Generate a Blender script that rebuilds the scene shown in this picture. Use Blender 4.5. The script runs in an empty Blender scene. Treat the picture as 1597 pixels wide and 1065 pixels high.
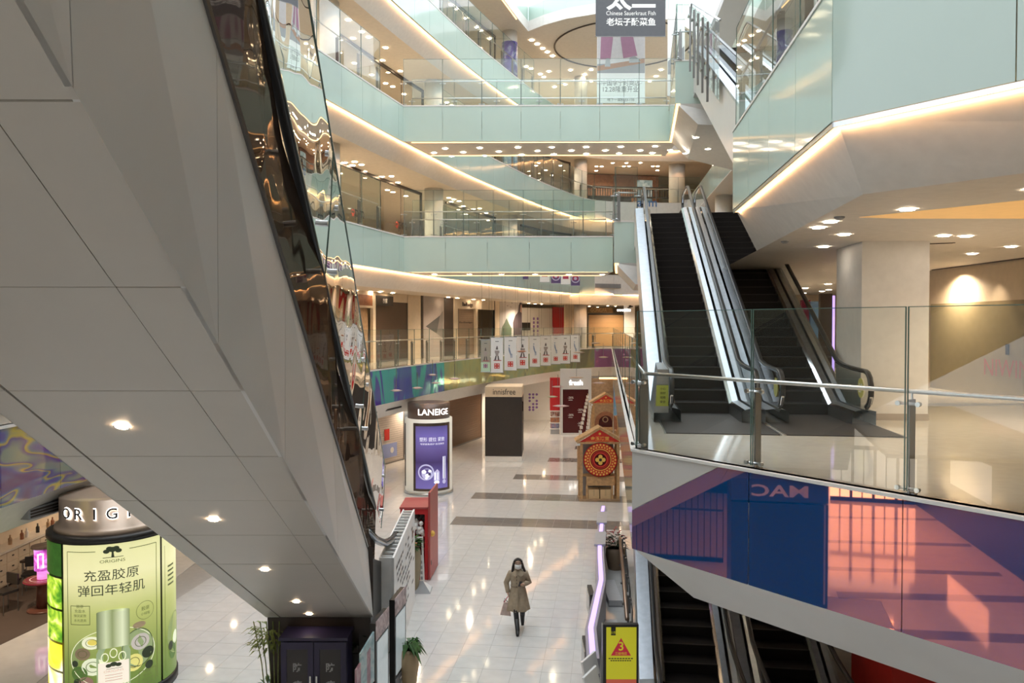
import bpy, bmesh, math, random
from mathutils import Matrix, Vector
random.seed(7)
SC = bpy.context.scene
COL = SC.collection
# ---------------------------------------------------------------- camera, world, exposure
FPX, PITCH, EYE = 1242.0, math.radians(1.222), 7.0
cam_d = bpy.data.cameras.new('camera'); cam_d.lens = FPX * 36.0 / 1597.0; cam_d.sensor_width = 36.0
cam_d.clip_start = 0.05; cam_d.clip_end = 400
cam = bpy.data.objects.new('camera', cam_d); COL.objects.link(cam)
cam.location = (0, 0, EYE); cam.rotation_euler = (math.pi / 2 - PITCH, 0, 0)
SC.camera = cam
W = bpy.data.worlds.new('overcast_skylight'); SC.world = W; W.use_nodes = True
_b = W.node_tree.nodes['Background']; _b.inputs[0].default_value = (0.87, 0.945, 1.0, 1); _b.inputs[1].default_value = 1.7
SC.view_settings.view_transform = 'Standard'; SC.view_settings.look = 'None'
SC.view_settings.gamma = 1.0; SC.view_settings.use_curve_mapping = False
SC.view_settings.exposure = 0.93
SC.cycles.use_denoising = True
SC.cycles.max_bounces = 9; SC.cycles.transparent_max_bounces = 24
SC.cycles.diffuse_bounces = 4; SC.cycles.glossy_bounces = 4
SC.cycles.sample_clamp_indirect = 6.0
SC.cycles.caustics_reflective = False; SC.cycles.caustics_refractive = False
WARM = (1.0, 0.78, 0.55)
COVE = (1.0, 0.66, 0.33)

# ---------------------------------------------------------------- surveying helpers (photo measure -> metres)
CP, SP = math.cos(PITCH), math.sin(PITCH)
def ray(px, py):
    a, b = (px - 798.5) / FPX, (532.5 - py) / FPX
    return Vector((a, CP + b * SP, -SP + b * CP))
def G(px, py, z):
    d = ray(px, py); t = (z - EYE) / d.z
    return Vector((d.x * t, d.y * t, z))
def AT(px, py, Y):
    d = ray(px, py); t = Y / d.y
    return Vector((d.x * t, Y, EYE + d.z * t))

# ---------------------------------------------------------------- materials
MATS = {}
def mat(name, col, rough=0.5, metal=0.0, spec=0.5, emit=None, estr=0.0, noise=0.04, nscale=6.0, bump=0.0, bscale=40.0, coat=0.0):
    if name in MATS: return MATS[name]
    m = bpy.data.materials.new(name); m.use_nodes = True; nt = m.node_tree; p = nt.nodes['Principled BSDF']
    p.inputs['Roughness'].default_value = rough; p.inputs['Metallic'].default_value = metal
    p.inputs['Specular IOR Level'].default_value = spec
    c = (col[0], col[1], col[2], 1)
    p.inputs['Base Color'].default_value = c
    if coat: p.inputs['Coat Weight'].default_value = coat; p.inputs['Coat Roughness'].default_value = 0.05
    if noise:
        tc = nt.nodes.new('ShaderNodeTexCoord'); n = nt.nodes.new('ShaderNodeTexNoise'); n.inputs['Scale'].default_value = nscale
        n.inputs['Detail'].default_value = 3
        r = nt.nodes.new('ShaderNodeValToRGB')
        r.color_ramp.elements[0].position = 0.3; r.color_ramp.elements[1].position = 0.7
        r.color_ramp.elements[0].color = tuple(max(0, v * (1 - noise)) for v in col) + (1,)
        r.color_ramp.elements[1].color = tuple(min(1, v * (1 + noise)) for v in col) + (1,)
        nt.links.new(tc.outputs['Object'], n.inputs['Vector']); nt.links.new(n.outputs['Fac'], r.inputs[0])
        nt.links.new(r.outputs[0], p.inputs['Base Color'])
    if bump:
        tc2 = nt.nodes.new('ShaderNodeTexCoord'); n2 = nt.nodes.new('ShaderNodeTexNoise'); n2.inputs['Scale'].default_value = bscale
        bp = nt.nodes.new('ShaderNodeBump'); bp.inputs['Strength'].default_value = bump; bp.inputs['Distance'].default_value = 0.05
        nt.links.new(tc2.outputs['Object'], n2.inputs['Vector']); nt.links.new(n2.outputs['Fac'], bp.inputs['Height'])
        nt.links.new(bp.outputs[0], p.inputs['Normal'])
    if emit is not None:
        p.inputs['Emission Color'].default_value = (emit[0], emit[1], emit[2], 1); p.inputs['Emission Strength'].default_value = estr
    MATS[name] = m; return m
def glass(name, tint=(0.93, 0.975, 0.955), ior=1.5, body=0.0, bodycol=(0.6, 0.75, 0.7), gloss=1.0, rough=0.0, wav=0.0, wscale=1.5):
    """thin sheet glass: clear tinted transmission, Fresnel reflection, an optional share of diffuse body (dust, tint)"""
    if name in MATS: return MATS[name]
    m = bpy.data.materials.new(name); m.use_nodes = True; nt = m.node_tree; nt.nodes.clear()
    out = nt.nodes.new('ShaderNodeOutputMaterial')
    tr = nt.nodes.new('ShaderNodeBsdfTransparent'); tr.inputs[0].default_value = (*tint, 1)
    gl = nt.nodes.new('ShaderNodeBsdfGlossy'); gl.inputs[0].default_value = (gloss, gloss, gloss, 1); gl.inputs['Roughness'].default_value = rough
    fr = nt.nodes.new('ShaderNodeFresnel'); fr.inputs[0].default_value = ior
    mx = nt.nodes.new('ShaderNodeMixShader')
    src = tr
    if body:
        df = nt.nodes.new('ShaderNodeBsdfDiffuse'); df.inputs[0].default_value = (*bodycol, 1)
        m2 = nt.nodes.new('ShaderNodeMixShader'); m2.inputs[0].default_value = body
        nt.links.new(tr.outputs[0], m2.inputs[1]); nt.links.new(df.outputs[0], m2.inputs[2]); src = m2
    if wav:
        tc = nt.nodes.new('ShaderNodeTexCoord'); n = nt.nodes.new('ShaderNodeTexNoise'); n.inputs['Scale'].default_value = wscale
        n.inputs['Detail'].default_value = 1
        bp = nt.nodes.new('ShaderNodeBump'); bp.inputs['Strength'].default_value = wav; bp.inputs['Distance'].default_value = 0.1
        nt.links.new(tc.outputs['Object'], n.inputs['Vector']); nt.links.new(n.outputs['Fac'], bp.inputs['Height'])
        nt.links.new(bp.outputs[0], gl.inputs['Normal']); nt.links.new(bp.outputs[0], fr.inputs['Normal'])
    nt.links.new(fr.outputs[0], mx.inputs[0]); nt.links.new(src.outputs[0], mx.inputs[1]); nt.links.new(gl.outputs[0], mx.inputs[2])
    nt.links.new(mx.outputs[0], out.inputs[0])
    MATS[name] = m; return m
def film(name, base, gl, fac, rough=0.03, tint=None, through=0.0, wav=0.0):
    """dichroic decorative film on glass: coloured body, coloured mirror, some see-through"""
    if name in MATS: return MATS[name]
    m = bpy.data.materials.new(name); m.use_nodes = True; nt = m.node_tree; nt.nodes.clear()
    out = nt.nodes.new('ShaderNodeOutputMaterial')
    df = nt.nodes.new('ShaderNodeBsdfDiffuse'); df.inputs[0].default_value = (*base, 1)
    g = nt.nodes.new('ShaderNodeBsdfGlossy'); g.inputs[0].default_value = (*gl, 1); g.inputs['Roughness'].default_value = rough
    src = df
    if through:
        tr = nt.nodes.new('ShaderNodeBsdfTransparent'); tr.inputs[0].default_value = (*(tint or base), 1)
        m2 = nt.nodes.new('ShaderNodeMixShader'); m2.inputs[0].default_value = through
        nt.links.new(df.outputs[0], m2.inputs[1]); nt.links.new(tr.outputs[0], m2.inputs[2]); src = m2
    if wav:
        tc = nt.nodes.new('ShaderNodeTexCoord'); n = nt.nodes.new('ShaderNodeTexNoise'); n.inputs['Scale'].default_value = 1.2
        n.inputs['Detail'].default_value = 1
        bp = nt.nodes.new('ShaderNodeBump'); bp.inputs['Strength'].default_value = wav; bp.inputs['Distance'].default_value = 0.05
        nt.links.new(tc.outputs['Object'], n.inputs['Vector']); nt.links.new(n.outputs['Fac'], bp.inputs['Height'])
        nt.links.new(bp.outputs[0], g.inputs['Normal'])
    mx = nt.nodes.new('ShaderNodeMixShader'); mx.inputs[0].default_value = fac
    nt.links.new(src.outputs[0], mx.inputs[1]); nt.links.new(g.outputs[0], mx.inputs[2]); nt.links.new(mx.outputs[0], out.inputs[0])
    MATS[name] = m; return m
def emis(name, col, s):
    return mat(name, tuple(min(1, c) for c in col), 0.5, emit=col, estr=s, noise=0)
def ramp_mat(name, stops, axis='Z', estr=0.0, rough=0.3, coord='Generated'):
    """printed or backlit sheet with a colour gradient along one axis of the sheet"""
    if name in MATS: return MATS[name]
    m = bpy.data.materials.new(name); m.use_nodes = True; nt = m.node_tree; p = nt.nodes['Principled BSDF']
    tc = nt.nodes.new('ShaderNodeTexCoord'); sx = nt.nodes.new('ShaderNodeSeparateXYZ'); r = nt.nodes.new('ShaderNodeValToRGB')
    nt.links.new(tc.outputs[coord], sx.inputs[0]); nt.links.new(sx.outputs[axis], r.inputs[0])
    els = r.color_ramp.elements
    while len(els) < len(stops): els.new(0.5)
    for e, (pos, c) in zip(els, stops): e.position = pos; e.color = (*c, 1)
    nt.links.new(r.outputs[0], p.inputs['Base Color']); p.inputs['Roughness'].default_value = rough
    if estr:
        nt.links.new(r.outputs[0], p.inputs['Emission Color']); p.inputs['Emission Strength'].default_value = estr
    MATS[name] = m; return m
def blotch_mat(name, cols, scale=3.0, estr=0.0, rough=0.3, detail=2.0, dist=1.5):
    """printed picture of blurred colour patches"""
    if name in MATS: return MATS[name]
    m = bpy.data.materials.new(name); m.use_nodes = True; nt = m.node_tree; p = nt.nodes['Principled BSDF']
    tc = nt.nodes.new('ShaderNodeTexCoord'); n = nt.nodes.new('ShaderNodeTexNoise'); n.inputs['Scale'].default_value = scale
    n.inputs['Detail'].default_value = detail; n.inputs['Distortion'].default_value = dist
    r = nt.nodes.new('ShaderNodeValToRGB'); els = r.color_ramp.elements
    while len(els) < len(cols): els.new(0.5)
    for k, (e, c) in enumerate(zip(els, cols)): e.position = 0.3 + 0.4 * k / max(1, len(cols) - 1); e.color = (*c, 1)
    nt.links.new(tc.outputs['Object'], n.inputs['Vector']); nt.links.new(n.outputs['Fac'], r.inputs[0])
    nt.links.new(r.outputs[0], p.inputs['Base Color']); p.inputs['Roughness'].default_value = rough
    if estr:
        nt.links.new(r.outputs[0], p.inputs['Emission Color']); p.inputs['Emission Strength'].default_value = estr
    MATS[name] = m; return m

M = dict(
    white=mat('white_paint', (0.74, 0.715, 0.685), 0.45), panel=mat('white_metal_panel', (0.60, 0.58, 0.565), 0.32, noise=0.02, nscale=2),
    soffit=mat('soffit_paint', (0.72, 0.68, 0.63), 0.5), warmwall=mat('beige_shop_wall', (0.62, 0.52, 0.38), 0.5),
    cream=mat('cream_shop_wall', (0.72, 0.60, 0.46), 0.5), ceil=mat('shop_ceiling_paint', (0.70, 0.62, 0.52), 0.6),
    mint=mat('mint_glass', (0.495, 0.605, 0.545), 0.08, spec=0.6, noise=0.02, nscale=1.0), 
    tile=mat('polished_white_tile', (0.70, 0.685, 0.665), 0.07, spec=0.7, noise=0.05, nscale=3), tiledark=mat('polished_grey_tile', (0.26, 0.235, 0.215), 0.08, spec=0.7, noise=0.1, nscale=5),
    grout=mat('grout', (0.42, 0.40, 0.38), 0.6), upfloor=mat('polished_upper_floor', (0.66, 0.62, 0.54), 0.08, spec=0.6),
    steel=mat('brushed_steel', (0.56, 0.57, 0.58), 0.28, 1.0, noise=0.06, nscale=20), deck=mat('satin_steel_deck', (0.44, 0.47, 0.51), 0.34, 1.0, noise=0.08, nscale=8),
    post=mat('dark_steel_post', (0.25, 0.245, 0.24), 0.35, 0.8), chrome=mat('chrome', (0.75, 0.75, 0.76), 0.1, 1.0),
    rubber=mat('black_rubber', (0.018, 0.017, 0.018), 0.3), step=mat('black_step_metal', (0.013, 0.009, 0.008), 0.5, 0.0, spec=0.25), stepedge=mat('worn_step_nosing', (0.045, 0.038, 0.035), 0.35, 0.4),
    black=mat('black_panel', (0.02, 0.018, 0.018), 0.4), char=mat('charcoal_panel', (0.035, 0.028, 0.026), 0.5), dark=mat('dark_brown', (0.05, 0.035, 0.028), 0.45),
    wood=mat('pine_wood', (0.50, 0.30, 0.14), 0.5, noise=0.25, nscale=9), tan=mat('tan_wood', (0.40, 0.26, 0.15), 0.5, noise=0.2, nscale=7), brownw=mat('red_brown_wood', (0.30, 0.12, 0.06), 0.45, noise=0.2),
    red=mat('red_lacquer', (0.52, 0.02, 0.025), 0.35), redp=mat('red_print', (0.60, 0.03, 0.02), 0.5), gold=mat('yellow_print', (0.85, 0.52, 0.10), 0.5),
    maroon=mat('maroon_panel', (0.075, 0.008, 0.01), 0.25), wpaper=mat('white_print', (0.82, 0.80, 0.78), 0.5, noise=0.01), kprint=mat('black_print', (0.02, 0.02, 0.022), 0.5, noise=0),
    grey=mat('grey_print', (0.33, 0.33, 0.34), 0.5), leaf=mat('leaf_green', (0.045, 0.12, 0.025), 0.4, noise=0.35, nscale=14), leafl=mat('light_leaf', (0.22, 0.26, 0.07), 0.45, noise=0.3, nscale=14),
    clear=glass('clear_glass'), tall=glass('green_edge_glass', (0.88, 0.95, 0.925), body=0.03), shopglass=glass('shop_glass', (0.95, 0.97, 0.955)),
    edge=mat('glass_edge', (0.10, 0.17, 0.15), 0.2), lens=emis('downlight_lens', (1.0, 0.80, 0.56), 30.0), lensc=emis('cool_downlight_lens', (1.0, 0.88, 0.72), 22.0),
    cove=emis('cove_led', (1.0, 0.60, 0.26), 1.6), whiteglow=emis('white_sign_glow', (1.0, 0.97, 0.93), 2.2), led=emis('violet_led', (0.52, 0.36, 0.95), 0.72),
)

# ---------------------------------------------------------------- mesh builder
TEXT_CACHE = {}
def text_polys(s, extrude=0.0, bold=0.0):
    """flat outline mesh of a line of text, height-normalised: verts (x, y), faces"""
    key = (s, bold)
    if key in TEXT_CACHE: return TEXT_CACHE[key]
    cu = bpy.data.curves.new('t', 'FONT'); cu.body = s; cu.size = 1.0; cu.resolution_u = 3; cu.offset = bold
    ob = bpy.data.objects.new('t', cu); COL.objects.link(ob)
    dg = bpy.context.evaluated_depsgraph_get(); me = bpy.data.meshes.new_from_object(ob.evaluated_get(dg))
    vs = [(v.co.x, v.co.y) for v in me.vertices]; fs = [tuple(p.vertices) for p in me.polygons]
    bpy.data.objects.remove(ob); bpy.data.curves.remove(cu); bpy.data.meshes.remove(me)
    if vs:
        x0 = min(v[0] for v in vs); x1 = max(v[0] for v in vs); y0 = min(v[1] for v in vs); y1 = max(v[1] for v in vs)
    else: x0 = y0 = 0; x1 = y1 = 1
    TEXT_CACHE[key] = (vs, fs, x0, x1, y0, y1); return TEXT_CACHE[key]

class Frame:
    """a flat working surface: origin, u to the viewer's right, v up, n to the viewer"""
    def __init__(s, o, u, v=(0, 0, 1)):
        s.o = Vector(o); s.u = Vector(u).normalized(); s.v = Vector(v).normalized(); s.n = s.u.cross(s.v).normalized()
    def pt(s, u, v, d=0.0): return s.o + s.u * u + s.v * v + s.n * d
    def px(s, px, py):
        r = ray(px, py); c = Vector((0, 0, EYE)); t = (s.o - c).dot(s.n) / r.dot(s.n); w = c + r * t - s.o
        return w.dot(s.u), w.dot(s.v)
    curved = False
def between(a, b, z):
    A = Vector((a[0], a[1], z)); B = Vector((b[0], b[1], z)); f = Frame(A, B - A); f.w = (B - A).length; return f
class Drum:
    """a curved working surface: u runs along the arc to the viewer's right, from the side that faces azimuth a0"""
    def __init__(s, c, r, a0=-math.pi / 2, ry=None): s.c = Vector(c); s.r = r; s.ry = ry or r; s.a0 = a0
    def pt(s, u, v, d=0.0):
        a = s.a0 + u / s.r
        return Vector((s.c.x + (s.r + d) * math.cos(a), s.c.y + (s.ry + d) * math.sin(a), s.c.z + v))
    curved = True

class MB:
    def __init__(s): s.v = []; s.f = []; s.mi = []; s.mats = []; s.cur = 0; s.sm = []; s.smooth = False
    def m(s, material):
        if material not in s.mats: s.mats.append(material)
        s.cur = s.mats.index(material); return s
    def add(s, vs, fs):
        b = len(s.v); s.v += [tuple(v) for v in vs]
        for f in fs: s.f.append(tuple(i + b for i in f)); s.mi.append(s.cur); s.sm.append(s.smooth)
        return s
    def hexa(s, p):
        return s.add(p, [(0, 3, 2, 1), (4, 5, 6, 7), (0, 1, 5, 4), (1, 2, 6, 5), (2, 3, 7, 6), (3, 0, 4, 7)])
    def box(s, x0, x1, y0, y1, z0, z1):
        return s.hexa([(x0, y0, z0), (x1, y0, z0), (x1, y1, z0), (x0, y1, z0), (x0, y0, z1), (x1, y0, z1), (x1, y1, z1), (x0, y1, z1)])
    def fbox(s, F, u0, u1, v0, v1, d0, d1, nu=1):
        for k in range(nu):
            a, b = u0 + (u1 - u0) * k / nu, u0 + (u1 - u0) * (k + 1) / nu
            s.hexa([F.pt(a, v0, d1), F.pt(b, v0, d1), F.pt(b, v0, d0), F.pt(a, v0, d0), F.pt(a, v1, d1), F.pt(b, v1, d1), F.pt(b, v1, d0), F.pt(a, v1, d0)])
        return s
    def fpoly(s, F, pts, d=0.002):
        return s.add([F.pt(u, v, d) for u, v in pts], [tuple(range(len(pts)))])
    def fquad(s, F, u0, u1, v0, v1, d=0.002, nu=1):
        for k in range(nu):
            a, b = u0 + (u1 - u0) * k / nu, u0 + (u1 - u0) * (k + 1) / nu
            s.fpoly(F, [(a, v0), (b, v0), (b, v1), (a, v1)], d)
        return s
    def fring(s, F, u, v, r0, r1, d=0.002, n=24, sy=1.0, a0=0.0, a1=2 * math.pi):
        vs, fs = [], []
        for k in range(n + 1):
            a = a0 + (a1 - a0) * k / n; c, q = math.cos(a), math.sin(a) * sy
            vs += [F.pt(u + r0 * c, v + r0 * q, d), F.pt(u + r1 * c, v + r1 * q, d)]
        for k in range(n): fs.append((2 * k, 2 * k + 1, 2 * k + 3, 2 * k + 2))
        return s.add(vs, fs)
    def fdisc(s, F, u, v, r, d=0.002, n=20, sy=1.0):
        vs = [F.pt(u + r * math.cos(2 * math.pi * k / n), v + r * sy * math.sin(2 * math.pi * k / n), d) for k in range(n)]
        return s.add(vs, [tuple(range(n))])
    def text(s, F, t, u, v, size, d=0.003, align='c', width=None, bold=0.0, depth=0.0, flip=False):
        """line of text: size = height of the tallest glyph box; centred on (u, v)"""
        vs, fs, x0, x1, y0, y1 = text_polys(t, bold=bold)
        k = size / max(1e-6, (y1 - y0)); kx = k if width is None else width / max(1e-6, x1 - x0)
        if flip: kx = -kx
        cx = (x0 + x1) / 2 if align == 'c' else x0
        P = [F.pt(u + (x - cx) * kx, v + (y - (y0 + y1) / 2) * k, d) for x, y in vs]
        s.add(P, fs)
        if depth:
            P2 = [F.pt(u + (x - cx) * kx, v + (y - (y0 + y1) / 2) * k, d - depth) for x, y in vs]
            ed = {}
            for f in fs:
                for i in range(len(f)):
                    e = (f[i], f[(i + 1) % len(f)]); ed[e] = ed.get(e, 0) + 1
            n = len(P); side = [(a, b, b + n, a + n) for (a, b) in ed if (b, a) not in ed]
            s.add(P + P2, side)
        return s
    def tube(s, pts, r, n=8, closed=False, ry=None):
        pts = [Vector(p) for p in pts]; N = len(pts); vs, fs = [], []; up = Vector((0, 0, 1))
        for i, p in enumerate(pts):
            a = pts[i - 1] if (i or closed) else pts[i]; b = pts[(i + 1) % N] if (i < N - 1 or closed) else pts[i]
            t = (b - a).normalized()
            if i == 0: e1 = t.cross(up if abs(t.z) < 0.9 else Vector((0, 1, 0))).normalized()
            else: e1 = (e1 - t * e1.dot(t)).normalized()
            e2 = e1.cross(t).normalized()
            rr = r[i] if isinstance(r, (list, tuple)) else r
            for k in range(n):
                an = 2 * math.pi * k / n; vs.append(p + e1 * rr * math.cos(an) + e2 * (ry or rr) * math.sin(an))
        for i in range(N if closed else N - 1):
            j = (i + 1) % N
            for k in range(n): fs.append((i * n + k, i * n + (k + 1) % n, j * n + (k + 1) % n, j * n + k))
        if not closed: fs.append(tuple(range(n - 1, -1, -1))); fs.append(tuple((N - 1) * n + k for k in range(n)))
        return s.add(vs, fs)
    def ribbon(s, pts, side, w, t):
        """strip of width w (along side) and thickness t swept along pts: handrails"""
        pts = [Vector(p) for p in pts]; S = Vector(side).normalized(); N = len(pts); vs, fs = [], []
        for i in range(N):
            a = pts[max(0, i - 1)]; b = pts[min(N - 1, i + 1)]; tg = (b - a).normalized(); nn = S.cross(tg).normalized()
            for (x, y) in ((-.5, -.35), (-.3, -.5), (.3, -.5), (.5, -.35), (.5, .35), (.3, .5), (-.3, .5), (-.5, .35)):
                vs.append(pts[i] + S * w * x + nn * t * y)
        for i in range(N - 1):
            for k in range(8): fs.append((i * 8 + k, i * 8 + (k + 1) % 8, (i + 1) * 8 + (k + 1) % 8, (i + 1) * 8 + k))
        fs.append(tuple(range(7, -1, -1))); fs.append(tuple((N - 1) * 8 + k for k in range(8)))
        return s.add(vs, fs)
    def lathe(s, c, prof, n=20, sx=1.0, sy=1.0):
        vs, fs = [], []
        for r, z in prof:
            for k in range(n):
                a = 2 * math.pi * k / n; vs.append((c[0] + r * sx * math.cos(a), c[1] + r * sy * math.sin(a), c[2] + z))
        for i in range(len(prof) - 1):
            for k in range(n): fs.append((i * n + k, i * n + (k + 1) % n, (i + 1) * n + (k + 1) % n, (i + 1) * n + k))
        fs.append(tuple(range(n - 1, -1, -1))); fs.append(tuple((len(prof) - 1) * n + k for k in range(n)))
        return s.add(vs, fs)
    def prism(s, poly, z0, z1):
        n = len(poly); vs = [(x, y, z0) for x, y in poly] + [(x, y, z1) for x, y in poly]
        return s.add(vs, [tuple(range(n - 1, -1, -1)), tuple(range(n, 2 * n))] + [(k, (k + 1) % n, n + (k + 1) % n, n + k) for k in range(n)])
    def ball(s, c, r, n=10, m=6, sz=1.0):
        prof = [(r * math.sin(math.pi * (i + .02) / (m + .04)), -r * sz * math.cos(math.pi * (i + .02) / (m + .04))) for i in range(m + 1)]
        return s.lathe(c, prof, n)
    def loft(s, rings):
        n = len(rings[0]); vs = [p for r in rings for p in r]; fs = []
        for i in range(len(rings) - 1):
            for k in range(n): fs.append((i * n + k, i * n + (k + 1) % n, (i + 1) * n + (k + 1) % n, (i + 1) * n + k))
        fs.append(tuple(range(n - 1, -1, -1))); fs.append(tuple((len(rings) - 1) * n + k for k in range(n)))
        return s.add(vs, fs)
    def mesh(s, name):
        me = bpy.data.meshes.new(name); me.from_pydata(s.v, [], s.f); me.update()
        for mt in s.mats: me.materials.append(mt)
        if len(s.mats) > 1 or True: me.polygons.foreach_set('material_index', s.mi)
        me.polygons.foreach_set('use_smooth', s.sm)
        return me
    def build(s, name, parent=None, **props):
        """vertices are given in metres of the place; the object is hung under its parent"""
        me = s.mesh(name); o = bpy.data.objects.new(name, me); COL.objects.link(o)
        if parent is not None:
            o.parent = parent; o.matrix_parent_inverse = WORLD[parent.name].inverted()
        WORLD[o.name] = Matrix.Identity(4)
        for k, v in props.items(): o[k] = v
        return o
WORLD = {}
def thing(name, loc, label, cat, group=None, rz=0.0):
    o = bpy.data.objects.new(name, None); COL.objects.link(o); o.empty_display_size = 0.2
    o.location = loc; o.rotation_euler = (0, 0, rz)
    WORLD[o.name] = Matrix.Translation(Vector(loc)) @ Matrix.Rotation(rz, 4, 'Z')
    o['label'] = label; o['category'] = cat
    if group: o['group'] = group
    return o
def tag(o, label, cat, group=None):
    o['label'] = label; o['category'] = cat
    if group: o['group'] = group
    return o
def struct(mb, name): return mb.build(name, None, kind='structure')
def holder(name, loc=(0, 0, 0)):
    o = bpy.data.objects.new(name, None); COL.objects.link(o); o.location = loc; WORLD[o.name] = Matrix.Translation(Vector(loc)); o['kind'] = 'structure'; return o
def inst(name, me, mw, parent):
    o = bpy.data.objects.new(name, me); COL.objects.link(o); o.parent = parent
    o.matrix_parent_inverse = WORLD[parent.name].inverted(); o.matrix_basis = mw; WORLD[o.name] = mw; return o
def copy_tree(o, parent=None):
    c = o.copy(); COL.objects.link(c)
    if parent is not None: c.parent = parent
    for ch in list(o.children): copy_tree(ch, c)
    return c

# ---------------------------------------------------------------- plan of the atrium
LV = {1: 0.0, 2: 5.3, 3: 10.6, 4: 15.9, 5: 21.2, 6: 26.5}
CTRL = [(-8.75, 2), (-8.72, 6), (-8.6, 10.5), (-8.45, 15), (-7.75, 19.5), (-6.7, 24.2), (-5.55, 28.5), (-4.4, 32.6), (-2.48, 38.7), (-.65, 43.7), (2.0, 50.2), (4.95, 56.0), (6.6, 57.6), (9.5, 58.3), (13.0, 58.5), (17, 58.6)]
def catmull(P, step):
    out = []
    for i in range(len(P) - 1):
        p0 = Vector(P[max(0, i - 1)]); p1 = Vector(P[i]); p2 = Vector(P[i + 1]); p3 = Vector(P[min(len(P) - 1, i + 2)])
        for k in range(24):
            t = k / 24
            out.append(.5 * ((2 * p1) + (-p0 + p2) * t + (2 * p0 - 5 * p1 + 4 * p2 - p3) * t * t + (-p0 + 3 * p1 - 3 * p2 + p3) * t ** 3))
    out.append(Vector(P[-1]))
    res = [out[0]]; acc = 0; 
    L = sum((out[i + 1] - out[i]).length for i in range(len(out) - 1)); n = max(1, round(L / step)); st = L / n; need = st
    for i in range(len(out) - 1):
        a, b = out[i], out[i + 1]; l = (b - a).length
        while need <= l + 1e-9 and len(res) < n:
            res.append(a + (b - a) * (need / l if l else 0)); need += st
        need -= l
    res.append(out[-1]); return res
EDGE = catmull(CTRL, 1.62)
def normals(P):
    R = []
    for i in range(len(P)):
        a = P[max(0, i - 1)]; b = P[min(len(P) - 1, i + 1)]; t = (b - a).normalized(); R.append(Vector((-t.y, t.x)))
    return R
ENORM = normals(EDGE)
def offset(o): return [p + n * o for p, n in zip(EDGE, ENORM)]
def on_curve(o, px):
    """point where the sight line of photo column px meets the balcony curve set back by o metres"""
    k = (px - 798.5) / FPX; P = offset(o)
    best = None
    for i in range(len(P) - 1):
        f0 = P[i].x - k * P[i].y; f1 = P[i + 1].x - k * P[i + 1].y
        if f0 <= 0 <= f1 or f1 <= 0 <= f0:
            t = f0 / (f0 - f1) if f0 != f1 else 0; q = P[i] + (P[i + 1] - P[i]) * t
            if best is None or q.y > best.y: best = q
    return best
def facade(o, px0, px1, z): return between(on_curve(o, px0), on_curve(o, px1), z)
# ================================================================ SETTING
# ---- ground floor: grout bed and polished tiles
TA = math.radians(7.0); TU = Vector((math.cos(TA), -math.sin(TA), 0)); TT = Vector((math.sin(TA), math.cos(TA), 0))
TS = 0.60
def lat(i, j): return Vector((1.14, 15.41, 0)) + TU * (i * TS) + TT * (1.62 + j * TS)
mb = MB(); mb.m(M['grout']).box(-40, 24, -12, 90, -0.30, -0.008)
floor = struct(mb, 'floor')
far = MB(); far.m(M['tile']).box(-40, -9.3, -12, 90, -0.009, 0.0); far.box(8.4, 24, -12, 90, -0.009, 0.0); far.box(-9.3, 8.4, 62, 90, -0.009, 0); far.box(-9.3, 8.4, -12, 6, -0.009, 0)
far.build('floor_slab', floor)
bandrows = []
for (px, py) in ((850, 774), (850, 816), (850, 744), (870, 717), (890, 697)):
    p = G(px, py, 0) - lat(0, 0); bandrows.append(p.dot(TT) / TS)
def is_band(i, j):
    t = j + .5
    for q, r in enumerate(bandrows):
        if abs(t - r) < 1.01: return i > (-9, -9, -7, -5, -3)[q]
    return False
tiles = []
for i in range(-17, 13):
    for j in range(-16, 76):
        c = lat(i + .5, j + .5)
        if not (-9.3 < c.x < 8.4 and 6 < c.y < 62): continue
        tiles.append((i, j, c))
tm = {}
for key, mt in (('w', M['tile']), ('d', M['tiledark'])):
    b = MB().m(mt); h = TS / 2 - 0.0035
    b.hexa([Vector((0, 0, z)) + TU * x + TT * y for z in (-0.008, 0.0) for x, y in ((-h, -h), (h, -h), (h, h), (-h, h))]); tm[key] = b.mesh('tile')
def seen_tile(c):
    k = 798.5 + FPX * c.x / c.y; y = 506 + 7 * FPX / c.y
    return (((250 < k < 440 and y > 885) or (628 < k < 930 and y > 690)) and y < 1085)
near = sorted([t for t in tiles if seen_tile(t[2])], key=lambda t: t[2].y)[:300]
ns = set((i, j) for i, j, c in near)
for i, j, c in near: inst('tile', tm['d' if is_band(i, j) else 'w'], Matrix.Translation(c), floor)
rest = MB()
for i, j, c in tiles:
    if (i, j) in ns: continue
    rest.m(M['tiledark'] if is_band(i, j) else M['tile']); h = TS / 2 - 0.0035
    rest.hexa([c + Vector((0, 0, z)) + TU * x + TT * y for z in (-0.008, 0.0) for x, y in ((-h, -h), (h, -h), (h, h), (-h, h))])
rest.build('tile_field', floor, kind='stuff')

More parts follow.
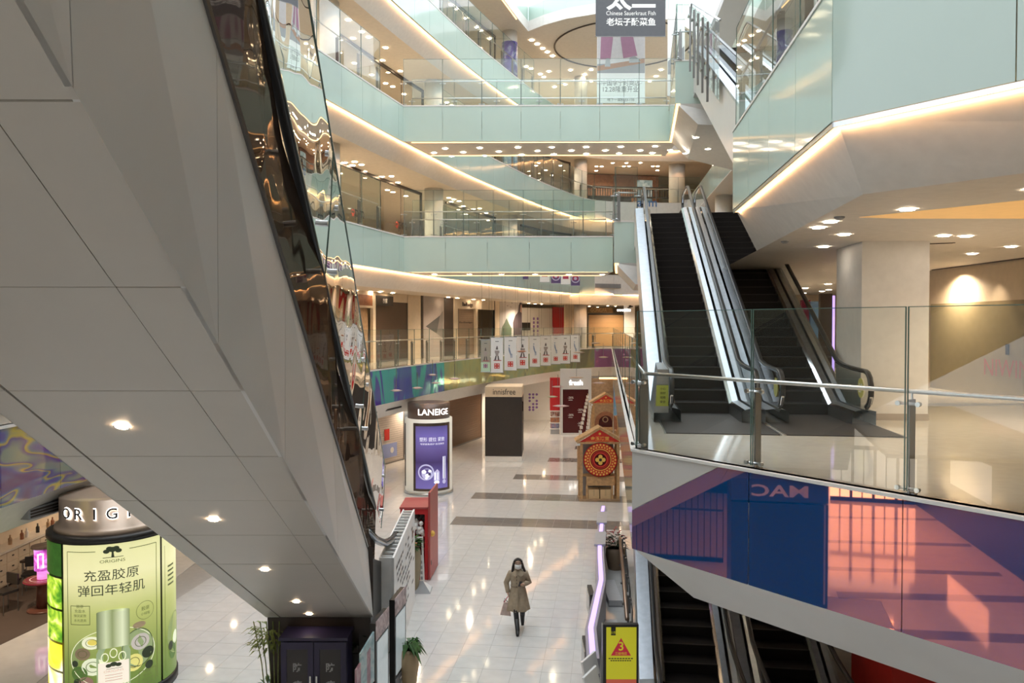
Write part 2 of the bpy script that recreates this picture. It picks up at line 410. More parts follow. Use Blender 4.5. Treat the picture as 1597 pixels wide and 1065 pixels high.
# ---- curved balconies on the far and left side
film_pt = film('dichroic_film_violet_teal', (0.10, 0.035, 0.30), (0.25, 0.72, 0.68), 0.45, rough=0.05, wav=0.25)
def film_bands(fm, stops, sc, nscale):
    nt = fm.node_tree; df = [n for n in nt.nodes if n.type == 'BSDF_DIFFUSE'][0]
    tc = nt.nodes.new('ShaderNodeTexCoord'); mp = nt.nodes.new('ShaderNodeMapping'); mp.inputs['Scale'].default_value = sc; mp.inputs['Rotation'].default_value = (.5, .4, .3)
    wv = nt.nodes.new('ShaderNodeTexNoise'); wv.inputs['Scale'].default_value = nscale; wv.inputs['Detail'].default_value = 1.0; wv.inputs['Distortion'].default_value = 1.2
    rp = nt.nodes.new('ShaderNodeValToRGB'); els = rp.color_ramp.elements
    while len(els) < len(stops): els.new(.5)
    for e, (p, c) in zip(els, stops): e.position = p; e.color = (*c, 1)
    nt.links.new(tc.outputs['Object'], mp.inputs[0]); nt.links.new(mp.outputs[0], wv.inputs['Vector']); nt.links.new(wv.outputs['Fac'], rp.inputs[0]); nt.links.new(rp.outputs[0], df.inputs[0])
_nt = film_pt.node_tree; _df = [n for n in _nt.nodes if n.type == 'BSDF_DIFFUSE'][0]
_tc = _nt.nodes.new('ShaderNodeTexCoord'); _mp = _nt.nodes.new('ShaderNodeMapping'); _mp.inputs['Scale'].default_value = (.55, .55, .30)
_wv = _nt.nodes.new('ShaderNodeTexNoise'); _wv.inputs['Scale'].default_value = 1.3; _wv.inputs['Detail'].default_value = 0.5; _wv.inputs['Distortion'].default_value = 1.8
_rp = _nt.nodes.new('ShaderNodeValToRGB'); _e = _rp.color_ramp.elements; _e[0].position = .44; _e[0].color = (.10, .42, .44, 1); _e[1].position = .52; _e[1].color = (.13, .02, .42, 1)  # teal patches imitate mirrored arches in the film's body colour
_nt.links.new(_tc.outputs['Object'], _mp.inputs[0]); _nt.links.new(_mp.outputs[0], _wv.inputs['Vector']); _nt.links.new(_wv.outputs['Fac'], _rp.inputs[0]); _nt.links.new(_rp.outputs[0], _df.inputs[0])
film_yg = film('dichroic_film_yellow_green', (0.34, 0.32, 0.17), (0.55, 0.58, 0.36), 0.40, rough=0.06, wav=0.2)
film_pk = film('dichroic_film_pink_teal', (0.42, 0.14, 0.30), (0.20, 0.62, 0.68), 0.42, rough=0.05, wav=0.25)
film_bl = film('dichroic_film_blue_gold', (0.04, 0.05, 0.34), (0.75, 0.62, 0.18), 0.38, rough=0.04, wav=0.3)
film_bands(film_bl, [(.36, (.05, .04, .30)), (.46, (.05, .10, .45)), (.50, (.10, .22, .42)), (.54, (.55, .48, .12)), (.57, (.06, .07, .38)), (.66, (.20, .34, .36))], (.9, .35, 1.2), 1.6)
film_bands(film_yg, [(.38, (.28, .28, .18)), (.50, (.44, .43, .20)), (.62, (.34, .40, .24))], (.5, .5, .5), 1.0)
def curve_slab(L, h, ins=0.7, drop=0.68, i0=3):
    zt = LV[L]; zb = zt - h; P = EDGE; n = len(P)
    Q = {o: offset(o) for o in (0.02, 0.06, ins, 3.0, 5.0, 14.0)}
    root = holder('balcony_slab')
    sl = MB(); sl.m(M['upfloor'])
    for i in range(i0, n - 1):
        a, b, c, d = Q[0.02][i], Q[0.02][i + 1], Q[14.0][i + 1], Q[14.0][i]
        for z0, z1 in ((zt - 0.25, zt),): sl.hexa([(a.x, a.y, z0), (b.x, b.y, z0), (c.x, c.y, z0), (d.x, d.y, z0), (a.x, a.y, z1), (b.x, b.y, z1), (c.x, c.y, z1), (d.x, d.y, z1)])
    sl.build('floor_plate', root)
    bk = MB(); bk.m(M['white']); bk.smooth = True
    for i in range(i0, n - 1):
        a, b = Q[0.06][i], Q[0.06][i + 1]; c, d = Q[ins][i + 1], Q[ins][i]
        bk.add([(a.x, a.y, zb), (b.x, b.y, zb), (c.x, c.y, zb - drop), (d.x, d.y, zb - drop)], [(0, 1, 2, 3)])
    bk.build('bulkhead', root)
    so = MB(); so.m(M['ceil'])
    for i in range(i0, n - 1):
        a, b = Q[ins][i], Q[ins][i + 1]; c, d = Q[14.0][i + 1], Q[14.0][i]
        so.hexa([(a.x, a.y, zb - drop), (b.x, b.y, zb - drop), (c.x, c.y, zb - drop), (d.x, d.y, zb - drop), (a.x, a.y, zb - drop + .06), (b.x, b.y, zb - drop + .06), (c.x, c.y, zb - drop + .06), (d.x, d.y, zb - drop + .06)])
    so.build('ceiling', root)
    cv = MB(); cv.m(M['cove'])
    for i in range(i0, n - 1):
        a, b = Q[0.06][i], Q[0.06][i + 1]; na, nb = ENORM[i] * .05, ENORM[i + 1] * .05
        cv.hexa([(a.x, a.y, zb - .03), (b.x, b.y, zb - .03), (b.x + nb.x, b.y + nb.y, zb - .03), (a.x + na.x, a.y + na.y, zb - .03), (a.x, a.y, zb), (b.x, b.y, zb), (b.x + nb.x, b.y + nb.y, zb), (a.x + na.x, a.y + na.y, zb)])
    if L > 2: cv.build('led_strip', root)
    for i in range(i0, n - 1):
        a, b = P[i], P[i + 1]; F = between(a, b, zb); w = F.w; y = (a.y + b.y) / 2
        mt = M['mint']
        if L == 2: mt = film_bl if y < 19 else (film_pt if y < 37.2 else (film_yg if y < 57.2 else film_pk))
        elif y > 57.2 and L < 6: mt = M['white']
        f = MB().m(mt); f.fbox(F, 0.006, w - 0.006, 0, h - 0.05, -0.02, 0.0)
        f.build('fascia_panel', root)
    cp = MB().m(M['white'])
    for i in range(i0, n - 1):
        F = between(P[i], P[i + 1], zt); cp.fbox(F, 0, F.w, -0.05, 0.0, -0.12, 0.015)
    cp.build('edge_cap', root)
    return root
SLAB = {L: curve_slab(L, 1.37 if L == 2 else 1.46) for L in (2, 3, 4, 5)}
# far roof-level gallery with an arched front
zt = LV[6]
FR6 = [AT(px, py, 1).to_2d() for px, py in ()]
arc = [(-9.0, 21.0), (-6.7, 26.0), (-5.4, 29.6), (-4.0, 34.0), (-2.2, 39.5), (-0.6, 44.0), (0.35, 47.3), (1.0, 49.3), (1.9, 48.3), (3.2, 47.3), (5.0, 46.5), (6.8, 46.5), (8.6, 47.0), (10.2, 48.2), (12, 50.5), (14, 54), (15, 60)]
g6 = holder('balcony_slab')
mb = MB().m(M['white'])
for a, b in zip(arc[:-1], arc[1:]):
    F = between(a, b, zt - 1.5); mb.fbox(F, 0, F.w, 0, 0.62, -0.15, 0)
mb.build('arched_lip', g6)
mb = MB().m(M['soffit']); mb.prism(list(reversed([(x, y + .05) for x, y in arc] + [(15, 75), (-30, 75), (-30, 21)])), zt - 1.42, zt - 1.2); mb.build('ceiling', g6)
for a, b in zip(arc[:-1], arc[1:]):
    F = between(a, b, zt - 0.88); f = MB().m(M['mint']).fbox(F, .01, F.w - .01, 0, .88, -0.03, 0); f.build('fascia_panel', g6)
mb = MB().m(M['cove'])
for a, b in zip(arc[:6], arc[1:7]):
    F = between(a, b, zt - 1.54); mb.fbox(F, 0, F.w, 0, .04, -0.12, -.06)
mb.build('led_strip', g6)
mb = MB().m(M['dark']); c6 = G(900, 66, zt - 1.5)
ring = [(c6.x + 3.0 + 4.4 * math.cos(t * math.pi / 32), 52.0 + 4.4 * math.sin(t * math.pi / 32), zt - 1.43) for t in range(64)]
mb.tube(ring, 0.06, 6, closed=True); mb.build('air_slot', g6)
# ---- outer walls that close the shops
mb = MB().m(M['warmwall'])
WALLO = offset(10.5)
for i in range(3, len(WALLO) - 1):
    a, b = WALLO[i], WALLO[i + 1]
    for zl, zh in ((LV[2], LV[3] - 2.1), (LV[3], LV[4] - 2.1), (LV[4], LV[5] - 2.1), (LV[5], LV[6] - 1.4)):
        F = between(a, b, zl); mb.fbox(F, 0, F.w, 0, zh - zl, -0.1, 0)
struct(mb, 'wall_left')
mb = MB().m(M['cream'])
mb.box(-34, 24, 76, 76.3, 0, 27); struct(mb, 'wall_back')
# ---- round columns that run up through the levels
def round_column(x, y, r, z0, z1, m=M['white']):
    b = MB().m(m); b.smooth = True; b.lathe((x, y, z0), [(r, 0), (r, z1 - z0)], 20); return b
for px in (512, 677, 795, 905):
    q = on_curve(1.75, px)
    for L in (2, 3, 4, 5):
        if px < 900 and L == 2: continue
        struct(round_column(q.x, q.y, 0.47, LV[L], LV[L + 1] - (2.12 if L < 5 else 1.42)), 'column')
for px, Y in ((1055, 60.5),):
    for L in (2, 3, 4): 
        q = AT(px, 400, Y); struct(round_column(q.x, q.y, 0.6, LV[L], LV[L + 1] - 2.12), 'column')

# ---- bridges across the atrium
def bridge(L, a, b, Y2, lab):
    """a, b: front corners (x, Y)"""
    zt = LV[L]; zb = zt - 1.46; root = holder('bridge_slab')
    F = between(a, b, zb); w = F.w; dep = Y2 - a[1]
    MB().m(M['upfloor']).fbox(F, 0, w, 1.2, 1.46, -dep, -0.02).build('floor_plate', root)
    MB().m(M['soffit']).fbox(F, 0, w, 0.02, 0.1, -dep, -0.05).build('ceiling', root)
    n = max(2, round(w / 1.7))
    for k in range(n): MB().m(M['mint']).fbox(F, w * k / n + .005, w * (k + 1) / n - .005, 0, 1.41, -0.02, 0).build('fascia_panel', root)
    for k in range(n): MB().m(M['mint']).fbox(F, w * k / n + .005, w * (k + 1) / n - .005, 0, 1.41, -dep - .02, -dep).build('fascia_panel', root)
    MB().m(M['white']).fbox(F, 0, w, 1.41, 1.46, -0.12, 0.015).build('edge_cap', root)
    for d in (-0.22, -dep + .1):
        MB().m(M['cove']).fbox(F, 0.3, w - .2, 0.0, 0.025, d - .07, d).build('led_strip', root)
    return F
B4 = bridge(4, (-4.42, 32.55), (6.75, 32.45), 35.4, 'upper')
B3 = bridge(3, (-4.42, 32.55), (4.12, 32.5), 35.2, 'lower')
# landings that run from the bridges to the escalator heads
def landing(L, A, B, xr):
    zt = LV[L]; zb = zt - 1.46; root = holder('landing_slab'); Y2 = 35.2
    MB().m(M['upfloor']).prism([(A[0] + .04, A[1] + .04), (xr, A[1] + .04), (xr + .9, Y2), (B[0] + .39, Y2)], zt - .25, zt).build('floor_plate', root)
    FL = Frame((B[0], B[1], zb), (A[0] - B[0], A[1] - B[1], 0)); w = math.hypot(A[0] - B[0], A[1] - B[1])
    for k in range(3): MB().m(M['mint']).fbox(FL, w * k / 3 + .005, w * (k + 1) / 3 - .005, 0, 1.42, -.02, 0).build('fascia_panel', root)
    FF = between(A, (xr, A[1]), zb)
    MB().m(M['mint']).fbox(FF, 0.005, 0.86, 0, 1.42, -.02, 0).build('fascia_panel', root)
    MB().m(M['white']).fbox(FF, 0.86, FF.w, 0.3, 1.42, -.02, 0).build('end_cladding', root)
    c = MB().m(M['white']); c.fbox(FL, 0, w, 1.42, 1.46, -.1, .015); c.fbox(FF, 0, .9, 1.42, 1.46, -.1, .015); c.build('edge_cap', root)
    MB().m(M['cove']).fbox(FL, 0.02, w, -.07, -.005, -.16, -.03).build('led_strip', root)
    bk = MB().m(M['white']); p0, p1 = FL.pt(0, 0, -.05), FL.pt(w, 0, -.05); p2, p3 = FL.pt(w + .1, -.75, -.75), FL.pt(0, -.75, -.75)
    r1 = Vector((xr, A[1] + .05, zb)); r2 = Vector((xr, A[1] + .3, zb - .75)); r3 = Vector((xr + .9, Y2, zb - .75))
    bk.add([p0, p1, p2, p3, r1, r2, r3], [(0, 3, 2, 1), (1, 2, 5, 4), (3, 6, 5, 2)]); bk.build('bulkhead', root)
landing(3, (3.55, 27.8), (4.18, 32.48), 8.9)
landing(4, (5.50, 27.0), (6.36, 32.45), 9.2)
# slanted white roof beam over the landings
mb = MB().m(M['panel']); p, q = AT(1118, 80, 33), AT(1176, -60, 30); w = Vector((.55, 0, 0)); t = Vector((0, .5, .2))
mb.hexa([p - w, p + w, p + w + t, p - w + t, q - w, q + w, q + w + t, q - w + t]); struct(mb, 'trim_1')

# ---- right-hand side: second-level floor, its slanted front and the level above it
RA = Vector((math.sin(math.radians(6.8)), math.cos(math.radians(6.8))))       # axis of the mall
E0 = G(986, 700, LV[2]).to_2d(); E1 = G(1597, 805.6, LV[2]).to_2d(); ED = (E1 - E0).normalized(); E2 = E0 + ED * 7.6
EB = E0 + RA * 20.5
r2 = holder('second_floor_slab')
mb = MB().m(M['upfloor'])
W0 = E0 + RA * 4.4
_in = Vector((ED.y * -1, ED.x)) * .03; _ir = Vector((.03, 0))
mb.prism([tuple(E0 + _in + _ir), tuple(E2 + _in), (18, E2.y), (18, 17.2), tuple(E0 + RA * 5.3 + Vector((.9, 0))), tuple(E0 + RA * 5.3 + _ir)], LV[2] - .3, LV[2])
s0 = E0 + RA * 5.3; s1 = E0 + RA * 46
mb.prism([tuple(s0 + _ir), tuple(s0 + Vector((.42, 0))), tuple(s1 + Vector((.42, 0))), tuple(s1 + _ir)], LV[2] - .3, LV[2])
mb.prism([(8.6, 17.2), (18, 17.2), (18, 60), (12, 60)], LV[2] - .3, LV[2])
mb.build('floor_plate', r2)
FRF = Frame((E0.x, E0.y, LV[2]), (ED.x, ED.y, 0)); FRW = (E2 - E0).length
zfb = -1.37
mirror_film = film('dichroic_film_blue_orange', (0.0, 0.11, 0.40), (0.95, 0.33, 0.19), 0.56, rough=0.015)
# white triangle at the left end, then film-covered glass panels
u1, v1 = FRF.px(1122, 727); ua, va = FRF.px(986, 795)
mb = MB().m(M['panel']); mb.fpoly(FRF, [(0, -.03), (0, va), (u1, -.03)], 0.0); mb.fpoly(FRF, [(0, -.03), (u1, -.03), (0, va)], -.03); mb.build('end_cladding', r2)
us = [FRF.px(1168, 740)[0], FRF.px(1408, 790)[0], FRF.px(1408, 790)[0] + 1.85, FRW]
t = (u1 - 0) ; 
pts0 = [(0.0, va - .01), (u1, -.035), (us[0] - .005, -.035), (us[0] - .005, zfb), (0, zfb)]
mb = MB().m(mirror_film); mb.fpoly(FRF, pts0[::-1], 0.0); mb.build('fascia_panel', r2)
for a, b in zip(us[:-1], us[1:]): MB().m(mirror_film).fbox(FRF, a + .005, b - .005, zfb, -.035, -.02, 0).build('fascia_panel', r2)
MB().m(M['white']).fbox(FRF, 0, FRW, -.035, 0, -.14, .02).build('edge_cap', r2)
# lower bulkhead
mb = MB().m(M['panel'])
h0, h1 = G(1020, 869, LV[2] + zfb), None
mb.add([FRF.pt(0, zfb, -.03), FRF.pt(FRW, zfb, -.03), FRF.pt(FRW, zfb - .62, -.55), FRF.pt(0.62, zfb - .62, -.55), FRF.pt(0.05, zfb, -.6)], [(0, 1, 2, 3), (0, 3, 4)])
mb.build('bulkhead', r2)
mb = MB().m(M['soffit']); q0 = FRF.pt(.62, zfb - .62, -.55); q1 = FRF.pt(FRW, zfb - .62, -.55)
mb.prism([(q0.x, q0.y), (q1.x, q1.y), (18, q1.y), (18, 16.2), (q0.x + .8, 16.2)], q0.z, q0.z + .05); mb.build('ceiling', r2)
# slim side edge running back along the escalator void
FS = Frame((E0.x, E0.y, LV[2]), (-RA.x, -RA.y, 0)); FS2 = Frame((s1.x, s1.y, LV[2]), (-RA.x, -RA.y, 0)); LS = (s1 - E0).length
for k in range(24):
    MB().m(M['mint']).fbox(FS2, LS * k / 24 + .006, LS * (k + 1) / 24 - .006, zfb, -.03, -.02, 0).build('fascia_panel', r2)
MB().m(M['white']).fbox(FS2, 0, LS, -.03, 0, -.1, .02).build('edge_cap', r2)

# third level on the right: floor edge, mint fascia, lit bulkhead, ceiling
H0, H1, H2 = Vector((4.10, 14.85)), Vector((3.36, 8.42)), Vector((3.36, 8.42)) + (E1 - E0).normalized() * 7.0
r3 = holder('third_floor_slab'); z3 = LV[3]; z3b = z3 - 1.47
MB().m(M['upfloor']).prism([(H0.x + .04, H0.y), (H1.x + .04, H1.y + .03), (H2.x + .03, H2.y + .03), (18, H2.y), (18, 14.85)], z3 - .3, z3).build('floor_plate', r3)
MB().m(M['upfloor']).prism([(9.2, 14.85), (18, 14.85), (18, 60), (14.6, 60)], z3 - .3, z3).build('floor_plate', r3)
F3A = between(H0, H1, z3b); F3B = between(H1, H2, z3b)
for F, n in ((F3A, 4), (F3B, 4)):
    for k in range(n): MB().m(M['mint']).fbox(F, F.w * k / n + .006, F.w * (k + 1) / n - .006, 0, 1.43, -.02, 0).build('fascia_panel', r3)
    MB().m(M['white']).fbox(F, 0, F.w, 1.43, 1.47, -.12, .015).build('edge_cap', r3)
    MB().m(M['cove']).fbox(F, 0.02, F.w, -.05, -.005, -.12, -.03).build('led_strip', r3)
    MB().m(M['steel']).fbox(F, 0, F.w, -.06, -.005, -.028, -.012).build('cove_lip', r3)
zc3 = 8.47
K0, K1, K2 = G(1180, 391, zc3), G(1346, 303, zc3), G(1597, 270, zc3)
K2 = K1 + (K2 - K1) * 2.6
mb = MB().m(M['white']); i0, i1, i2 = F3A.pt(0, 0, -.06), F3A.pt(F3A.w, 0, -.06), F3B.pt(F3B.w, 0, -.06)
mb.add([i0, i1, i2, K0, K1, K2, Vector((18, 15.5, z3b)), Vector((18, 15.5, zc3))], [(0, 3, 4, 1), (1, 4, 5, 2), (0, 6, 7, 3)]); mb.build('bulkhead', r3)
# ceiling, and a flat amber panel with a recess's glow put into its colour
mb = MB().m(M['soffit'])
ca, cb, cc, cd = G(1350, 336, zc3), G(1600, 312, zc3), G(1760, 318, zc3), G(1400, 341, zc3)
mb.add([K0, K1, K2, Vector((18, K2.y, zc3)), Vector((18, 40, zc3)), Vector((K0.x + 3.1, 40, zc3))], [(0, 1, 2, 3, 4, 5)]); mb.build('ceiling', r3)
FK = Frame(G(1352, 336, zc3 - .012), (G(1597, 316, zc3) - G(1352, 336, zc3)), Vector((0.3, 1, 0)))
mb = MB().m(mat('amber_glow_panel', (0.70, 0.42, 0.16), 0.5, emit=(1.0, .56, .18), estr=.22))
g0, g1, g2, g3 = G(1340, 339, zc3 - .004), G(1660, 306, zc3 - .004), G(1660, 341, zc3 - .004), G(1400, 341, zc3 - .004)
mb.add([g0, g1, g2, g3, g0 + Vector((0, 0, .03)), g1 + Vector((0, 0, .03)), g2 + Vector((0, 0, .03)), g3 + Vector((0, 0, .03))], [(0, 1, 2, 3), (4, 5, 6, 7), (0, 1, 5, 4), (1, 2, 6, 5), (2, 3, 7, 6), (3, 0, 4, 7)]); mb.build('amber_recess_glow', r3)
b = MB().m(M['dark']); p, q = G(1431, 381, zc3 - .012), G(1490, 379, zc3 - .012); b.hexa([p, q, q + Vector((0, .12, 0)), p + Vector((0, .12, 0)), p + Vector((0, 0, .01)), q + Vector((0, 0, .01)), q + Vector((0, .12, .01)), p + Vector((0, .12, .01))]); b.build('air_slot', r3)
# square column on the second-level floor
ca, cb, cc = G(1342, 655, LV[2]), G(1447, 656, LV[2]), G(1303, 641, LV[2])
cd = cb + (cc - ca)
mb = MB().m(M['white']); mb.prism([(ca.x, ca.y), (cb.x, cb.y), (cd.x, cd.y), (cc.x, cc.y)], LV[2] + .12, zc3); col = struct(mb, 'column')
k = 0.012; mb = MB().m(mat('stone_skirting', (0.42, 0.36, 0.30), 0.3)); mb.prism([(ca.x - k, ca.y - k), (cb.x + k, cb.y - k), (cd.x + k, cd.y + k), (cc.x - k, cc.y + k)], LV[2], LV[2] + .12); mb.build('skirting', col)
# walls behind the right-hand floor
mb = MB().m(M['warmwall']); wa, wb = G(1452, 604, LV[2]), G(1610, 628, LV[2]); wb = wa + (wb - wa) * 2.0
F = between(wa, wb, LV[2]); FRW_SHOP = F; mb.fbox(F, -.2, F.w, 0, 3.16, -.1, 0); struct(mb, 'wall_right')
mb = MB().m(mat('olive_shop_glass_back', (0.30, 0.25, 0.15), 0.25, spec=0.6)); mb.fbox(F, 0, F.w, 0.0, 2.25, 0.01, 0.03); struct(mb, 'trim_7')
mb = MB().m(M['dark']); t0, t1 = F.px(1457, 420), F.px(1597, 402); mb.tube([F.pt(*t0, .05), F.pt(t1[0] + (t1[0] - t0[0]) * .2, t1[1] + (t1[1] - t0[1]) * .2, .05)], .035, 6); struct(mb, 'trim_8')
mb = MB().m(M['warmwall']); mb.box(18, 18.3, -12, 76, 0, 27); struct(mb, 'wall_right')
mb = MB().m(M['cream']); mb.box(8.5, 18, 39.5, 39.8, LV[2], LV[3] - 2.1); struct(mb, 'wall_right')
# upper right side beyond the escalators: level three shop wall and level four / five slabs
for L in (4, 5):
    z = LV[L]; rr = holder('balcony_slab')
    a, b = Vector((9.0, 24.0)), Vector((12.6, 57.5))
    F = Frame((b.x, b.y, z - 1.46), ((a - b).x, (a - b).y, 0)); w = (a - b).length
    MB().m(M['upfloor']).prism([(a.x + .04, a.y + .04), (18, a.y + .04), (18, 60), (b.x + .04, b.y)], z - .25, z).build('floor_plate', rr)
    MB().m(M['soffit']).prism([tuple(a), (18, a.y), (18, 60), tuple(b)], z - 1.5, z - 1.44).build('ceiling', rr)
    for k in range(18): MB().m(M['mint']).fbox(F, w * k / 18 + .006, w * (k + 1) / 18 - .006, 0, 1.46, -.02, 0).build('fascia_panel', rr)
    FE = between((9.0, 24.0), (18, 24.0), z - 1.46)
    for k in range(5): MB().m(M['mint']).fbox(FE, FE.w * k / 5 + .006, FE.w * (k + 1) / 5 - .006, 0, 1.46, -.02, 0).build('fascia_panel', rr)
for x, y in ((10.6, 27), (11.4, 36), (12.2, 46)):
    for L in (3, 4): struct(round_column(x, y, .5, LV[L], LV[L + 1] - 1.5), 'column')
# unseen upper slabs added over the near right side to shade it
for L in (4, 5):
    rr = holder('balcony_slab'); z = LV[L]; poly = [(4.3, 16.4), (3.5, 8.5), (9.6, .6), (18, .6), (18, 16.4)]
    MB().m(M['soffit']).prism(poly, z - 1.47, z - 1.40).build('ceiling', rr); MB().m(M['upfloor']).prism(poly, z - .2, z).build('floor_plate', rr)
    for p, q in ((poly[0], poly[1]), (poly[1], poly[2])):
        F = between(p, q, z - 1.47)
        for k in range(4): MB().m(M['mint']).fbox(F, F.w * k / 4 + .006, F.w * (k + 1) / 4 - .006, 0, 1.47, -.02, 0).build('fascia_panel', rr)
# photographer's side: the gallery behind the camera, closed by a wall
mb = MB().m(M['upfloor']); mb.box(-12, 14, -12, 1.2, LV[2] - .3, LV[2]); struct(mb, 'floor')
mb = MB().m(M['soffit']); mb.box(-12, 14, -12, -1.0, LV[3] - 1.5, LV[3]); struct(mb, 'ceiling')
mb = MB().m(M['warmwall']); mb.box(-40, 18, -12.3, -12, 0, 27); struct(mb, 'wall_front')  # unseen wall, carried up high to block sky light from behind
for L in (4, 5, 6):  # unseen galleries added overhead to cut the sky light from behind
    mb = MB().m(M['soffit']); mb.box(-12, 14, -12, .5, LV[L] - 1.5, LV[L]); struct(mb, 'ceiling')
# ================================================================ GLASS RAILINGS
def post_mesh(h):
    b = MB().m(M['post']); b.box(-.011, .011, -.055, .055, 0, h); b.m(M['steel'])
    b.tube([(0, 0, h - .005), (0, 0, h + .06)], .012, 6)
    b.box(-.05, .05, -.035, .035, 0, .012)
    return b.mesh('post')
def clamp_mesh():
    b = MB().m(M['steel']); b.tube([(-.10, .055, 0), (.10, .055, 0)], .016, 6); b.tube([(0, 0, 0), (0, .055, 0)], .014, 6)
    for x in (-.10, .10): b.tube([(x, .05, 0), (x, .095, 0)], .026, 8)
    return b.mesh('clamp')
CLAMP = clamp_mesh(); POSTM = {}
def railing(pts, z, label, gh=1.88, rh=1.03, inn=.16, group=None, posts=True, gm=None, close=True):
    """pts: edge points in order so that the atrium lies on the viewer's side (n of each Frame)"""
    pts = [Vector(p) for p in pts]; root = thing('glass_railing', (pts[0].x, pts[0].y, z), label, 'railing', group)
    gm = gm or M['tall']
    if rh not in POSTM: POSTM[rh] = post_mesh(rh - .10)
    for a, b in zip(pts[:-1], pts[1:]):
        F = between(a, b, z); g = MB().m(gm); g.fquad(F, .012, F.w - .012, .04, gh, -.05)
        pane = g.build('glass_panel', root)
        e = MB().m(M['edge']); e.fbox(F, .008, .018, .04, gh, -.056, -.044); e.fbox(F, F.w - .018, F.w - .008, .04, gh, -.056, -.044); e.fbox(F, .012, F.w - .012, gh - .008, gh, -.056, -.044)
        e.build('polished_edge', pane)
    path = []
    for i, p in enumerate(pts):
        a = pts[max(0, i - 1)]; b = pts[min(len(pts) - 1, i + 1)]; F = between(a, b, z); c = Vector((p.x, p.y, z)) - F.n * inn
        path.append(c + Vector((0, 0, rh - .02)))
        if posts:
            mw = Matrix.Translation(c) @ Matrix.Rotation(math.atan2(F.u.y, F.u.x), 4, 'Z')
            po = inst('post', POSTM[rh], mw, root)
            for hz in (.06, rh - .14):
                m2 = mw @ Matrix.Translation((0, 0, hz)) @ Matrix.Rotation(math.pi, 4, 'Z'); inst('clamp', CLAMP, m2, po)
    h = MB().m(M['steel']); h.smooth = True; h.tube(path, .024, 8); h.build('handrail', root)
    return root
def seg(y0, y1): return [p for p in EDGE if y0 <= p.y <= y1]
railing(seg(27.5, 57.3), LV[2], 'long glass railing on the second-floor curve behind the small hanging banners', gh=1.5, rh=1.08)
railing([p for p in EDGE if p.y > 57.2 and p.x < 14], LV[2], 'glass railing at the far end of the second floor, before the brown shutter', gh=1.5, rh=1.08)
railing(seg(21, 32.0), LV[3], 'glass railing of the third-floor curve with red and black wordmarks behind it')
railing(seg(36.2, 57.3), LV[3], 'third-floor railing behind the lower bridge, along the far curve')
railing(seg(18, 32.0), LV[4], 'glass railing of the fourth-floor curve left of the upper bridge')
railing(seg(36.2, 57.3), LV[4], 'fourth-floor railing seen below the upper bridge, with dark posts')
railing([p for p in EDGE if p.y > 57.2 and p.x < 14], LV[4], 'far fourth-floor railing above the blue wordmark')
railing(seg(24, 50), LV[5], 'topmost visible curved railing beside the violet wrapped column')
for L, F, lab in ((3, B3, 'railing along the front of the lower bridge'), (4, B4, 'railing along the front of the upper bridge, across the hanging posters')):
    n = 7; pts = [(F.o + F.u * (F.w * k / n)).to_2d() for k in range(n + 1)]
    railing(pts, LV[L], lab)
    dep = 2.75; pts = [(F.o + F.u * (F.w * k / 6) - F.n * dep).to_2d() for k in range(6, -1, -1)]
    railing(pts, LV[L], lab.replace('front', 'back').replace(', across the hanging posters', ''), posts=True)
railing([(4.18, 32.4), (3.86, 30.1), (3.55, 27.8)], LV[3], 'side railing of the landing at the head of the escalators')
railing([(3.57, 27.82), (4.38, 27.82)], LV[3], 'short front railing of the lower landing beside the left escalator head')
railing([(6.36, 32.4), (5.93, 29.7), (5.5, 27.0)], LV[4], 'side railing of the upper landing by the slatted glass screen')
railing([(5.52, 27.02), (6.2, 27.02)], LV[4], 'short front railing of the upper landing')
# right foreground railing
u = [0.03, us[0], us[1], us[1] + 1.87, us[1] + 3.7]
railing([FRF.pt(k, 0, 0).to_2d() for k in u], LV[2], 'large glass railing in front of the two escalators, with a steel handrail', gh=1.88, rh=1.05, gm=glass('fore_glass', (0.93, 0.965, 0.95), body=0.02))
railing([FS2.pt(LS * k / 14, 0, 0).to_2d() for k in range(3, 15)], LV[2], 'narrow railing running back beside the escalator void', gh=1.5, rh=1.05)
railing([F3A.pt(F3A.w * k / 4, 0, 0).to_2d() for k in range(5)], LV[3], 'third-floor railing over the lit bulkhead, right of the escalators')
for q, (a, b) in enumerate((((9.0, 24.0), (12.6, 57.5)),)):
    for L in (4,):
        A, B_ = Vector(b), Vector(a); railing([A + (B_ - A) * (k / 14) for k in range(5, 15)], LV[L], 'fourth-floor railing on the right side, behind the slanted beam')

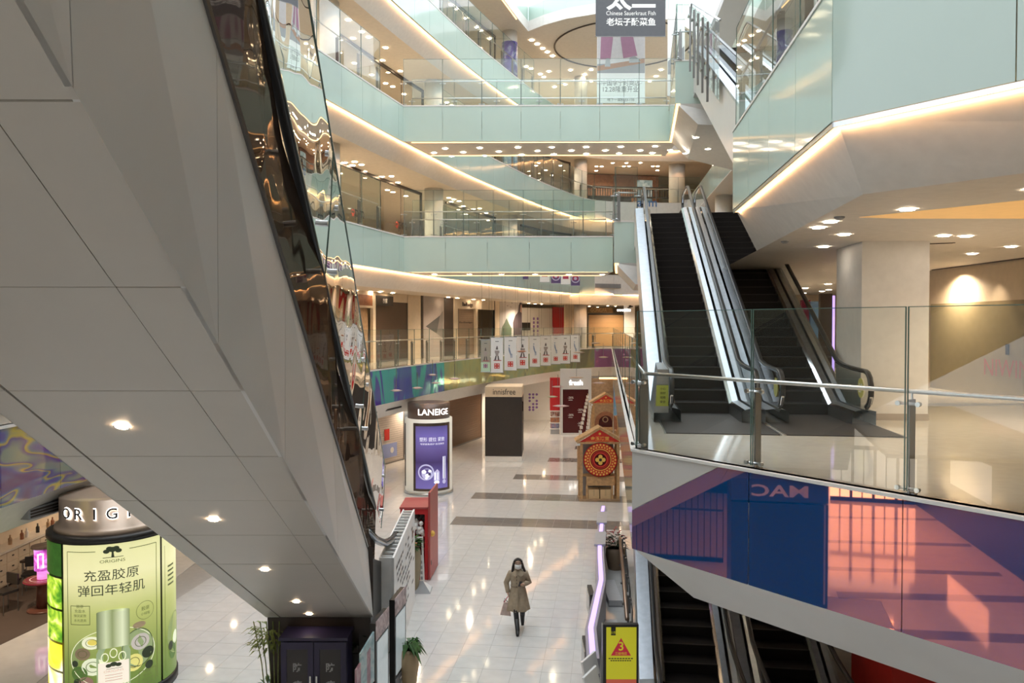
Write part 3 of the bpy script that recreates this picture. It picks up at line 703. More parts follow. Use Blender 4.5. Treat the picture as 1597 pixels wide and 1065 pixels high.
# ================================================================ ESCALATORS
def esc_parts(root, O, ax, R, H, hw=.5, half=.70, steps=26, outer=(.90, .90), bottom_loop=True, deckm=None, lab=None, soff=.95):
    A = Vector((ax[0], ax[1], 0)).normalized(); X = Vector((A.y, -A.x, 0)); O = Vector(O)
    def Lp(x, s, z): return O + X * x + A * s + Vector((0, 0, z))
    def zl(s): return max(0, min(1, s / R)) * H
    # steps
    dep, ris = R / steps, H / steps
    b = MB().m(M['step'])
    b.hexa([X * x + A * s + Vector((0, 0, z)) for z in (-ris, 0) for x, s in ((-hw, 0), (hw, 0), (hw, dep + .02), (-hw, dep + .02))])
    b.m(M['stepedge']); b.hexa([X * x + A * s + Vector((0, 0, z)) for z in (-.012, .004) for x, s in ((-hw, -.006), (hw, -.006), (hw, .028), (-hw, .028))])
    me = b.mesh('step')
    for k in range(steps): inst('step', me, Matrix.Translation(O + A * (k * dep) + Vector((0, 0, (k + 1) * ris))), root)
    for s0, s1, z in ((-1.3, 0.0, 0.0), (R, R + 1.3, H)):
        c = MB().m(M['char']); c.hexa([Lp(x, s, zz) for zz in (z - .05, z + .006) for x, s in ((-hw, s0), (hw, s0), (hw, s1), (-hw, s1))]); c.build('comb_plate', root)
    ss = [-1.5] + [0.0] + [R * k / 6 for k in range(1, 6)] + [R, R + 1.5]
    for sd, ou in ((-1, outer[0]), (1, outer[1])):
        sk = MB().m(M['steel']); x0, x1 = hw + .012, half - .03
        ins_ = MB().m(M['char'])
        for a, c in zip(ss[:-1], ss[1:]):
            za, zc = zl(a), zl(c)
            ins_.add([Lp(sd * x0, a, za - .3), Lp(sd * x0, c, zc - .3), Lp(sd * x0, c, zc + .2), Lp(sd * x0, a, za + .2)], [(0, 1, 2, 3)])
            sk.m(M['chrome']); sk.add([Lp(sd * (x0 - .006), a, za + .19), Lp(sd * (x0 - .006), c, zc + .19), Lp(sd * (x0 + .05), c, zc + .235), Lp(sd * (x0 + .05), a, za + .235)], [(0, 1, 2, 3)])
            sk.m(deckm or M['deck']); sk.add([Lp(sd * (x0 + .05), a, za + .235), Lp(sd * (x0 + .05), c, zc + .235), Lp(sd * x1, c, zc + .26), Lp(sd * x1, a, za + .26)], [(0, 1, 2, 3)])
        ins_.build('skirt', root); sk.build('inner_deck', root)
        dk = MB().m(deckm or M['deck'])
        for a, c in zip(ss[:-1], ss[1:]):
            za, zc = zl(a), zl(c)
            P = [(half + .03, .26), (ou, .24), (ou, .16)]
            for (xa, ya), (xb, yb) in zip(P[:-1], P[1:]): dk.add([Lp(sd * xa, a, za + ya), Lp(sd * xa, c, zc + ya), Lp(sd * xb, c, zc + yb), Lp(sd * xb, a, za + yb)], [(0, 1, 2, 3)])
            dk.add([Lp(sd * x1, a, za + .2), Lp(sd * x1, c, zc + .2), Lp(sd * x1, c, zc + .27), Lp(sd * x1, a, za + .27)], [(0, 1, 2, 3)])
        dk.build('outer_deck', root)
        cl = MB().m(M['panel'])
        for a, c in zip(ss[:-1], ss[1:]):
            za, zc = zl(a), zl(c)
            cl.add([Lp(sd * ou, a, za + .16), Lp(sd * ou, c, zc + .16), Lp(sd * ou, c, zc - soff), Lp(sd * ou, a, max(za - soff, -.02 if a < 0 else -9))], [(0, 1, 2, 3)])
        cl.build('side_cladding', root)
        # balustrade glass with rounded newel ends, and the handrail that wraps it
        loop0 = [(-1.55 - .34 * math.cos(t), .62 + .31 * math.sin(t)) for t in (-1.25, -.8, -.3, .2, .7, 1.15, 1.57)]
        prof = loop0 + [(-.9, .94), (-.35, .96), (0.15, 1.02)] + [(R * k / 6, H * k / 6 + .97) for k in range(1, 6)] + [(R - .15, H + .90), (R + .35, H + .95), (R + .9, H + .94)]
        loop1 = [(R + 1.45 + .34 * math.sin(t), H + .62 + .31 * math.cos(t)) for t in (0, .45, .9, 1.4, 1.9, 2.4, 2.8)]
        prof += loop1
        gp = MB().m(M['clear']); n = len(prof)
        low = [(max(-1.72, min(R + 1.6, s)), zl(s) + .25) for s, z in prof]
        gp.add([Lp(sd * half, s, z - .03) for s, z in prof] + [Lp(sd * half, s, z) for s, z in low], [(i, i + 1, n + i + 1, n + i) for i in range(n - 1)])
        gp.build('balustrade_glass', root)
        hr = MB().m(M['rubber']); hr.smooth = True; hr.ribbon([Lp(sd * half, s, z) for s, z in prof], X, .085, .045); hr.m(M['chrome']); hr.smooth = False
        hr.ribbon([Lp(sd * half, s, z - .035) for s, z in prof], X, .05, .03); hr.build('handrail', root)
    so = MB().m(M['panel'])
    for a, c in zip(ss[:-1], ss[1:]):
        so.add([Lp(-outer[0], a, zl(a) - soff), Lp(outer[1], a, zl(a) - soff), Lp(outer[1], c, zl(c) - soff), Lp(-outer[0], c, zl(c) - soff)], [(0, 1, 2, 3)])
    so.build('soffit', root)
    return Lp, zl
AX = Vector((math.sin(math.radians(7.3)), math.cos(math.radians(7.3)))); PX = Vector((AX.y, -AX.x))
U1 = Vector((3.63, 15.2)); U2 = U1 + PX * 1.81; RUN = 11.2
def flight(O, z, lab, group=None, **k):
    r = thing('escalator', (O.x, O.y, z), lab, 'escalator'); return r, esc_parts(r, (O.x, O.y, z), AX, RUN, 5.3, **k)
e1, (LP1, ZL1) = flight(U1, LV[2], 'left escalator of the pair rising from the second floor, with a yellow-green newel sticker', outer=(.98, .90), soff=1.0)
e2, (LP2, ZL2) = flight(U2, LV[2], 'right escalator of the second-floor pair, beside the square column')
V1 = U1 + AX * -.3 - PX * .17
e3, (LP3, ZL3) = flight(V1, 0.0, 'left ground-floor escalator, under the blue film fascia beside the yellow sign', outer=(1.0, .9))
e4, (LP4, ZL4) = flight(V1 + PX * 1.81, 0.0, 'right ground-floor escalator, mostly hidden by the white bulkhead')
V3 = U2 + PX * 0.1 + AX * .2
e5, (LP5, ZL5) = flight(V3, LV[3], 'upper escalator climbing to the fourth floor behind a slatted glass screen', outer=(.95, .9), soff=1.25)
# stickers on the newels of the lower pair
def newel_disc(LP, x, label, root):
    F = Frame(LP(x, -1.35, .62), (PX.x, PX.y, 0)); b = MB().m(mat('olive_sticker', (0.50, 0.47, 0.12), 0.5)); 
    nrm = LP(1, 0, 0) - LP(0, 0, 0); F = Frame(LP(x - .012, -1.35, .62), LP(0, -1, 0) - LP(0, 0, 0)); b.fdisc(F, 0, 0, .17, .0)
    if label: b.m(M['wpaper']); b.text(F, label, 0, 0, .15, .003)
    b.build('round_sticker', root)
newel_disc(LP2, .70, '2F', e2); newel_disc(LP2, -.70, '', e2)
FN = Frame(LP1(-.985, -1.64, .0), LP1(1, 0, 0) - LP1(0, 0, 0))
nh = MB().m(M['deck']); nh.smooth = False
for (xa, xb, s0, s1, z0, z1) in ((-.985, -.735, -1.64, -.2, .0, .93),):
    P = [LP1(xa, s0, .18), LP1(xb, s0, .18), LP1(xb, s1, .18), LP1(xa, s1, .18), LP1(xa + .06, s0 - .02, z1), LP1(xb, s0 - .02, z1), LP1(xb, s1, z1 + .05), LP1(xa + .1, s1, z1 + .05)]; nh.hexa(P)
nh.build('newel_housing', e1)
st = MB().m(mat('lime_sticker', (0.58, 0.62, 0.10), 0.5)); FN.n = -FN.n if FN.n.y > 0 else FN.n
st.fpoly(FN, [(.03, .30), (.245, .30), (.245, .66), (.045, .66)], .034); st.m(M['kprint'])
for k, t in enumerate(('小心', '扶好', '站稳', '安全')): st.text(FN, t, .15, .60 - k * .075, .045, .037)
st.build('warning_sticker', e1)
# dark landing mats in front of the pair
for U, LPx, lab in ((U1, LP1, 'dark entrance mat before the left escalator of the pair'), (U2, LP2, 'dark entrance mat before the right escalator of the pair')):
    b = MB().m(M['char']); b.hexa([LPx(x, s, z) for z in (.001, .014) for x, s in ((-.86, -2.95), (.86, -2.95), (.86, -1.35), (-.86, -1.35))])
    b.m(M['steel']); 
    for xa, xb in ((-.88, -.86), (.86, .88)): b.hexa([LPx(x, s, z) for z in (.001, .016) for x, s in ((xa, -2.97), (xb, -2.97), (xb, -1.35), (xa, -1.35))])
    tag(b.build('floor_mat'), lab, 'mat')
# slatted glass screen outside the upper flight
sc = thing('glass_screen', LP5(-1.02, RUN * .5, 2), 'tall glass screen with dark steel bars along the upper escalator', 'screen')
for k in range(6):
    a, c = RUN - k * 1.15, RUN - (k + 1) * 1.15
    MB().m(M['tall']).add([LP5(-1.05, a, ZL5(a) - .2), LP5(-1.05, c, ZL5(c) - .2), LP5(-1.05, c, ZL5(c) + 1.75), LP5(-1.05, a, ZL5(a) + 1.75)], [(0, 1, 2, 3)]).build('glass_panel', sc)
for k in range(5):
    s = RUN - .1 - k * 1.25
    b = MB().m(M['post']); b.hexa([LP5(x, q, ZL5(s) + z) for z in (-.55, 1.55) for x, q in ((-1.16, s - .03), (-1.10, s - .03), (-1.10, s + .03), (-1.16, s + .03))])
    b.m(M['steel'])
    for z in (.1, 1.25): b.tube([LP5(-1.18, s - .12, ZL5(s) + z), LP5(-1.18, s + .12, ZL5(s) + z)], .03, 6)
    b.build('steel_bar', sc)
b = MB().m(M['steel']); b.tube([LP5(-1.05, RUN + .3, ZL5(RUN) + 1.78), LP5(-1.05, RUN - 7, ZL5(RUN - 7) + 1.78)], .03, 6); b.tube([LP5(-1.05, RUN + .3, ZL5(RUN) + 1.78), LP5(-1.05, RUN + .75, ZL5(RUN) + 1.3), LP5(-1.05, RUN + .8, ZL5(RUN) + .3)], .03, 6); b.build('top_rail', sc)

# ---------------- the large escalator on the left, coming down from above the viewer
DL = (-.06, 1.0)
def edge_r(Y): return -2.37 + .06 * (13.5 - Y)
def edge_l(Y): return -4.20 + .045 * (13.5 - Y)
def sz(Y): return 2.0 + .577 * (13.5 - Y)
big = thing('escalator', (-3.2, 14.0, 0), 'huge white-clad escalator descending on the left, seen from below', 'escalator')
YB, YT = 13.5, -1.5
def sof(Y, t): return Vector((edge_l(Y) + (edge_r(Y) - edge_l(Y)) * t, Y, sz(Y)))
cuts = []
for py, px in ((880, 400), (835, 400), (781, 350), (712, 300), (610, 250), (448, 150), (157, 100)):
    d = ray(px, py); Y = (2.0 + .577 * 13.5 - EYE) / (d.z / d.y + .577); cuts.append(Y)
ys = [YB] + cuts + [YT]
pm = mat('bounce_tinted_cladding', (0.49, 0.445, 0.40), .35, noise=.02, nscale=2); tc_ = [0.0, .13, .80, 1.0]  # underside: floor bounce and shade put into a warmer, darker colour
g = 0.006
def gp_(t): return .006 if abs(t - .13) < .01 else (.0015 if 0 < t < 1 else 0)
for a, c in zip(ys[:-1], ys[1:]):
    for t0, t1 in zip(tc_[:-1], tc_[1:]):
        if a <= c: continue
        dz = (hash((round(a, 2), t0)) % 3) * .002
        p = [sof(a - g, t0 + gp_(t0)), sof(a - g, t1 - gp_(t1)), sof(c + g, t1 - gp_(t1)), sof(c + g, t0 + gp_(t0))]
        up = Vector((0, 0, .03)); dn = Vector((0, 0, dz))
        MB().m(pm).hexa([q + dn for q in p] + [q + up for q in p]).build('soffit_panel', big)
b = MB().m(mat('grey_truss', (.22, .2, .19), .6)); b.hexa([sof(YB, .01) + Vector((0, 0, .03)), sof(YB, .99) + Vector((0, 0, .03)), sof(YT, .99) + Vector((0, 0, .03)), sof(YT, .01) + Vector((0, 0, .03)), sof(YB, .01) + Vector((0, 0, .1)), sof(YB, .99) + Vector((0, 0, .1)), sof(YT, .99) + Vector((0, 0, .1)), sof(YT, .01) + Vector((0, 0, .1))]); b.build('truss', big)
# right cladding: splayed panels from the crease up to the glass line
def gbase(Y): return Vector((-1.54 - .0963 * (Y - 4.0), Y, 10.94 - .577 * Y))
def ghand(Y, h, o=0.0): v = gbase(Y); return v + Vector((.02 * h + o, 0, h))
cy = [13.5, 9.8, 6.9, 5.05, 3.2, 1.2, -1.5]; seam = [0, .9, .75, .8, .75, .6, 0]
for k in range(len(cy) - 1):
    a, c = cy[k], cy[k + 1]; sa = seam[k]; sb = seam[k + 1]
    p = [sof(a - g, 1), gbase(a - sa - g * .5), gbase(c - sb + g * .5), sof(c + g, 1)]
    n = Vector((-.03, 0, .0)); MB().m(M['panel']).hexa(p + [q + n for q in p]).build('side_panel', big)
e = MB().m(mat('truss_edge_trim', (0.10, 0.09, 0.085), 0.35, .6)); e.tube([gbase(13.3) + Vector((.004, 0, .01)), gbase(-1.5) + Vector((.004, 0, .01))], .022, 6); e.build('edge_trim', big)
# left side cladding, inner body
b = MB().m(pm); b.add([sof(YB, 0), sof(YT, 0), sof(YT, 0) + Vector((-.1, 0, 1.15)), sof(YB, 0) + Vector((-.1, 0, 1.15))], [(0, 1, 2, 3)]); b.build('side_panel', big)
b = MB().m(M['dark']); b.add([sof(YB, 0), sof(YB, 1), sof(YB, 1) + Vector((0, 0, 1.2)), sof(YB, 0) + Vector((0, 0, 1.2))], [(0, 1, 2, 3)]); b.add([sof(YB, 0.02) + Vector((0, -.05, .02)), sof(YB, .98) + Vector((0, -.05, .02)), Vector((edge_r(YB), YB + .3, 0.0)), Vector((edge_l(YB), YB + .3, 0.0))], [(0, 1, 2, 3)]); b.build('pit_wall', big)
# steps
dep = .42; ris = dep * .577
b = MB().m(M['step']); b.box(-.5, .5, -dep, .02, -.14, 0.0); b.m(M['stepedge']); b.box(-.5, .5, -.01, .02, -.012, .004); me = b.mesh('step')
for k in range(40):
    Y = 18.2 - k * dep; z = .1 + ris * k
    if Y < 2.0: break
    inst('step', me, Matrix.Translation((-3.28 + .055 * (13.5 - Y), Y, z)), big)
brown = film('smoked_wavy_balustrade', (0.040, 0.024, 0.018), (0.60, 0.50, 0.42), 0.18, rough=0.03, wav=0.35)
b = MB().m(brown)
N = 16; pr = [15.2 - k * (14.0 / N) for k in range(N + 1)]
vs = [gbase(y) + Vector((-.03, 0, .03)) for y in pr] + [ghand(y, 1.25, -.05 + .05 * math.sin(y * 1.7)) for y in pr]
b.smooth = True; b.add(vs, [(i, i + 1, N + 2 + i, N + 1 + i) for i in range(N)]); b.build('smoked_balustrade', big)
b = MB().m(M['rubber']); b.smooth = True; b.ribbon([ghand(y, 1.3, -.05) for y in pr], (1, 0, 0), .09, .05); b.build('handrail', big)
b = MB().m(M['rubber']); b.smooth = True
b.ribbon([Vector((-4.35 + .055 * (13.5 - y), y, 10.94 - .577 * y + 1.0)) for y in pr], (1, 0, 0), .09, .05); b.build('handrail', big)
b = MB().m(M['clear']); b.add([Vector((-4.35 + .055 * (13.5 - y), y, 10.94 - .577 * y + q)) for q in (0.0, 1.0) for y in (15.5, -1.0)], [(0, 1, 3, 2)]); b.build('balustrade_glass', big)
# newel curve of the balustrade at the foot
b = MB().m(M['deck']); b.smooth = True
nb = [Vector((-2.62, q, zz)) for q, zz in ((14.2, 3.3), (15.2, 2.85), (16.2, 2.5), (17.2, 2.3), (18.0, 2.22), (18.5, 2.05), (18.6, 1.75), (18.4, 1.5))]
b.ribbon(nb, (1, 0, 0), .16, .07); b.build('newel', big)
b = MB().m(M['rubber']); b.smooth = True; b.ribbon([q + Vector((0, .04, .06)) for q in nb], (1, 0, 0), .09, .05); b.build('handrail', big)
b = MB().m(M['black']); b.add([Vector((-2.62, 13.5, 0)), Vector((-2.62, 19.0, 0)), Vector((-2.62, 18.8, 1.2)), Vector((-2.62, 13.5, 3.1))], [(0, 1, 2, 3)]); b.build('newel_base', big)
# tall outer glass screen with point fixings
gsc = thing('glass_screen', gbase(9) + Vector((.1, 0, 1)), 'tall leaning glass screen clipped along the huge left escalator', 'screen')
wavyg = glass('rippled_safety_glass', (0.86, 0.95, 0.925), 1.55, wav=0.30, wscale=1.1, body=0.04)
cuts2 = [15.6, 11.4, 7.8, 4.6, 1.0]
for a, c in zip(cuts2[:-1], cuts2[1:]):
    p = MB().m(wavyg); p.smooth = True; n = 8
    yy = [a - .01 - (a - c - .02) * k / n for k in range(n + 1)]
    p.add([ghand(y, 1.05, .06) for y in yy] + [ghand(y, 1.65, .10) for y in yy] + [ghand(y, 2.25, .12) for y in yy], [(i, i + 1, n + 2 + i, n + 1 + i) for i in range(n)] + [(n + 1 + i, n + 2 + i, 2 * n + 3 + i, 2 * n + 2 + i) for i in range(n)])
    pane = p.build('glass_panel', gsc)
    e = MB().m(M['edge']); e.tube([ghand(a - .01, 1.05, .06), ghand(a - .01, 1.65, .10), ghand(a - .01, 2.25, .12)], .008, 5); e.tube([ghand(y, 2.25, .12) for y in yy], .010, 5); e.build('polished_edge', pane)
    for y in (a - .35, c + .35):
        for h in (1.3, 1.95):
            k = MB().m(M['steel']); q = ghand(y, h, .1); k.tube([q + Vector((-.09, 0, 0)), q + Vector((.03, 0, 0))], .028, 8); k.build('point_fixing', pane)
# recessed lights in its underside
def disc_light(name, c, r, nrm, label, group, m=None, ring=None):
    nrm = Vector(nrm).normalized(); ref = Vector((1, 0, 0)); u_ = (ref - nrm * ref.dot(nrm)).normalized(); v_ = nrm.cross(u_)
    F = Frame(c, u_, v_); b = MB()
    root = None
    b.m(m or M['lens']); b.fdisc(F, 0, 0, r * .82, .006, 14)
    b.m(ring or M['white']); b.fring(F, 0, 0, r * .8, r, .010, 14); 
    o = b.build(name); tag(o, label, 'ceiling light', group); return o
sn = Vector((0, -.577, -1)).normalized()
for (px, py, q) in ((190, 664, 'nearest'), (333, 810, 'second'), (413, 888, 'third'), (462, 938, 'fourth'), (482, 957, 'lowest')):
    d = ray(px, py); Y = (2.0 + .577 * 13.5 - EYE) / (d.z / d.y + .577); c = ray(px, py) * (Y / ray(px, py).y) + Vector((0, 0, EYE))
    disc_light('downlight', c + sn * .004, .062, sn, 'small recessed light in the big escalator soffit, %s down the slope' % q, 'lights under the left escalator')
# ================================================================ CEILING LIGHTS
def lights(pts, z, r, label, group, m=None, rings=True, dz=0.0):
    ords = 'first second third fourth fifth sixth seventh eighth ninth tenth eleventh twelfth thirteenth fourteenth fifteenth sixteenth seventeenth eighteenth nineteenth twentieth'.split()
    ords += ['twenty-' + o for o in ords[:9]]
    for k, (px, py) in enumerate(sorted(pts)):
        c = G(px, py, z - dz); disc_light('downlight', c + Vector((0, 0, -.008)), r, (0, 0, -1), label + ', %s from the left' % ords[k], group, m)
def cr(o, k, P): return [(o[0] + x / k, o[1] + y / k) for x, y in P]
Z4 = LV[4] - 1.44; Z3 = LV[3] - 1.44
lights(cr((440, 0), 3.945, [(935, 940), (1003, 913), (1043, 960), (1115, 936), (1216, 909), (1247, 957), (1333, 932), (1450, 906), (1473, 953)]) +
       cr((780, 0), 3.945, [(110, 906), (230, 928), (131, 952), (318, 905), (330, 949), (438, 926), (530, 904), (530, 946), (647, 925), (742, 902), (732, 944), (861, 925), (954, 900), (936, 941)]),
       Z4, .13, 'round downlight in the underside of the upper bridge', 'downlights under the upper bridge', M['lensc'])
lights([(1046 / 3.945 + 780, 921 / 3.945), (1139 / 3.945 + 780, 941 / 3.945), (1278 / 3.945 + 780, 232), (1085, 214)], LV[4] - 2.2, .13, 'round downlight beneath the upper landing', 'downlights under the upper landing', M['lensc'])
lights([(677.6, 427.6), (732, 427.6), (782, 427.7), (834.7, 427.7), (887.4, 428), (939.5, 428)], Z3, .13, 'round downlight in the underside of the lower bridge', 'downlights under the lower bridge', M['lensc'])
lights(cr((1150, 300), 2.803, [(407, 127), (355, 152), (467, 183), (377, 236), (743, 73), (902, 188), (1197, 236), (1027, 267), (1300, -16), (1000, 190)]), zc3, .115, 'large round downlight in the ceiling before the square column', 'downlights over the right-hand floor', M['lensc'])
lights(cr((1150, 300), 2.803, [(902, 357), (950, 340), (1000, 332), (1053, 323), (1093, 333), (1100, 358), (990, 372), (297, 418), (397, 400), (290, 440), (330, 450), (400, 425), (370, 432)]), zc3, .14, 'downlight deep under the right-hand ceiling', 'distant downlights on the right', M['lensc'])
lights(cr((500, 230), 5.323, [(200, 125), (282, 118), (265, 148), (340, 142), (160, 215), (365, 198), (510, 242), (588, 238), (642, 290), (555, 352), (600, 370), (708, 402), (85, 115), (1065, 418), (1105, 430), (1085, 450), (1150, 445), (1185, 486), (1270, 510), (1320, 505), (1375, 543), (1205, 553), (1390, 603)]),
       LV[4] - 2.14, .13, 'downlight in the third-floor shop ceiling', 'third-floor shop downlights')
lights(cr((440, 0), 3.945, [(407, 122), (490, 195), (437, 235), (533, 228), (637, 292), (617, 370), (445, 388), (552, 460), (727, 437), (637, 512), (680, 532), (750, 578), (1013, 630), (1045, 648)]),
       LV[5] - 2.14, .13, 'downlight in the fourth-floor shop ceiling', 'fourth-floor shop downlights')
lights(cr((440, 0), 3.945, [(1040, 30), (1073, 55), (1132, 115), (1197, 168), (1222, 190), (1275, 238), (1217, 298)]), LV[6] - 1.44, .13, 'downlight in the fifth-floor ceiling', 'fifth-floor downlights')
lights(cr((780, 0), 3.945, [(195, 248), (228, 272), (262, 299), (291, 321), (322, 345), (190, 423), (247, 457), (268, 475), (433, 432), (520, 460), (465, 495), (335, 535), (160, 410), (300, 440), (400, 520), (560, 500), (560, 430), (920, 500), (960, 470), (990, 430)]), LV[6] - 1.44, .15, 'small light in the round ceiling beyond the upper bridge', 'lights of the round ceiling')
lights(cr((530, 410), 5.323, [(90, 218), (130, 230), (175, 255), (255, 240), (337, 240), (437, 250), (450, 275), (527, 290), (900, 285), (975, 292), (960, 310), (1045, 303), (1110, 303), (1150, 320), (1190, 308), (1240, 325)]) +
       cr((740, 410), 5.915, [(500, 372), (560, 378), (620, 380), (1135, 408), (1060, 400), (1230, 395), (1300, 400)]), LV[3] - 2.16, .12, 'downlight over the second-floor shopfronts', 'second-floor shopfront downlights')
lights(cr((780, 230), 5.323, [(320, 128), (487, 110), (380, 188), (430, 230), (935, 128), (1048, 128), (1165, 127), (800, 157), (843, 157), (1028, 155), (1070, 155), (1268, 155), (1308, 155), (798, 192), (1305, 190), (300, 150), (500, 150)]), LV[5] - 2.14, .14, 'downlight at the far end of the fourth floor', 'far fourth-floor downlights')
# ground-floor shop lights (under the second-floor balcony) and wall washers
for k, (x, y) in enumerate([(-10.5, 14.5), (-12.5, 17.5), (-11, 20.5), (-9.0, 23.5), (-13, 23), (-9.5, 27), (-7.5, 30), (-9, 33.5), (-6.3, 35.5), (-4.5, 40), (-3.4, 44.5), (-1, 47.5), (0.8, 51.2), (2.2, 54.6), (-11.5, 9), (-13, 12), (4.2, 58.6)]):
    disc_light('downlight', (x, y, LV[2] - 2.07), .11, (0, 0, -1), 'ground-floor shopfront downlight, %s in the order built along the curve'.replace(' in the order built', '') % 'first second third fourth fifth sixth seventh eighth ninth tenth eleventh twelfth thirteenth fourteenth fifteenth sixteenth seventeenth'.split()[k], 'ground-floor shop downlights')
def lamp(name, kind, loc, power, col, size=.2, rot=None, spot=None):
    l = bpy.data.lights.new(name, kind); l.energy = power; l.color = col
    if kind == 'SPOT': l.spot_size = spot or 1.2; l.spot_blend = .9; l.shadow_soft_size = size
    if kind == 'AREA': l.size = size
    if kind == 'POINT': l.shadow_soft_size = size
    o = bpy.data.objects.new(name, l); COL.objects.link(o); o.location = loc
    if rot: o.rotation_euler = rot
    return o
for u_ in (1.2, 3.0, 4.8, 6.6):
    c = FRW_SHOP.pt(u_, 2.95, .45); o = lamp('wall_washer', 'SPOT', c, 22, WARM, .05, spot=1.3); d = (FRW_SHOP.pt(u_, 1.6, 0) - c); o.rotation_euler = d.to_track_quat('-Z', 'Y').to_euler()
# shop lamps (one per bay, at the ceiling)
for (x, y, z, p) in ((-9.5, 30, LV[4] - 2.4, 520), (-6.5, 38, LV[4] - 2.4, 420), (-3.5, 46, LV[4] - 2.4, 420), (-10, 28, LV[5] - 2.4, 520), (-7, 38, LV[5] - 2.4, 420), (-4, 47, LV[5] - 2.4, 420),
                     (-8.0, 29.5, LV[3] - 2.4, 190), (-4.2, 34.8, LV[3] - 2.4, 200), (-2.2, 41.0, LV[3] - 2.4, 200), (1.2, 51.5, LV[3] - 2.4, 420), (8, 59, LV[3] - 2.4, 320),
                     (2, 62, LV[6] - 1.7, 500), (9, 62, LV[6] - 1.7, 500), (8, 62, LV[5] - 2.4, 260), (3, 58, LV[5] - 2.4, 200), (-8, 36, LV[6] - 1.7, 400), (-3, 46, LV[6] - 1.7, 300),
                     (11, 20, zc3 - .3, 260), (13, 28, zc3 - .3, 260), (9, 12.5, zc3 - .3, 200), (13, 12, zc3 - .3, 200),
                     (-11.5, 18, 2.9, 110), (-12, 24, 2.9, 90), (-8.6, 33, 2.9, 160), (-5.2, 41, 2.9, 160), (-.5, 50, 2.9, 200), (4.5, 55, 2.9, 160), (8, 50, 3.2, 200), (7.5, 38, 3.2, 160)):
    lamp('shop_lamp', 'SPOT', (x, y, z + .12), p * 1.3, WARM, .08, spot=2.75)

# warm LED tape in the coves: strip lamps laid along the slab edges, shining on the bulkheads
def strip(p, q, z, inward, power, w=.05):
    d = (q - p); L = d.length; l = bpy.data.lights.new('cove_tape', 'AREA'); l.shape = 'RECTANGLE'; l.size = L; l.size_y = w; l.energy = power * L; l.color = (1.0, .52, .22)
    o = bpy.data.objects.new('cove_tape', l); COL.objects.link(o); c = (p + q) / 2; o.location = (c.x, c.y, z)
    x = Vector((d.x, d.y, 0)).normalized(); n = Vector((inward.x, inward.y, -0.55)).normalized(); y = (-n).cross(x).normalized()
    o.matrix_world = Matrix.Translation(o.location) @ Matrix((x, y, -n)).transposed().to_4x4()
for L in (3, 4, 5):
    z = LV[L] - 1.46 - .04; idx = [i for i in range(len(EDGE)) if EDGE[i].y > 17]
    for k in range(0, len(idx) - 3, 3):
        a, c = EDGE[idx[k]], EDGE[idx[k + 3]]; n = (ENORM[idx[k]] + ENORM[idx[k + 3]]) / 2; strip(a + n * .08, c + n * .08, z, n, 5.5)
for F in (F3A, F3B):
    p, q = F.pt(.05, -.06, -.10).to_2d(), F.pt(F.w - .05, -.06, -.10).to_2d(); strip(p, q, z3b - .05, (-F.n).to_2d(), 4.6)

# ================================================================ SHOPFRONTS
def P4(F, x0, x1, y0, y1):
    xm, ym = (x0 + x1) / 2, (y0 + y1) / 2
    return F.px(x0, ym)[0], F.px(x1, ym)[0], F.px(xm, y1)[1], F.px(xm, y0)[1]
# glazed fronts of the third, fourth and fifth floors
FRONT = 2.85
def glazed(L, a, b, label, zb_top, decals=None):
    zt = LV[L]; h = zb_top - zt
    pts = [p for p in offset(FRONT)]
    A, B = on_curve(FRONT, a), on_curve(FRONT, b)
    n = max(1, round((B - A).length / 2.0)); root = thing('shop_window', (A.x, A.y, zt), label, 'shop window')
    mid = [A] + [on_curve(FRONT, a + (b - a) * k / n) for k in range(1, n)] + [B]
    for p, q in zip(mid[:-1], mid[1:]):
        F = between(p, q, zt); MB().m(M['shopglass']).fquad(F, .008, F.w - .008, .06, h - .1, 0).build('glass_pane', root)
        t = MB().m(M['dark']); t.fbox(F, 0, F.w, h - .12, h, -.06, .06); t.fbox(F, 0, F.w, 0, .06, -.04, .04); t.fbox(F, -.012, .012, 0, h - .1, -.01, .01); t.build('frame', root)
    F = between(mid[-2], mid[-1], zt); MB().m(M['dark']).fbox(F, F.w - .05, F.w + .03, 0, h, -.05, .06).build('end_post', root)
    return root
w31 = glazed(3, 500, 657, 'third-floor shop window with two red and black wordmarks on the glass', LV[4] - 2.14)
w32 = glazed(3, 696, 772, 'third-floor shop window right of the round column', LV[4] - 2.14)
glazed(3, 812, 890, 'third-floor shop window glimpsed behind the lower bridge', LV[4] - 2.14)
glazed(4, 528, 660, 'fourth-floor shop window left of the round column', LV[5] - 2.14)
glazed(4, 696, 772, 'fourth-floor shop window right of the round column', LV[5] - 2.14)
glazed(4, 812, 888, 'fourth-floor shop window seen below the upper bridge', LV[5] - 2.14)
glazed(5, 600, 772, 'fifth-floor shop window above the slanting lit edge', LV[6] - 1.44)
# the wordmarks on the third-floor glass
for k, (px0, px1, py) in enumerate(((547, 567, 333), (616, 633, 352))):
    F = facade(FRONT - .01, px0 - 8, px1 + 8, LV[3]); u0, v0 = F.px(px0, py); u1, _ = F.px(px1, py); h = (u1 - u0) * .42
    b = MB(); b.m(mat('wordmark_red', (0.65, 0.10, 0.06), .5)); b.text(F, 'ə', u0 + (u1 - u0) * .16, v0 + .03, h * .80, .012, bold=.01)
    b.m(M['char']); b.text(F, 'pm', u0 + (u1 - u0) * .66, v0, h, .012); b.build('lettering', w31)
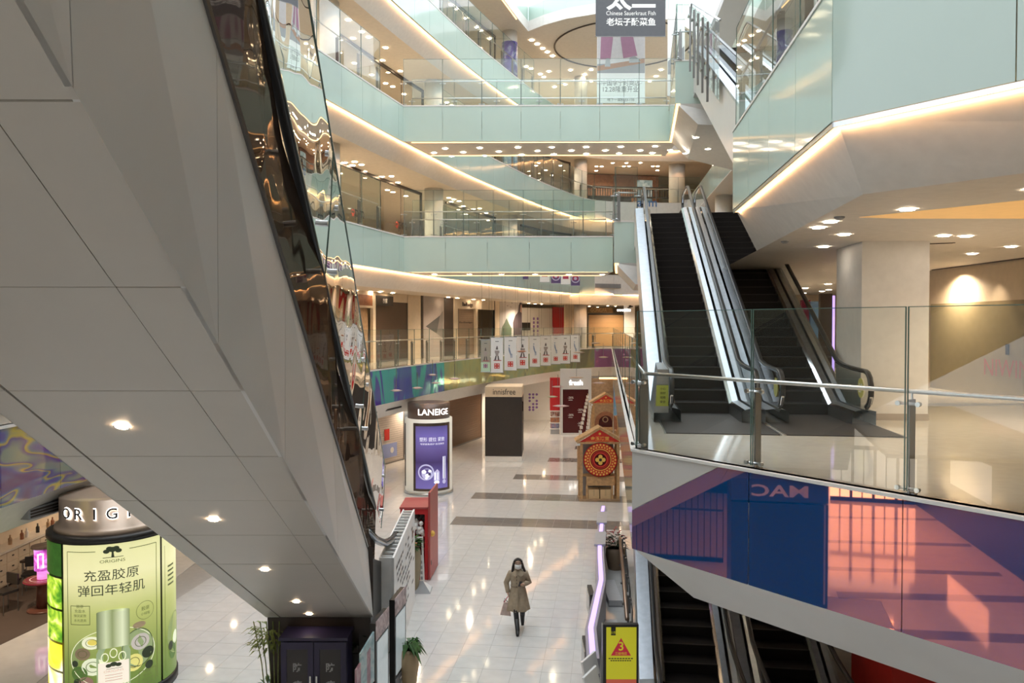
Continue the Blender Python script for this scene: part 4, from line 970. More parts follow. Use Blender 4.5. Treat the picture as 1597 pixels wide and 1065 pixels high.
# illuminated mirror-written sign inside the third-floor shop and the desk below
F = facade(7.5, 560, 605, LV[3]); u, v = F.px(583, 286); b = MB().m(M['whiteglow']); b.text(F, 'Kisses', u, v, .48, .02, depth=.04, flip=True, width=-1.5); b.m(M['steel']); b.fbox(F, u - .8, u + .8, v - .3, v - .26, -.03, 0)
for q in (-.6, .6): b.tube([F.pt(u + q, v + .2, 0), F.pt(u + q, LV[4] - 2.14 - LV[3], 0)], .012, 5)
tag(b.build('glowing_sign'), 'white glowing script sign hanging in the third-floor shop', 'sign')
F = facade(6.0, 712, 770, LV[3]); u, v = F.px(725, 350); b = MB().m(M['wpaper']); b.text(F, 'LANCHU', u, v, .16, .02, depth=.02)
u0, v0 = F.px(722, 372); b.m(mat('teal_panel', (.35, .62, .62), .4)); b.fbox(F, u - .2, u + 2.4, .1, 1.0, -.05, 0); b.m(mat('violet_panel', (.14, .1, .28), .4)); b.fbox(F, u - .1, u + .7, .1, .9, 0, .02)
tag(b.build('shop_counter'), 'pale teal and violet counter inside the third-floor shop', 'counter')
# violet wrapped column on the fifth floor
q = on_curve(1.75, 795)
b = MB().m(blotch_mat('violet_column_print', [(.05, .03, .22), (.10, .06, .38), (.62, .70, .78)], 1.6, detail=4)); b.smooth = True; b.lathe((q.x, q.y, LV[5] + .2), [(.49, 0), (.49, 3.0)], 24); tag(b.build('column_wrap'), 'violet printed wrap around the column on the fifth floor', 'poster')
b = MB().m(blotch_mat('blue_column_print', [(.10, .20, .42), (.25, .45, .60), (.75, .80, .80)], 1.6, detail=4)); b.smooth = True; b.lathe((q.x, q.y, LV[4] + .2), [(.49, 0), (.49, 2.6)], 24); tag(b.build('column_wrap'), 'pale blue printed wrap around the column below, on the fourth floor', 'poster')

# ---- second floor: the row of shopfronts behind the long railing
S2 = 2.55; z2 = LV[2]; H2F = LV[3] - 2.14 - z2
def wallpanel(px0, px1, m, name, label, cat, v0=0, v1=None, d=0.0):
    F = facade(S2, px0, px1, z2); b = MB().m(m); b.fbox(F, 0, F.w, v0, v1 or H2F, d - .08, d); o = b.build(name); 
    tag(o, label, cat); return o, F
def struct_panel(px0, px1, m, v0=0, v1=None):
    F = facade(S2, px0, px1, z2); b = MB().m(m); b.fbox(F, 0, F.w, v0, v1 or H2F, -.1, 0); return struct(b, 'shop_wall'), F
struct_panel(636, 656.5, M['cream']); struct_panel(771, 779, M['cream']); struct_panel(881, 895, M['cream'])
def shutter(A, B, z, h, label, m, slat=.085, name='roller_shutter', sub=True):
    F = between(A, B, z); r = thing(name, (A[0], A[1], z), label, 'shutter'); b = MB().m(m); n = int(h / slat)
    for k in range(n): b.fbox(F, .03, F.w - .03, k * slat + .012, (k + 1) * slat, -.02, .0)
    b.m(M['dark']); b.fbox(F, .03, F.w - .03, 0, h, -.035, -.022)
    b.build('slat_curtain', r, kind='stuff')
    MB().m(M['post']).fbox(F, 0, .05, 0, h, -.05, .03).build('guide_rail', r); MB().m(M['post']).fbox(F, F.w - .05, F.w, 0, h, -.05, .03).build('guide_rail', r)
    MB().m(M['post']).fbox(F, 0, F.w, 0, .07, -.03, .02).build('bottom_bar', r)
    return r, F
# 1 doorway with the red-brown header
F = facade(S2, 540, 583.5, z2); r = thing('shop_entrance', F.o, 'tan shop entrance with a red-brown header, next to the dark shutter', 'shop entrance')
u0, u1, v0, v1 = P4(F, 540, 581, 459, 476); b = MB().m(M['brownw']); b.fbox(F, 0, F.w - .25, v0, v1, -.05, .05); b.build('header', r)
b = MB().m(M['cream']); b.fbox(F, F.w - .25, F.w, 0, H2F, -.06, .08); b.fbox(F, 0, F.w, v0 - .1, v0, -.05, .06); b.fbox(F, 0, F.w - .25, v1, H2F, -.06, 0); b.build('frame', r)
b = MB().m(M['tan']); b.fbox(F, 0, F.w * .42, 0, v0 - .1, -.25, -.2); b.fbox(F, F.w * .45, F.w - .27, 0, v0 - .1, -.22, -.17); b.build('sliding_door', r)
# 2 dark shutter with the black sign
r, F = shutter(on_curve(S2, 584), on_curve(S2, 635.5), z2, 2.75, 'dark brown roller shutter below a black sign with white brush characters', mat('brown_shutter', (.10, .065, .045), .4, .3))
b = MB().m(M['cream']); b.fbox(F, 0, F.w, 2.75, H2F, -.08, 0); b.build('header', r)
u0, u1, v0, v1 = P4(F, 584.5, 611, 461.5, 477); b = MB().m(M['black']); b.fbox(F, u0, u1, v0, v1, .0, .08); b.m(M['wpaper']); b.text(F, '衣家', (u0 + u1) / 2, (v0 + v1) / 2, (v1 - v0) * .5, .085); tag(b.build('shop_sign'), 'black sign with two white brush characters over the dark shutter', 'sign')
b = MB().m(M['dark']); Fd = facade(S2, 656.5, 659, z2); b.fbox(Fd, 0, Fd.w, 0, H2F, -.1, .05); struct(b, 'trim_2')
# 3 grey poster with the dark triangle
o, F = wallpanel(659.5, 692.5, mat('mauve_poster', (.40, .35, .33), .6), 'wall_poster', 'mauve wall poster with a dark triangle and brush characters', 'poster')
b = MB().m(M['grey']); u0, u1, v0, v1 = P4(F, 665, 681, 463, 472); b.text(F, '衣家', (u0 + u1) / 2, (v0 + v1) / 2, (v1 - v0), .006)
b.m(mat('charcoal_print', (.09, .09, .09), .6)); b.fpoly(F, [F.px(664, 509), F.px(681, 520), F.px(686, 492)], .004); b.m(mat('midgrey_print', (.22, .20, .19), .6)); b.fpoly(F, [F.px(681, 520), F.px(691, 528), F.px(691, 484), F.px(686, 492)], .004); b.build('print', o)
# 4 dark panel and the cream shopfront
wallpanel(693, 707, M['dark'], 'wall_panel', 'dark brown panel left of the cream shopfront', 'panel')
F = facade(S2, 707, 770.5, z2); r = thing('storefront', F.o, 'cream shopfront with script lettering, a shut door and two dressed dummies', 'shopfront')
b = MB().m(M['cream']); ux = lambda x: F.px(x, 500)[0]; vt = F.px(735, 482)[1]
b.fbox(F, 0, ux(713), 0, H2F, -.1, .06); b.fbox(F, ux(713), F.w, vt, H2F, -.1, .05); b.fbox(F, ux(741), ux(744), 0, vt, -.1, .05); b.build('frame', r)
b = MB().m(mat('taupe_shutter', (.38, .27, .19), .5)); 
for k in range(24): b.fbox(F, ux(718), ux(740.6), k * vt / 24 + .008, (k + 1) * vt / 24, -.14, -.10)
b.m(M['dark']); b.fbox(F, ux(713), ux(718), 0, vt, -.2, -.1); b.m(M['kprint']); b.text(F, 'Badbadge', ux(729), F.px(729, 503)[1], .14, -.095, width=ux(739) - ux(719)); b.build('closed_door', r)
b = MB().m(M['dark']); b.text(F, 'Badbadge', ux(728), F.px(728, 475.5)[1], .30, .07, depth=.02, width=ux(736) - ux(720)); b.build('lettering', r)
b = MB().m(mat('dark_window_back', (.10, .075, .05), .5)); b.fbox(F, ux(744), F.w, 0, vt, -1.3, -1.2); b.build('window_back', r)
MB().m(M['shopglass']).fquad(F, ux(744), F.w - .03, .05, vt, 0).build('glass_pane', r)
b = MB().m(M['dark']); b.fbox(F, F.w - .06, F.w + .03, 0, H2F, -.06, .06); b.build('end_post', r)
for px, mm, lab in ((747.5, M['maroon'], 'dummy in a dark red top behind the shop glass'), (759, mat('olive_coat', (.16, .12, .07), .7), 'dummy in an olive coat behind the shop glass')):
    c = F.pt(ux(px), 0.0, -.6); t = thing('shop_dummy', c, lab, 'mannequin'); b = MB().m(mm); b.smooth = True
    b.lathe(c + Vector((0, 0, .75)), [(.13, 0), (.15, .12), (.13, .3), (.19, .55), (.19, .68), (.07, .78)], 12, sy=.65); b.build('clothing', t)
    b = MB().m(M['wood']); b.smooth = True; b.lathe(c + Vector((0, 0, 1.5)), [(.045, 0), (.045, .08), (.085, .14), (.095, .24), (.07, .33), (.02, .36)], 10); b.build('head', t)
    b = MB().m(M['char']); b.lathe(c, [(.2, 0), (.2, .02), (.02, .03), (.02, .8)], 10); b.build('stand', t)
    b = MB().m(mm); b.smooth = True
    for s in (-1, 1): b.tube([c + Vector((s * .19, 0, 1.4)), c + Vector((s * .24, -.02, 1.1)), c + Vector((s * .22, -.08, .8))], [.055, .05, .035], 8)
    b.build('arm', t)
# 5 tall picture of a woman between trees
o, F = wallpanel(779.5, 814, ramp_mat('misty_picture', [(0, (.10, .09, .10)), (.35, (.33, .33, .34)), (1, (.60, .56, .56))], rough=.6), 'wall_poster', 'tall misty poster of a long-haired woman and dark trees', 'poster')
b = MB().m(mat('hair_print', (.05, .035, .045), .7)); 
b.fpoly(F, [F.px(x, y) for x, y in ((801, 526), (813.6, 526), (813.6, 472), (811.5, 470), (809, 476), (808, 486), (803, 493), (800, 503))], .004)
b.m(mat('skin_print', (.42, .25, .20), .6)); b.fpoly(F, [F.px(x, y) for x, y in ((811, 486), (813.6, 488), (813.6, 476), (811.8, 475))], .006)
b.m(mat('tree_print', (.06, .09, .06), .7)); b.fpoly(F, [F.px(x, y) for x, y in ((781, 526), (797, 526), (798, 512), (794, 505), (790, 496), (787, 503), (783, 510))], .004)
b.m(mat('bird_print', (.25, .24, .25), .7))
for x, y in ((786, 470), (793, 468), (797, 472), (790, 476), (795, 478), (799, 469)): b.fpoly(F, [F.px(x, y), F.px(x + 3, y + .6), F.px(x + 1.4, y + 1.7)], .004)
b.build('print', o)
# 6 white shop with a red wall panel, a screen and round decals
F = facade(S2 + 1.6, 812, 884, z2); r = thing('storefront', F.o, 'bright open shop with a red wall panel and a black screen', 'shopfront')
b = MB().m(M['wpaper']); b.fbox(F, 0, F.w, 0, 2.9, -.1, 0); b.build('back_wall', r)
u0, u1, v0, v1 = P4(F, 861.5, 879.5, 479, 523); MB().m(M['red']).fbox(F, u0, u1, 0, v1, .0, .08).build('red_panel', r)
u0, u1, v0, v1 = P4(F, 814, 825.5, 503, 515); b = MB().m(M['black']); b.fbox(F, u0, u1, v0, v1, .0, .09); tag(b.build('flat_screen'), 'black flat screen on the white shop wall, near the red panel', 'screen')
vio = mat('violet_print', (.28, .16, .48), .5)
for k, y in enumerate((497, 503, 509, 516, 522)):
    for j, x in enumerate((832.5, 838.5)):
        u, v = F.px(x, y); b = MB().m(vio); b.fdisc(F, u, v, .11, .004, 12); b.build('round_decal', r)
# 7 far shop with the timber shutter
r, F = shutter(on_curve(S2, 917), on_curve(S2, 973), z2, 2.45, 'golden brown plank shutter at the far end of the second floor', mat('golden_shutter', (.34, .20, .09), .45), slat=.11)
u0, u1, v0, v1 = P4(F, 917, 955, 479.5, 487.5); b = MB().m(mat('amber_board', (.26, .15, .06), .5)); b.fbox(F, u0, u1, v0, v1, 0, .08); b.m(mat('amber_letter', (.55, .38, .2), .5)); b.text(F, 'GONGFA', u0 + (u1 - u0) * .42, (v0 + v1) / 2, .30, .09, width=(u1 - u0) * .66); tag(b.build('shop_sign'), 'amber sign board with pale capitals over the plank shutter', 'sign')
b = MB().m(M['whiteglow'])
for k in range(6):
    u, v = F.px(962.8 + k * 3.7, 483.8); b.fbox(F, u - .065, u + .065, v - .07, v + .07, .08, .12)
tag(b.build('glowing_sign'), 'row of six small glowing white characters beside the amber sign', 'sign')
u, v = F.px(969, 470); b = MB().m(M['kprint']); u0, u1, v0, v1 = P4(F, 917, 985, 487.6, 486); b.fbox(F, 0, F.w, 2.45, 2.52, -.06, .04); b.build('lintel', r)
F2 = facade(S2, 973, 990, z2); b = MB().m(M['white']); b.fbox(F2, 0, F2.w, 0, H2F, -.1, .02); struct(b, 'shop_wall')
u, v = F.px(978.5, 478); b = MB().m(M['black']); c = F.pt(u, v, .5); b.ball(c, .11, 8, 5); b.tube([c, c + Vector((0, 0, .35))], .02, 6); b.tube([c + Vector((-.2, -.05, -.1)), c + Vector((.2, .05, .0))], .05, 6); tag(b.build('ceiling_camera'), 'black camera hanging near the glowing characters', 'camera')

# ---- far end of the fourth floor: dark timber shop behind the far railing
F = facade(3.4, 914, 1046, LV[4]); r = thing('storefront', F.o, 'dark timber shop with rails at the far end of the fourth floor', 'shopfront')
b = MB().m(M['brownw']); b.fbox(F, 0, F.w, 0, 3.1, -3.0, -2.9); b.build('back_wall', r)
b = MB().m(M['dark']); b.fbox(F, 0, F.w, 1.55, 1.75, -.5, -.4); b.fbox(F, 0, F.w, .9, 1.0, -.5, -.4); b.fbox(F, 0.3, F.w * .55, 0, .9, -1.2, -.5)
for k in range(34): b.fbox(F, F.w * k / 34, F.w * k / 34 + .05, 1.0, 1.6, -.48, -.42)
b.build('rail', r)
b = MB().m(blotch_mat('bluish_window', [(.10, .13, .16), (.35, .48, .60), (.75, .82, .9)], 1.2)); b.fbox(F, F.w * .62, F.w * .80, .1, 2.3, -.6, -.5); b.build('window_panel', r)
F = between(EDGE[-6], EDGE[-5], LV[4] - 1.46)
for i in range(len(EDGE) - 1):
    k = 798.5 + FPX * EDGE[i].x / EDGE[i].y
    if k < 1012 <= 798.5 + FPX * EDGE[i + 1].x / EDGE[i + 1].y: F = between(EDGE[i], EDGE[i + 1], LV[4] - 1.46)
u, v = F.px(1009, 320); b = MB().m(mat('blue_letter', (.05, .17, .42), .4)); b.text(F, 'apm', u, v, .62, .03, depth=.04); tag(b.build('wordmark'), 'dark blue wordmark on the white far fascia behind the escalator', 'sign')
# ventilation grilles
for (x0, x1, y0, y1, lab) in ((928, 968, 442.5, 449, 'long grey grille in the far white fascia above the plank shutter'),):
    F = facade(-.02, x0, x1, LV[3] - 1.46); u0, u1, v0, v1 = P4(F, x0, x1, y0, y1); b = MB().m(M['grey']); b.fbox(F, u0, u1, v0, v1, 0, .04)
    for k in range(5): b.fbox(F, u0 + .04, u1 - .04, v0 + (v1 - v0) * (k + .25) / 5, v0 + (v1 - v0) * (k + .6) / 5, .04, .06)
    tag(b.build('air_grille'), lab, 'grille')
for (x0, x1, yc, lab) in ((603, 626, 635, 'longer slotted grille in the bulkhead above the left shutter'), (640, 661, 627, 'slotted grille in the bulkhead above the purple light box'), (583, 588, 641.5, 'short slotted grille next to the glass screen')):
    p, q = on_curve(.36, x0), on_curve(.36, x1); a = AT(x0, yc + (626 - 635) * 0, p.y); F = between(p, q, AT((x0 + x1) / 2, yc, (p.y + q.y) / 2).z - .09)
    b = MB().m(M['grey']); b.fbox(F, 0, F.w, 0, .18, -.2, .0); b.m(M['dark']); b.fbox(F, .03, F.w - .03, .03, .08, 0, .01); b.fbox(F, .03, F.w - .03, .10, .15, 0, .01); tag(b.build('air_grille'), lab, 'grille')
p, q = G(42, 800, 3.55).to_2d(), G(114, 779, 3.55).to_2d(); F = between(p, q, 3.42); b = MB().m(M['grey']); b.fbox(F, 0, F.w, 0, .2, -.3, .04); b.m(M['dark'])
for k in range(3): b.fbox(F, .04, F.w - .04, .03 + k * .055, .06 + k * .055, .04, .05)
tag(b.build('air_grille'), 'grey grille in the balcony edge above the round display table', 'grille')

# ---- ground floor shops
a0, a1 = G(576, 731, 0), G(630, 716.5, 0)
r, F = shutter(a0.to_2d(), a1.to_2d(), 0, 3.2, 'see-through white shutter with red and blue displays behind, left of the purple light box', mat('pale_shutter', (.62, .55, .50), .4, .2), slat=.11)
b = MB(); b.m(M['redp']); u, v = F.px(604, 680); b.fbox(F, u - .25, u + .15, v - .2, v + .35, .0, .03); b.m(mat('blue_glow_print', (.30, .36, .66), .4)); u, v = F.px(609, 702); b.fbox(F, u - .7, u + .55, v - .35, v + .35, .0, .02); b.m(M['wpaper']); b.fdisc(F, u + .1, v, .15, .03); b.build('display', r)
a0, a1 = G(682, 707, 0), G(751, 682.5, 0)
r, F = shutter(a0.to_2d(), a1.to_2d(), 0, 3.2, 'brown slatted shutter between the purple light box and the black pillar', mat('bronze_shutter', (.20, .115, .065), .4, .3), slat=.13)
b = MB().m(M['wpaper']); q0, q1 = G(750, 682, 0), G(757, 680, 0); F = between(q0.to_2d(), q1.to_2d(), 0); b.fbox(F, 0, F.w + .1, 0, 3.2, -.1, .05); struct(b, 'shop_wall')
# bright white shop with violet decals behind the black pillar
q0, q1 = G(812, 655, 0), G(864, 655, 0); F = between(q0.to_2d(), q1.to_2d(), 0); b = MB().m(M['wpaper']); b.fbox(F, -2.5, F.w, 0, 3.2, -.1, 0); wl = struct(b, 'shop_wall')
r = thing('wall_decals', F.pt(F.w * .3, 0, 0), 'panel of violet round decals on the white wall right of the black pillar', 'poster')
u0, u1, v0, v1 = P4(F, 822, 841, 612, 641); MB().m(M['wpaper']).fbox(F, u0, u1, v0, v1, .0, .03).build('board', r)
for j, x in enumerate((826, 831.5, 837)):
    for k, y in enumerate((615, 620, 625, 630, 635, 639)):
        if (j + k) % 4 == 3: continue
        u, v = F.px(x, y); b = MB().m(vio); b.fdisc(F, u, v, .09, .034, 10); b.build('round_decal', r)
# red pillar shelf with stripes, then the maroon front
q0, q1 = G(858, 677, 0), G(873, 677, 0); F = between(q0.to_2d(), q1.to_2d(), 0); r = thing('display_pillar', F.o, 'red pillar with shelves of coloured goods, left of the maroon shopfront', 'shelf')
u0, u1, v0, v1 = P4(F, 858.5, 873, 594, 640); MB().m(M['red']).fbox(F, 0, F.w, v0, 3.6, -.5, 0).build('body', r)
for k in range(4):
    v = v0 - .38 * (k + 1); MB().m([blotch_mat('goods_a', [(.05, .04, .05), (.30, .12, .08), (.6, .55, .5)], 6), blotch_mat('goods_b', [(.30, .06, .03), (.45, .2, .1), (.1, .08, .1)], 6), blotch_mat('goods_c', [(.06, .08, .14), (.25, .27, .4), (.4, .1, .06)], 6), M['grey']][k]).fbox(F, .03, F.w - .03, v, v + .30, -.45, -.03).build('goods', r)
    MB().m(M['wpaper']).fbox(F, 0, F.w, v + .31, v + .36, -.5, 0).build('shelf', r)
q0, q1 = G(873.5, 678, 0), G(922, 678, 0); F = between(q0.to_2d(), q1.to_2d(), 0); r = thing('storefront', F.o, 'maroon shopfront with white percentages under a pale lettered header', 'shopfront')
b = MB().m(M['panel']); vt = F.px(897, 607)[1]; b.fbox(F, 0, .16, 0, vt, -.1, .1); b.fbox(F, F.w - .18, F.w, 0, vt, -.1, .1); b.fbox(F, 0, F.w, vt, 4.2, -.1, .1); b.fbox(F, .16, F.w - .18, 0, .12, -.1, .08); b.build('frame', r)
MB().m(M['maroon']).fbox(F, .16, F.w - .18, .12, vt, -.06, 0).build('window_sheet', r)
b = MB().m(M['whiteglow']); u, v = F.px(898, 596.5); b.text(F, 'fresh', u, v, .32, .12, depth=.02, width=.85); b.build('lettering', r)
b = MB().m(M['wpaper'])
for (x, y) in ((890, 620), (890, 647), (905, 639), (905, 660)):
    u, v = F.px(x, y); b.text(F, '-20%', u, v, .13, .01); b.fbox(F, u - .14, u + .12, v - .17, v - .145, .005, .01)
b.build('discount_print', r)
q0, q1 = G(922, 676, 0), G(957, 676, 0); F = between(q0.to_2d(), q1.to_2d(), 0); r = thing('storefront', F.o, 'tan boarded shopfront behind the wooden stalls', 'shopfront')
vt = F.px(940, 590)[1]
for k in range(12): MB().m(M['tan']).fbox(F, 0, F.w, vt * k / 12 + .01, vt * (k + 1) / 12, -.1, (k % 3) * .006).build('plank', r)
b = MB().m(M['cove']); u0, u1, v0, v1 = P4(F, 934, 957, 588.5, 591); b.fbox(F, u0, F.w + .4, v0, v1, 0, .06); b.build('light_line', r)
q0, q1 = G(956, 700, 0), G(970.5, 700, 0); F = between(q0.to_2d(), q1.to_2d(), 0)
b = MB().m(blotch_mat('pink_blue_print', [(.62, .30, .55), (.16, .42, .62), (.30, .30, .62)], 1.1, rough=.4)); u0, u1, v0, v1 = P4(F, 956, 970, 583, 648); b.fbox(F, 0, F.w, v0, v1, -.03, 0); b.m(M['steel']); b.fbox(F, 0, .03, 0, v1, -.03, .01); b.fbox(F, F.w - .03, F.w, 0, v1, -.03, .01); tag(b.build('hanging_banner'), 'narrow pink and blue banner beside the second wooden stall', 'banner')
b = MB().m(M['maroon']); q0, q1 = G(956, 678, 0), G(1000, 678, 0); F = between(q0.to_2d(), q1.to_2d(), 0); b.fbox(F, 0, F.w, 1.5, 3.0, -.1, 0); b.m(M['panel']); b.fbox(F, 0, F.w, 3.0, 3.9, -.1, 0.02); b.m(M['cream']); b.fbox(F, 0, F.w, 0, 1.5, -.12, -.02); b.m(M['whiteglow']); u, v = F.px(982, 597); b.text(F, 'innisf', u, v, .3, .03)
tag(b.build('storefront'), 'maroon and cream shopfront half hidden by the side railing', 'shopfront')
b = MB().m(M['kprint']); u0, u1, v0, v1 = P4(F, 959, 970, 668, 684); b.fring(F, (u0 + u1) / 2, (v0 + v1) / 2 + .2, .35, .42, .03, 4, a0=math.pi / 4, a1=math.pi / 4 + 2 * math.pi); tag(b.build('picture_frame'), 'thin black square frame on the cream wall by the stall', 'frame')
mb = MB().m(M['cream']); mb.box(8.2, 8.4, 20, 60, 0, 3.7); struct(mb, 'wall_right')

# ---- right-hand floor: mirrored red letters on the wall, lit stands beside the escalator
F = FRW_SHOP; u0, u1, v0, v1 = P4(F, 1537, 1600, 561, 588); b = MB().m(mat('dull_red_letter', (.36, .10, .07), .5)); b.text(F, 'NIWIN', u0, (v0 + v1) / 2, v1 - v0, .035, align='l', flip=False); tag(b.build('wordmark'), 'dull red zigzag letters on the olive wall at the right', 'sign')
u, v = F.px(1574, 545); b = MB().m(M['black']); b.fbox(F, u - .05, u + .05, v - .12, v + .12, .03, .06); tag(b.build('wall_switch'), 'small black box on the olive wall above the red letters', 'switch')
for (x0, x1, y0, y1, Y, m, nm, lab, cat) in ((1279, 1298, 458, 600, 21.0, M['dark'], 'display_stand', 'dark curved stand with a violet light edge behind the escalator', 'stand'),
                                         (1264, 1278, 470, 560, 23.0, mat('sky_blue_print', (.16, .33, .62), .5), 'banner', 'blue banner behind the right escalator handrail', 'banner'),
                                         (1250, 1264, 468, 540, 23.4, mat('crimson_print', (.55, .06, .14), .5), 'banner', 'crimson banner behind the right escalator handrail', 'banner')):
    p, q = AT(x0, 500, Y).to_2d(), AT(x1, 500, Y).to_2d(); F = between(p, q, LV[2]); v1 = AT(x0, y0, Y).z - LV[2]
    r = thing(nm, (p.x, p.y, LV[2]), lab, cat); MB().m(m).fbox(F, 0, F.w, .05, v1, -.12, 0, 1).build('panel', r); MB().m(M['post']).fbox(F, -.05, F.w + .05, 0, .05, -.2, .1).build('base', r)
    if nm == 'display_stand': MB().m(M['led']).fbox(F, F.w, F.w + .06, .1, v1 - .05, -.1, .02).build('light_edge', r)
# ================================================================ LIGHT-BOX PILLARS
def lit(name, col, s): return mat(name, col, .4, emit=col, estr=s * .55, noise=0)
# green light box pillar, bottom left
CO = Vector((-7.78, 15.45, 0)); RO = 1.12; D = Drum(CO, RO, a0=-1.117)
r = thing('light_box_pillar', CO, 'round light box pillar with a yellow-green skincare poster under the left escalator', 'light box')
b = MB().m(M['black']); b.smooth = True; b.lathe(CO, [(RO + .03, 0), (RO + .03, .16), (RO - .02, .17)], 40); b.build('plinth', r)
b = MB().m(M['black']); b.smooth = True; b.lathe(CO, [(RO - .03, .1), (RO - .03, 3.1)], 40); b.build('body', r)
b = MB().m(M['black']); b.smooth = True; b.lathe(CO, [(RO + .02, 3.02), (RO + .02, 3.12), (RO - .03, 3.13)], 40); b.build('rim', r)
b = MB().m(mat('copper_cap', (.55, .42, .33), .3, .5)); b.smooth = True; b.lathe(CO, [(RO - .1, 3.1), (RO - .12, 3.22), (RO - .2, 3.25), (RO - .2, 3.75), (RO - .5, 3.76)], 40); b.build('cap', r)
DC = Drum(CO, RO - .2, a0=-1.117)
b = MB()
for k, ch in enumerate('ORIGINS'):
    b.m(M['whiteglow']); b.text(DC, ch, -.86 + k * .285, 3.52, .225, .012, bold=.03)
    b.m(M['kprint']); b.text(DC, ch, -.86 + k * .285, 3.52, .20, .03, bold=.012)
b.build('lettering', r)
pan = ramp_mat('green_poster', [(0.0, (.10, .17, .03)), (.25, (.20, .26, .06)), (.55, (.45, .48, .16)), (.80, (.80, .76, .42)), (1.0, (.72, .70, .36))], 'Z', estr=.42)
def curved_sheet(D, u0, u1, v0, v1, m, name, root, d=0.0, n=14):
    b = MB().m(m); b.smooth = True; vs = []
    for k in range(n + 1):
        u = u0 + (u1 - u0) * k / n; vs += [D.pt(u, v0, d), D.pt(u, v1, d)]
    b.add(vs, [(2 * k, 2 * k + 2, 2 * k + 3, 2 * k + 1) for k in range(n)]); return b.build(name, root)
po = curved_sheet(D, -.90, .90, .18, 3.0, pan, 'poster', r)
po2 = curved_sheet(D, .95, 1.75, .18, 3.0, pan, 'poster', r)
gl = blotch_mat('lit_leaf_print', [(.02, .06, .01), (.10, .30, .02), (.45, .62, .05), (.9, .9, .45)], 1.8, estr=.7, detail=3)
yl = blotch_mat('lit_yellow_print', [(.55, .45, .02), (.85, .75, .05), (.98, .95, .75)], 1.6, estr=.9, detail=1)
for v0, v1, m in ((.18, .62, yl), (.66, 1.15, yl), (1.19, 1.76, gl), (1.80, 2.36, gl), (2.40, 3.0, mat('deep_leaf_print', (.03, .09, .015), .4, emit=(.04, .12, .02), estr=.4, noise=.5))): curved_sheet(D, -1.75, -.95, v0, v1, m, 'leaf_panel', r, n=6)
ol = lit('olive_ink', (.16, .19, .06), .25); dk = lit('dark_olive_ink', (.06, .08, .04), .12); pale = lit('pale_ink', (.80, .80, .58), .7); glassy = lit('glassy_ink', (.34, .42, .20), .5); silver = ramp_mat('bottle_cap', [(0, (.12, .15, .06)), (.3, (.50, .55, .34)), (.5, (.24, .28, .12)), (.8, (.62, .66, .44)), (1, (.20, .24, .10))], 'X', estr=.45)
def print_on(D, root, ops, name='print'):
    b = MB(); ops(b); return b.build(name, root)
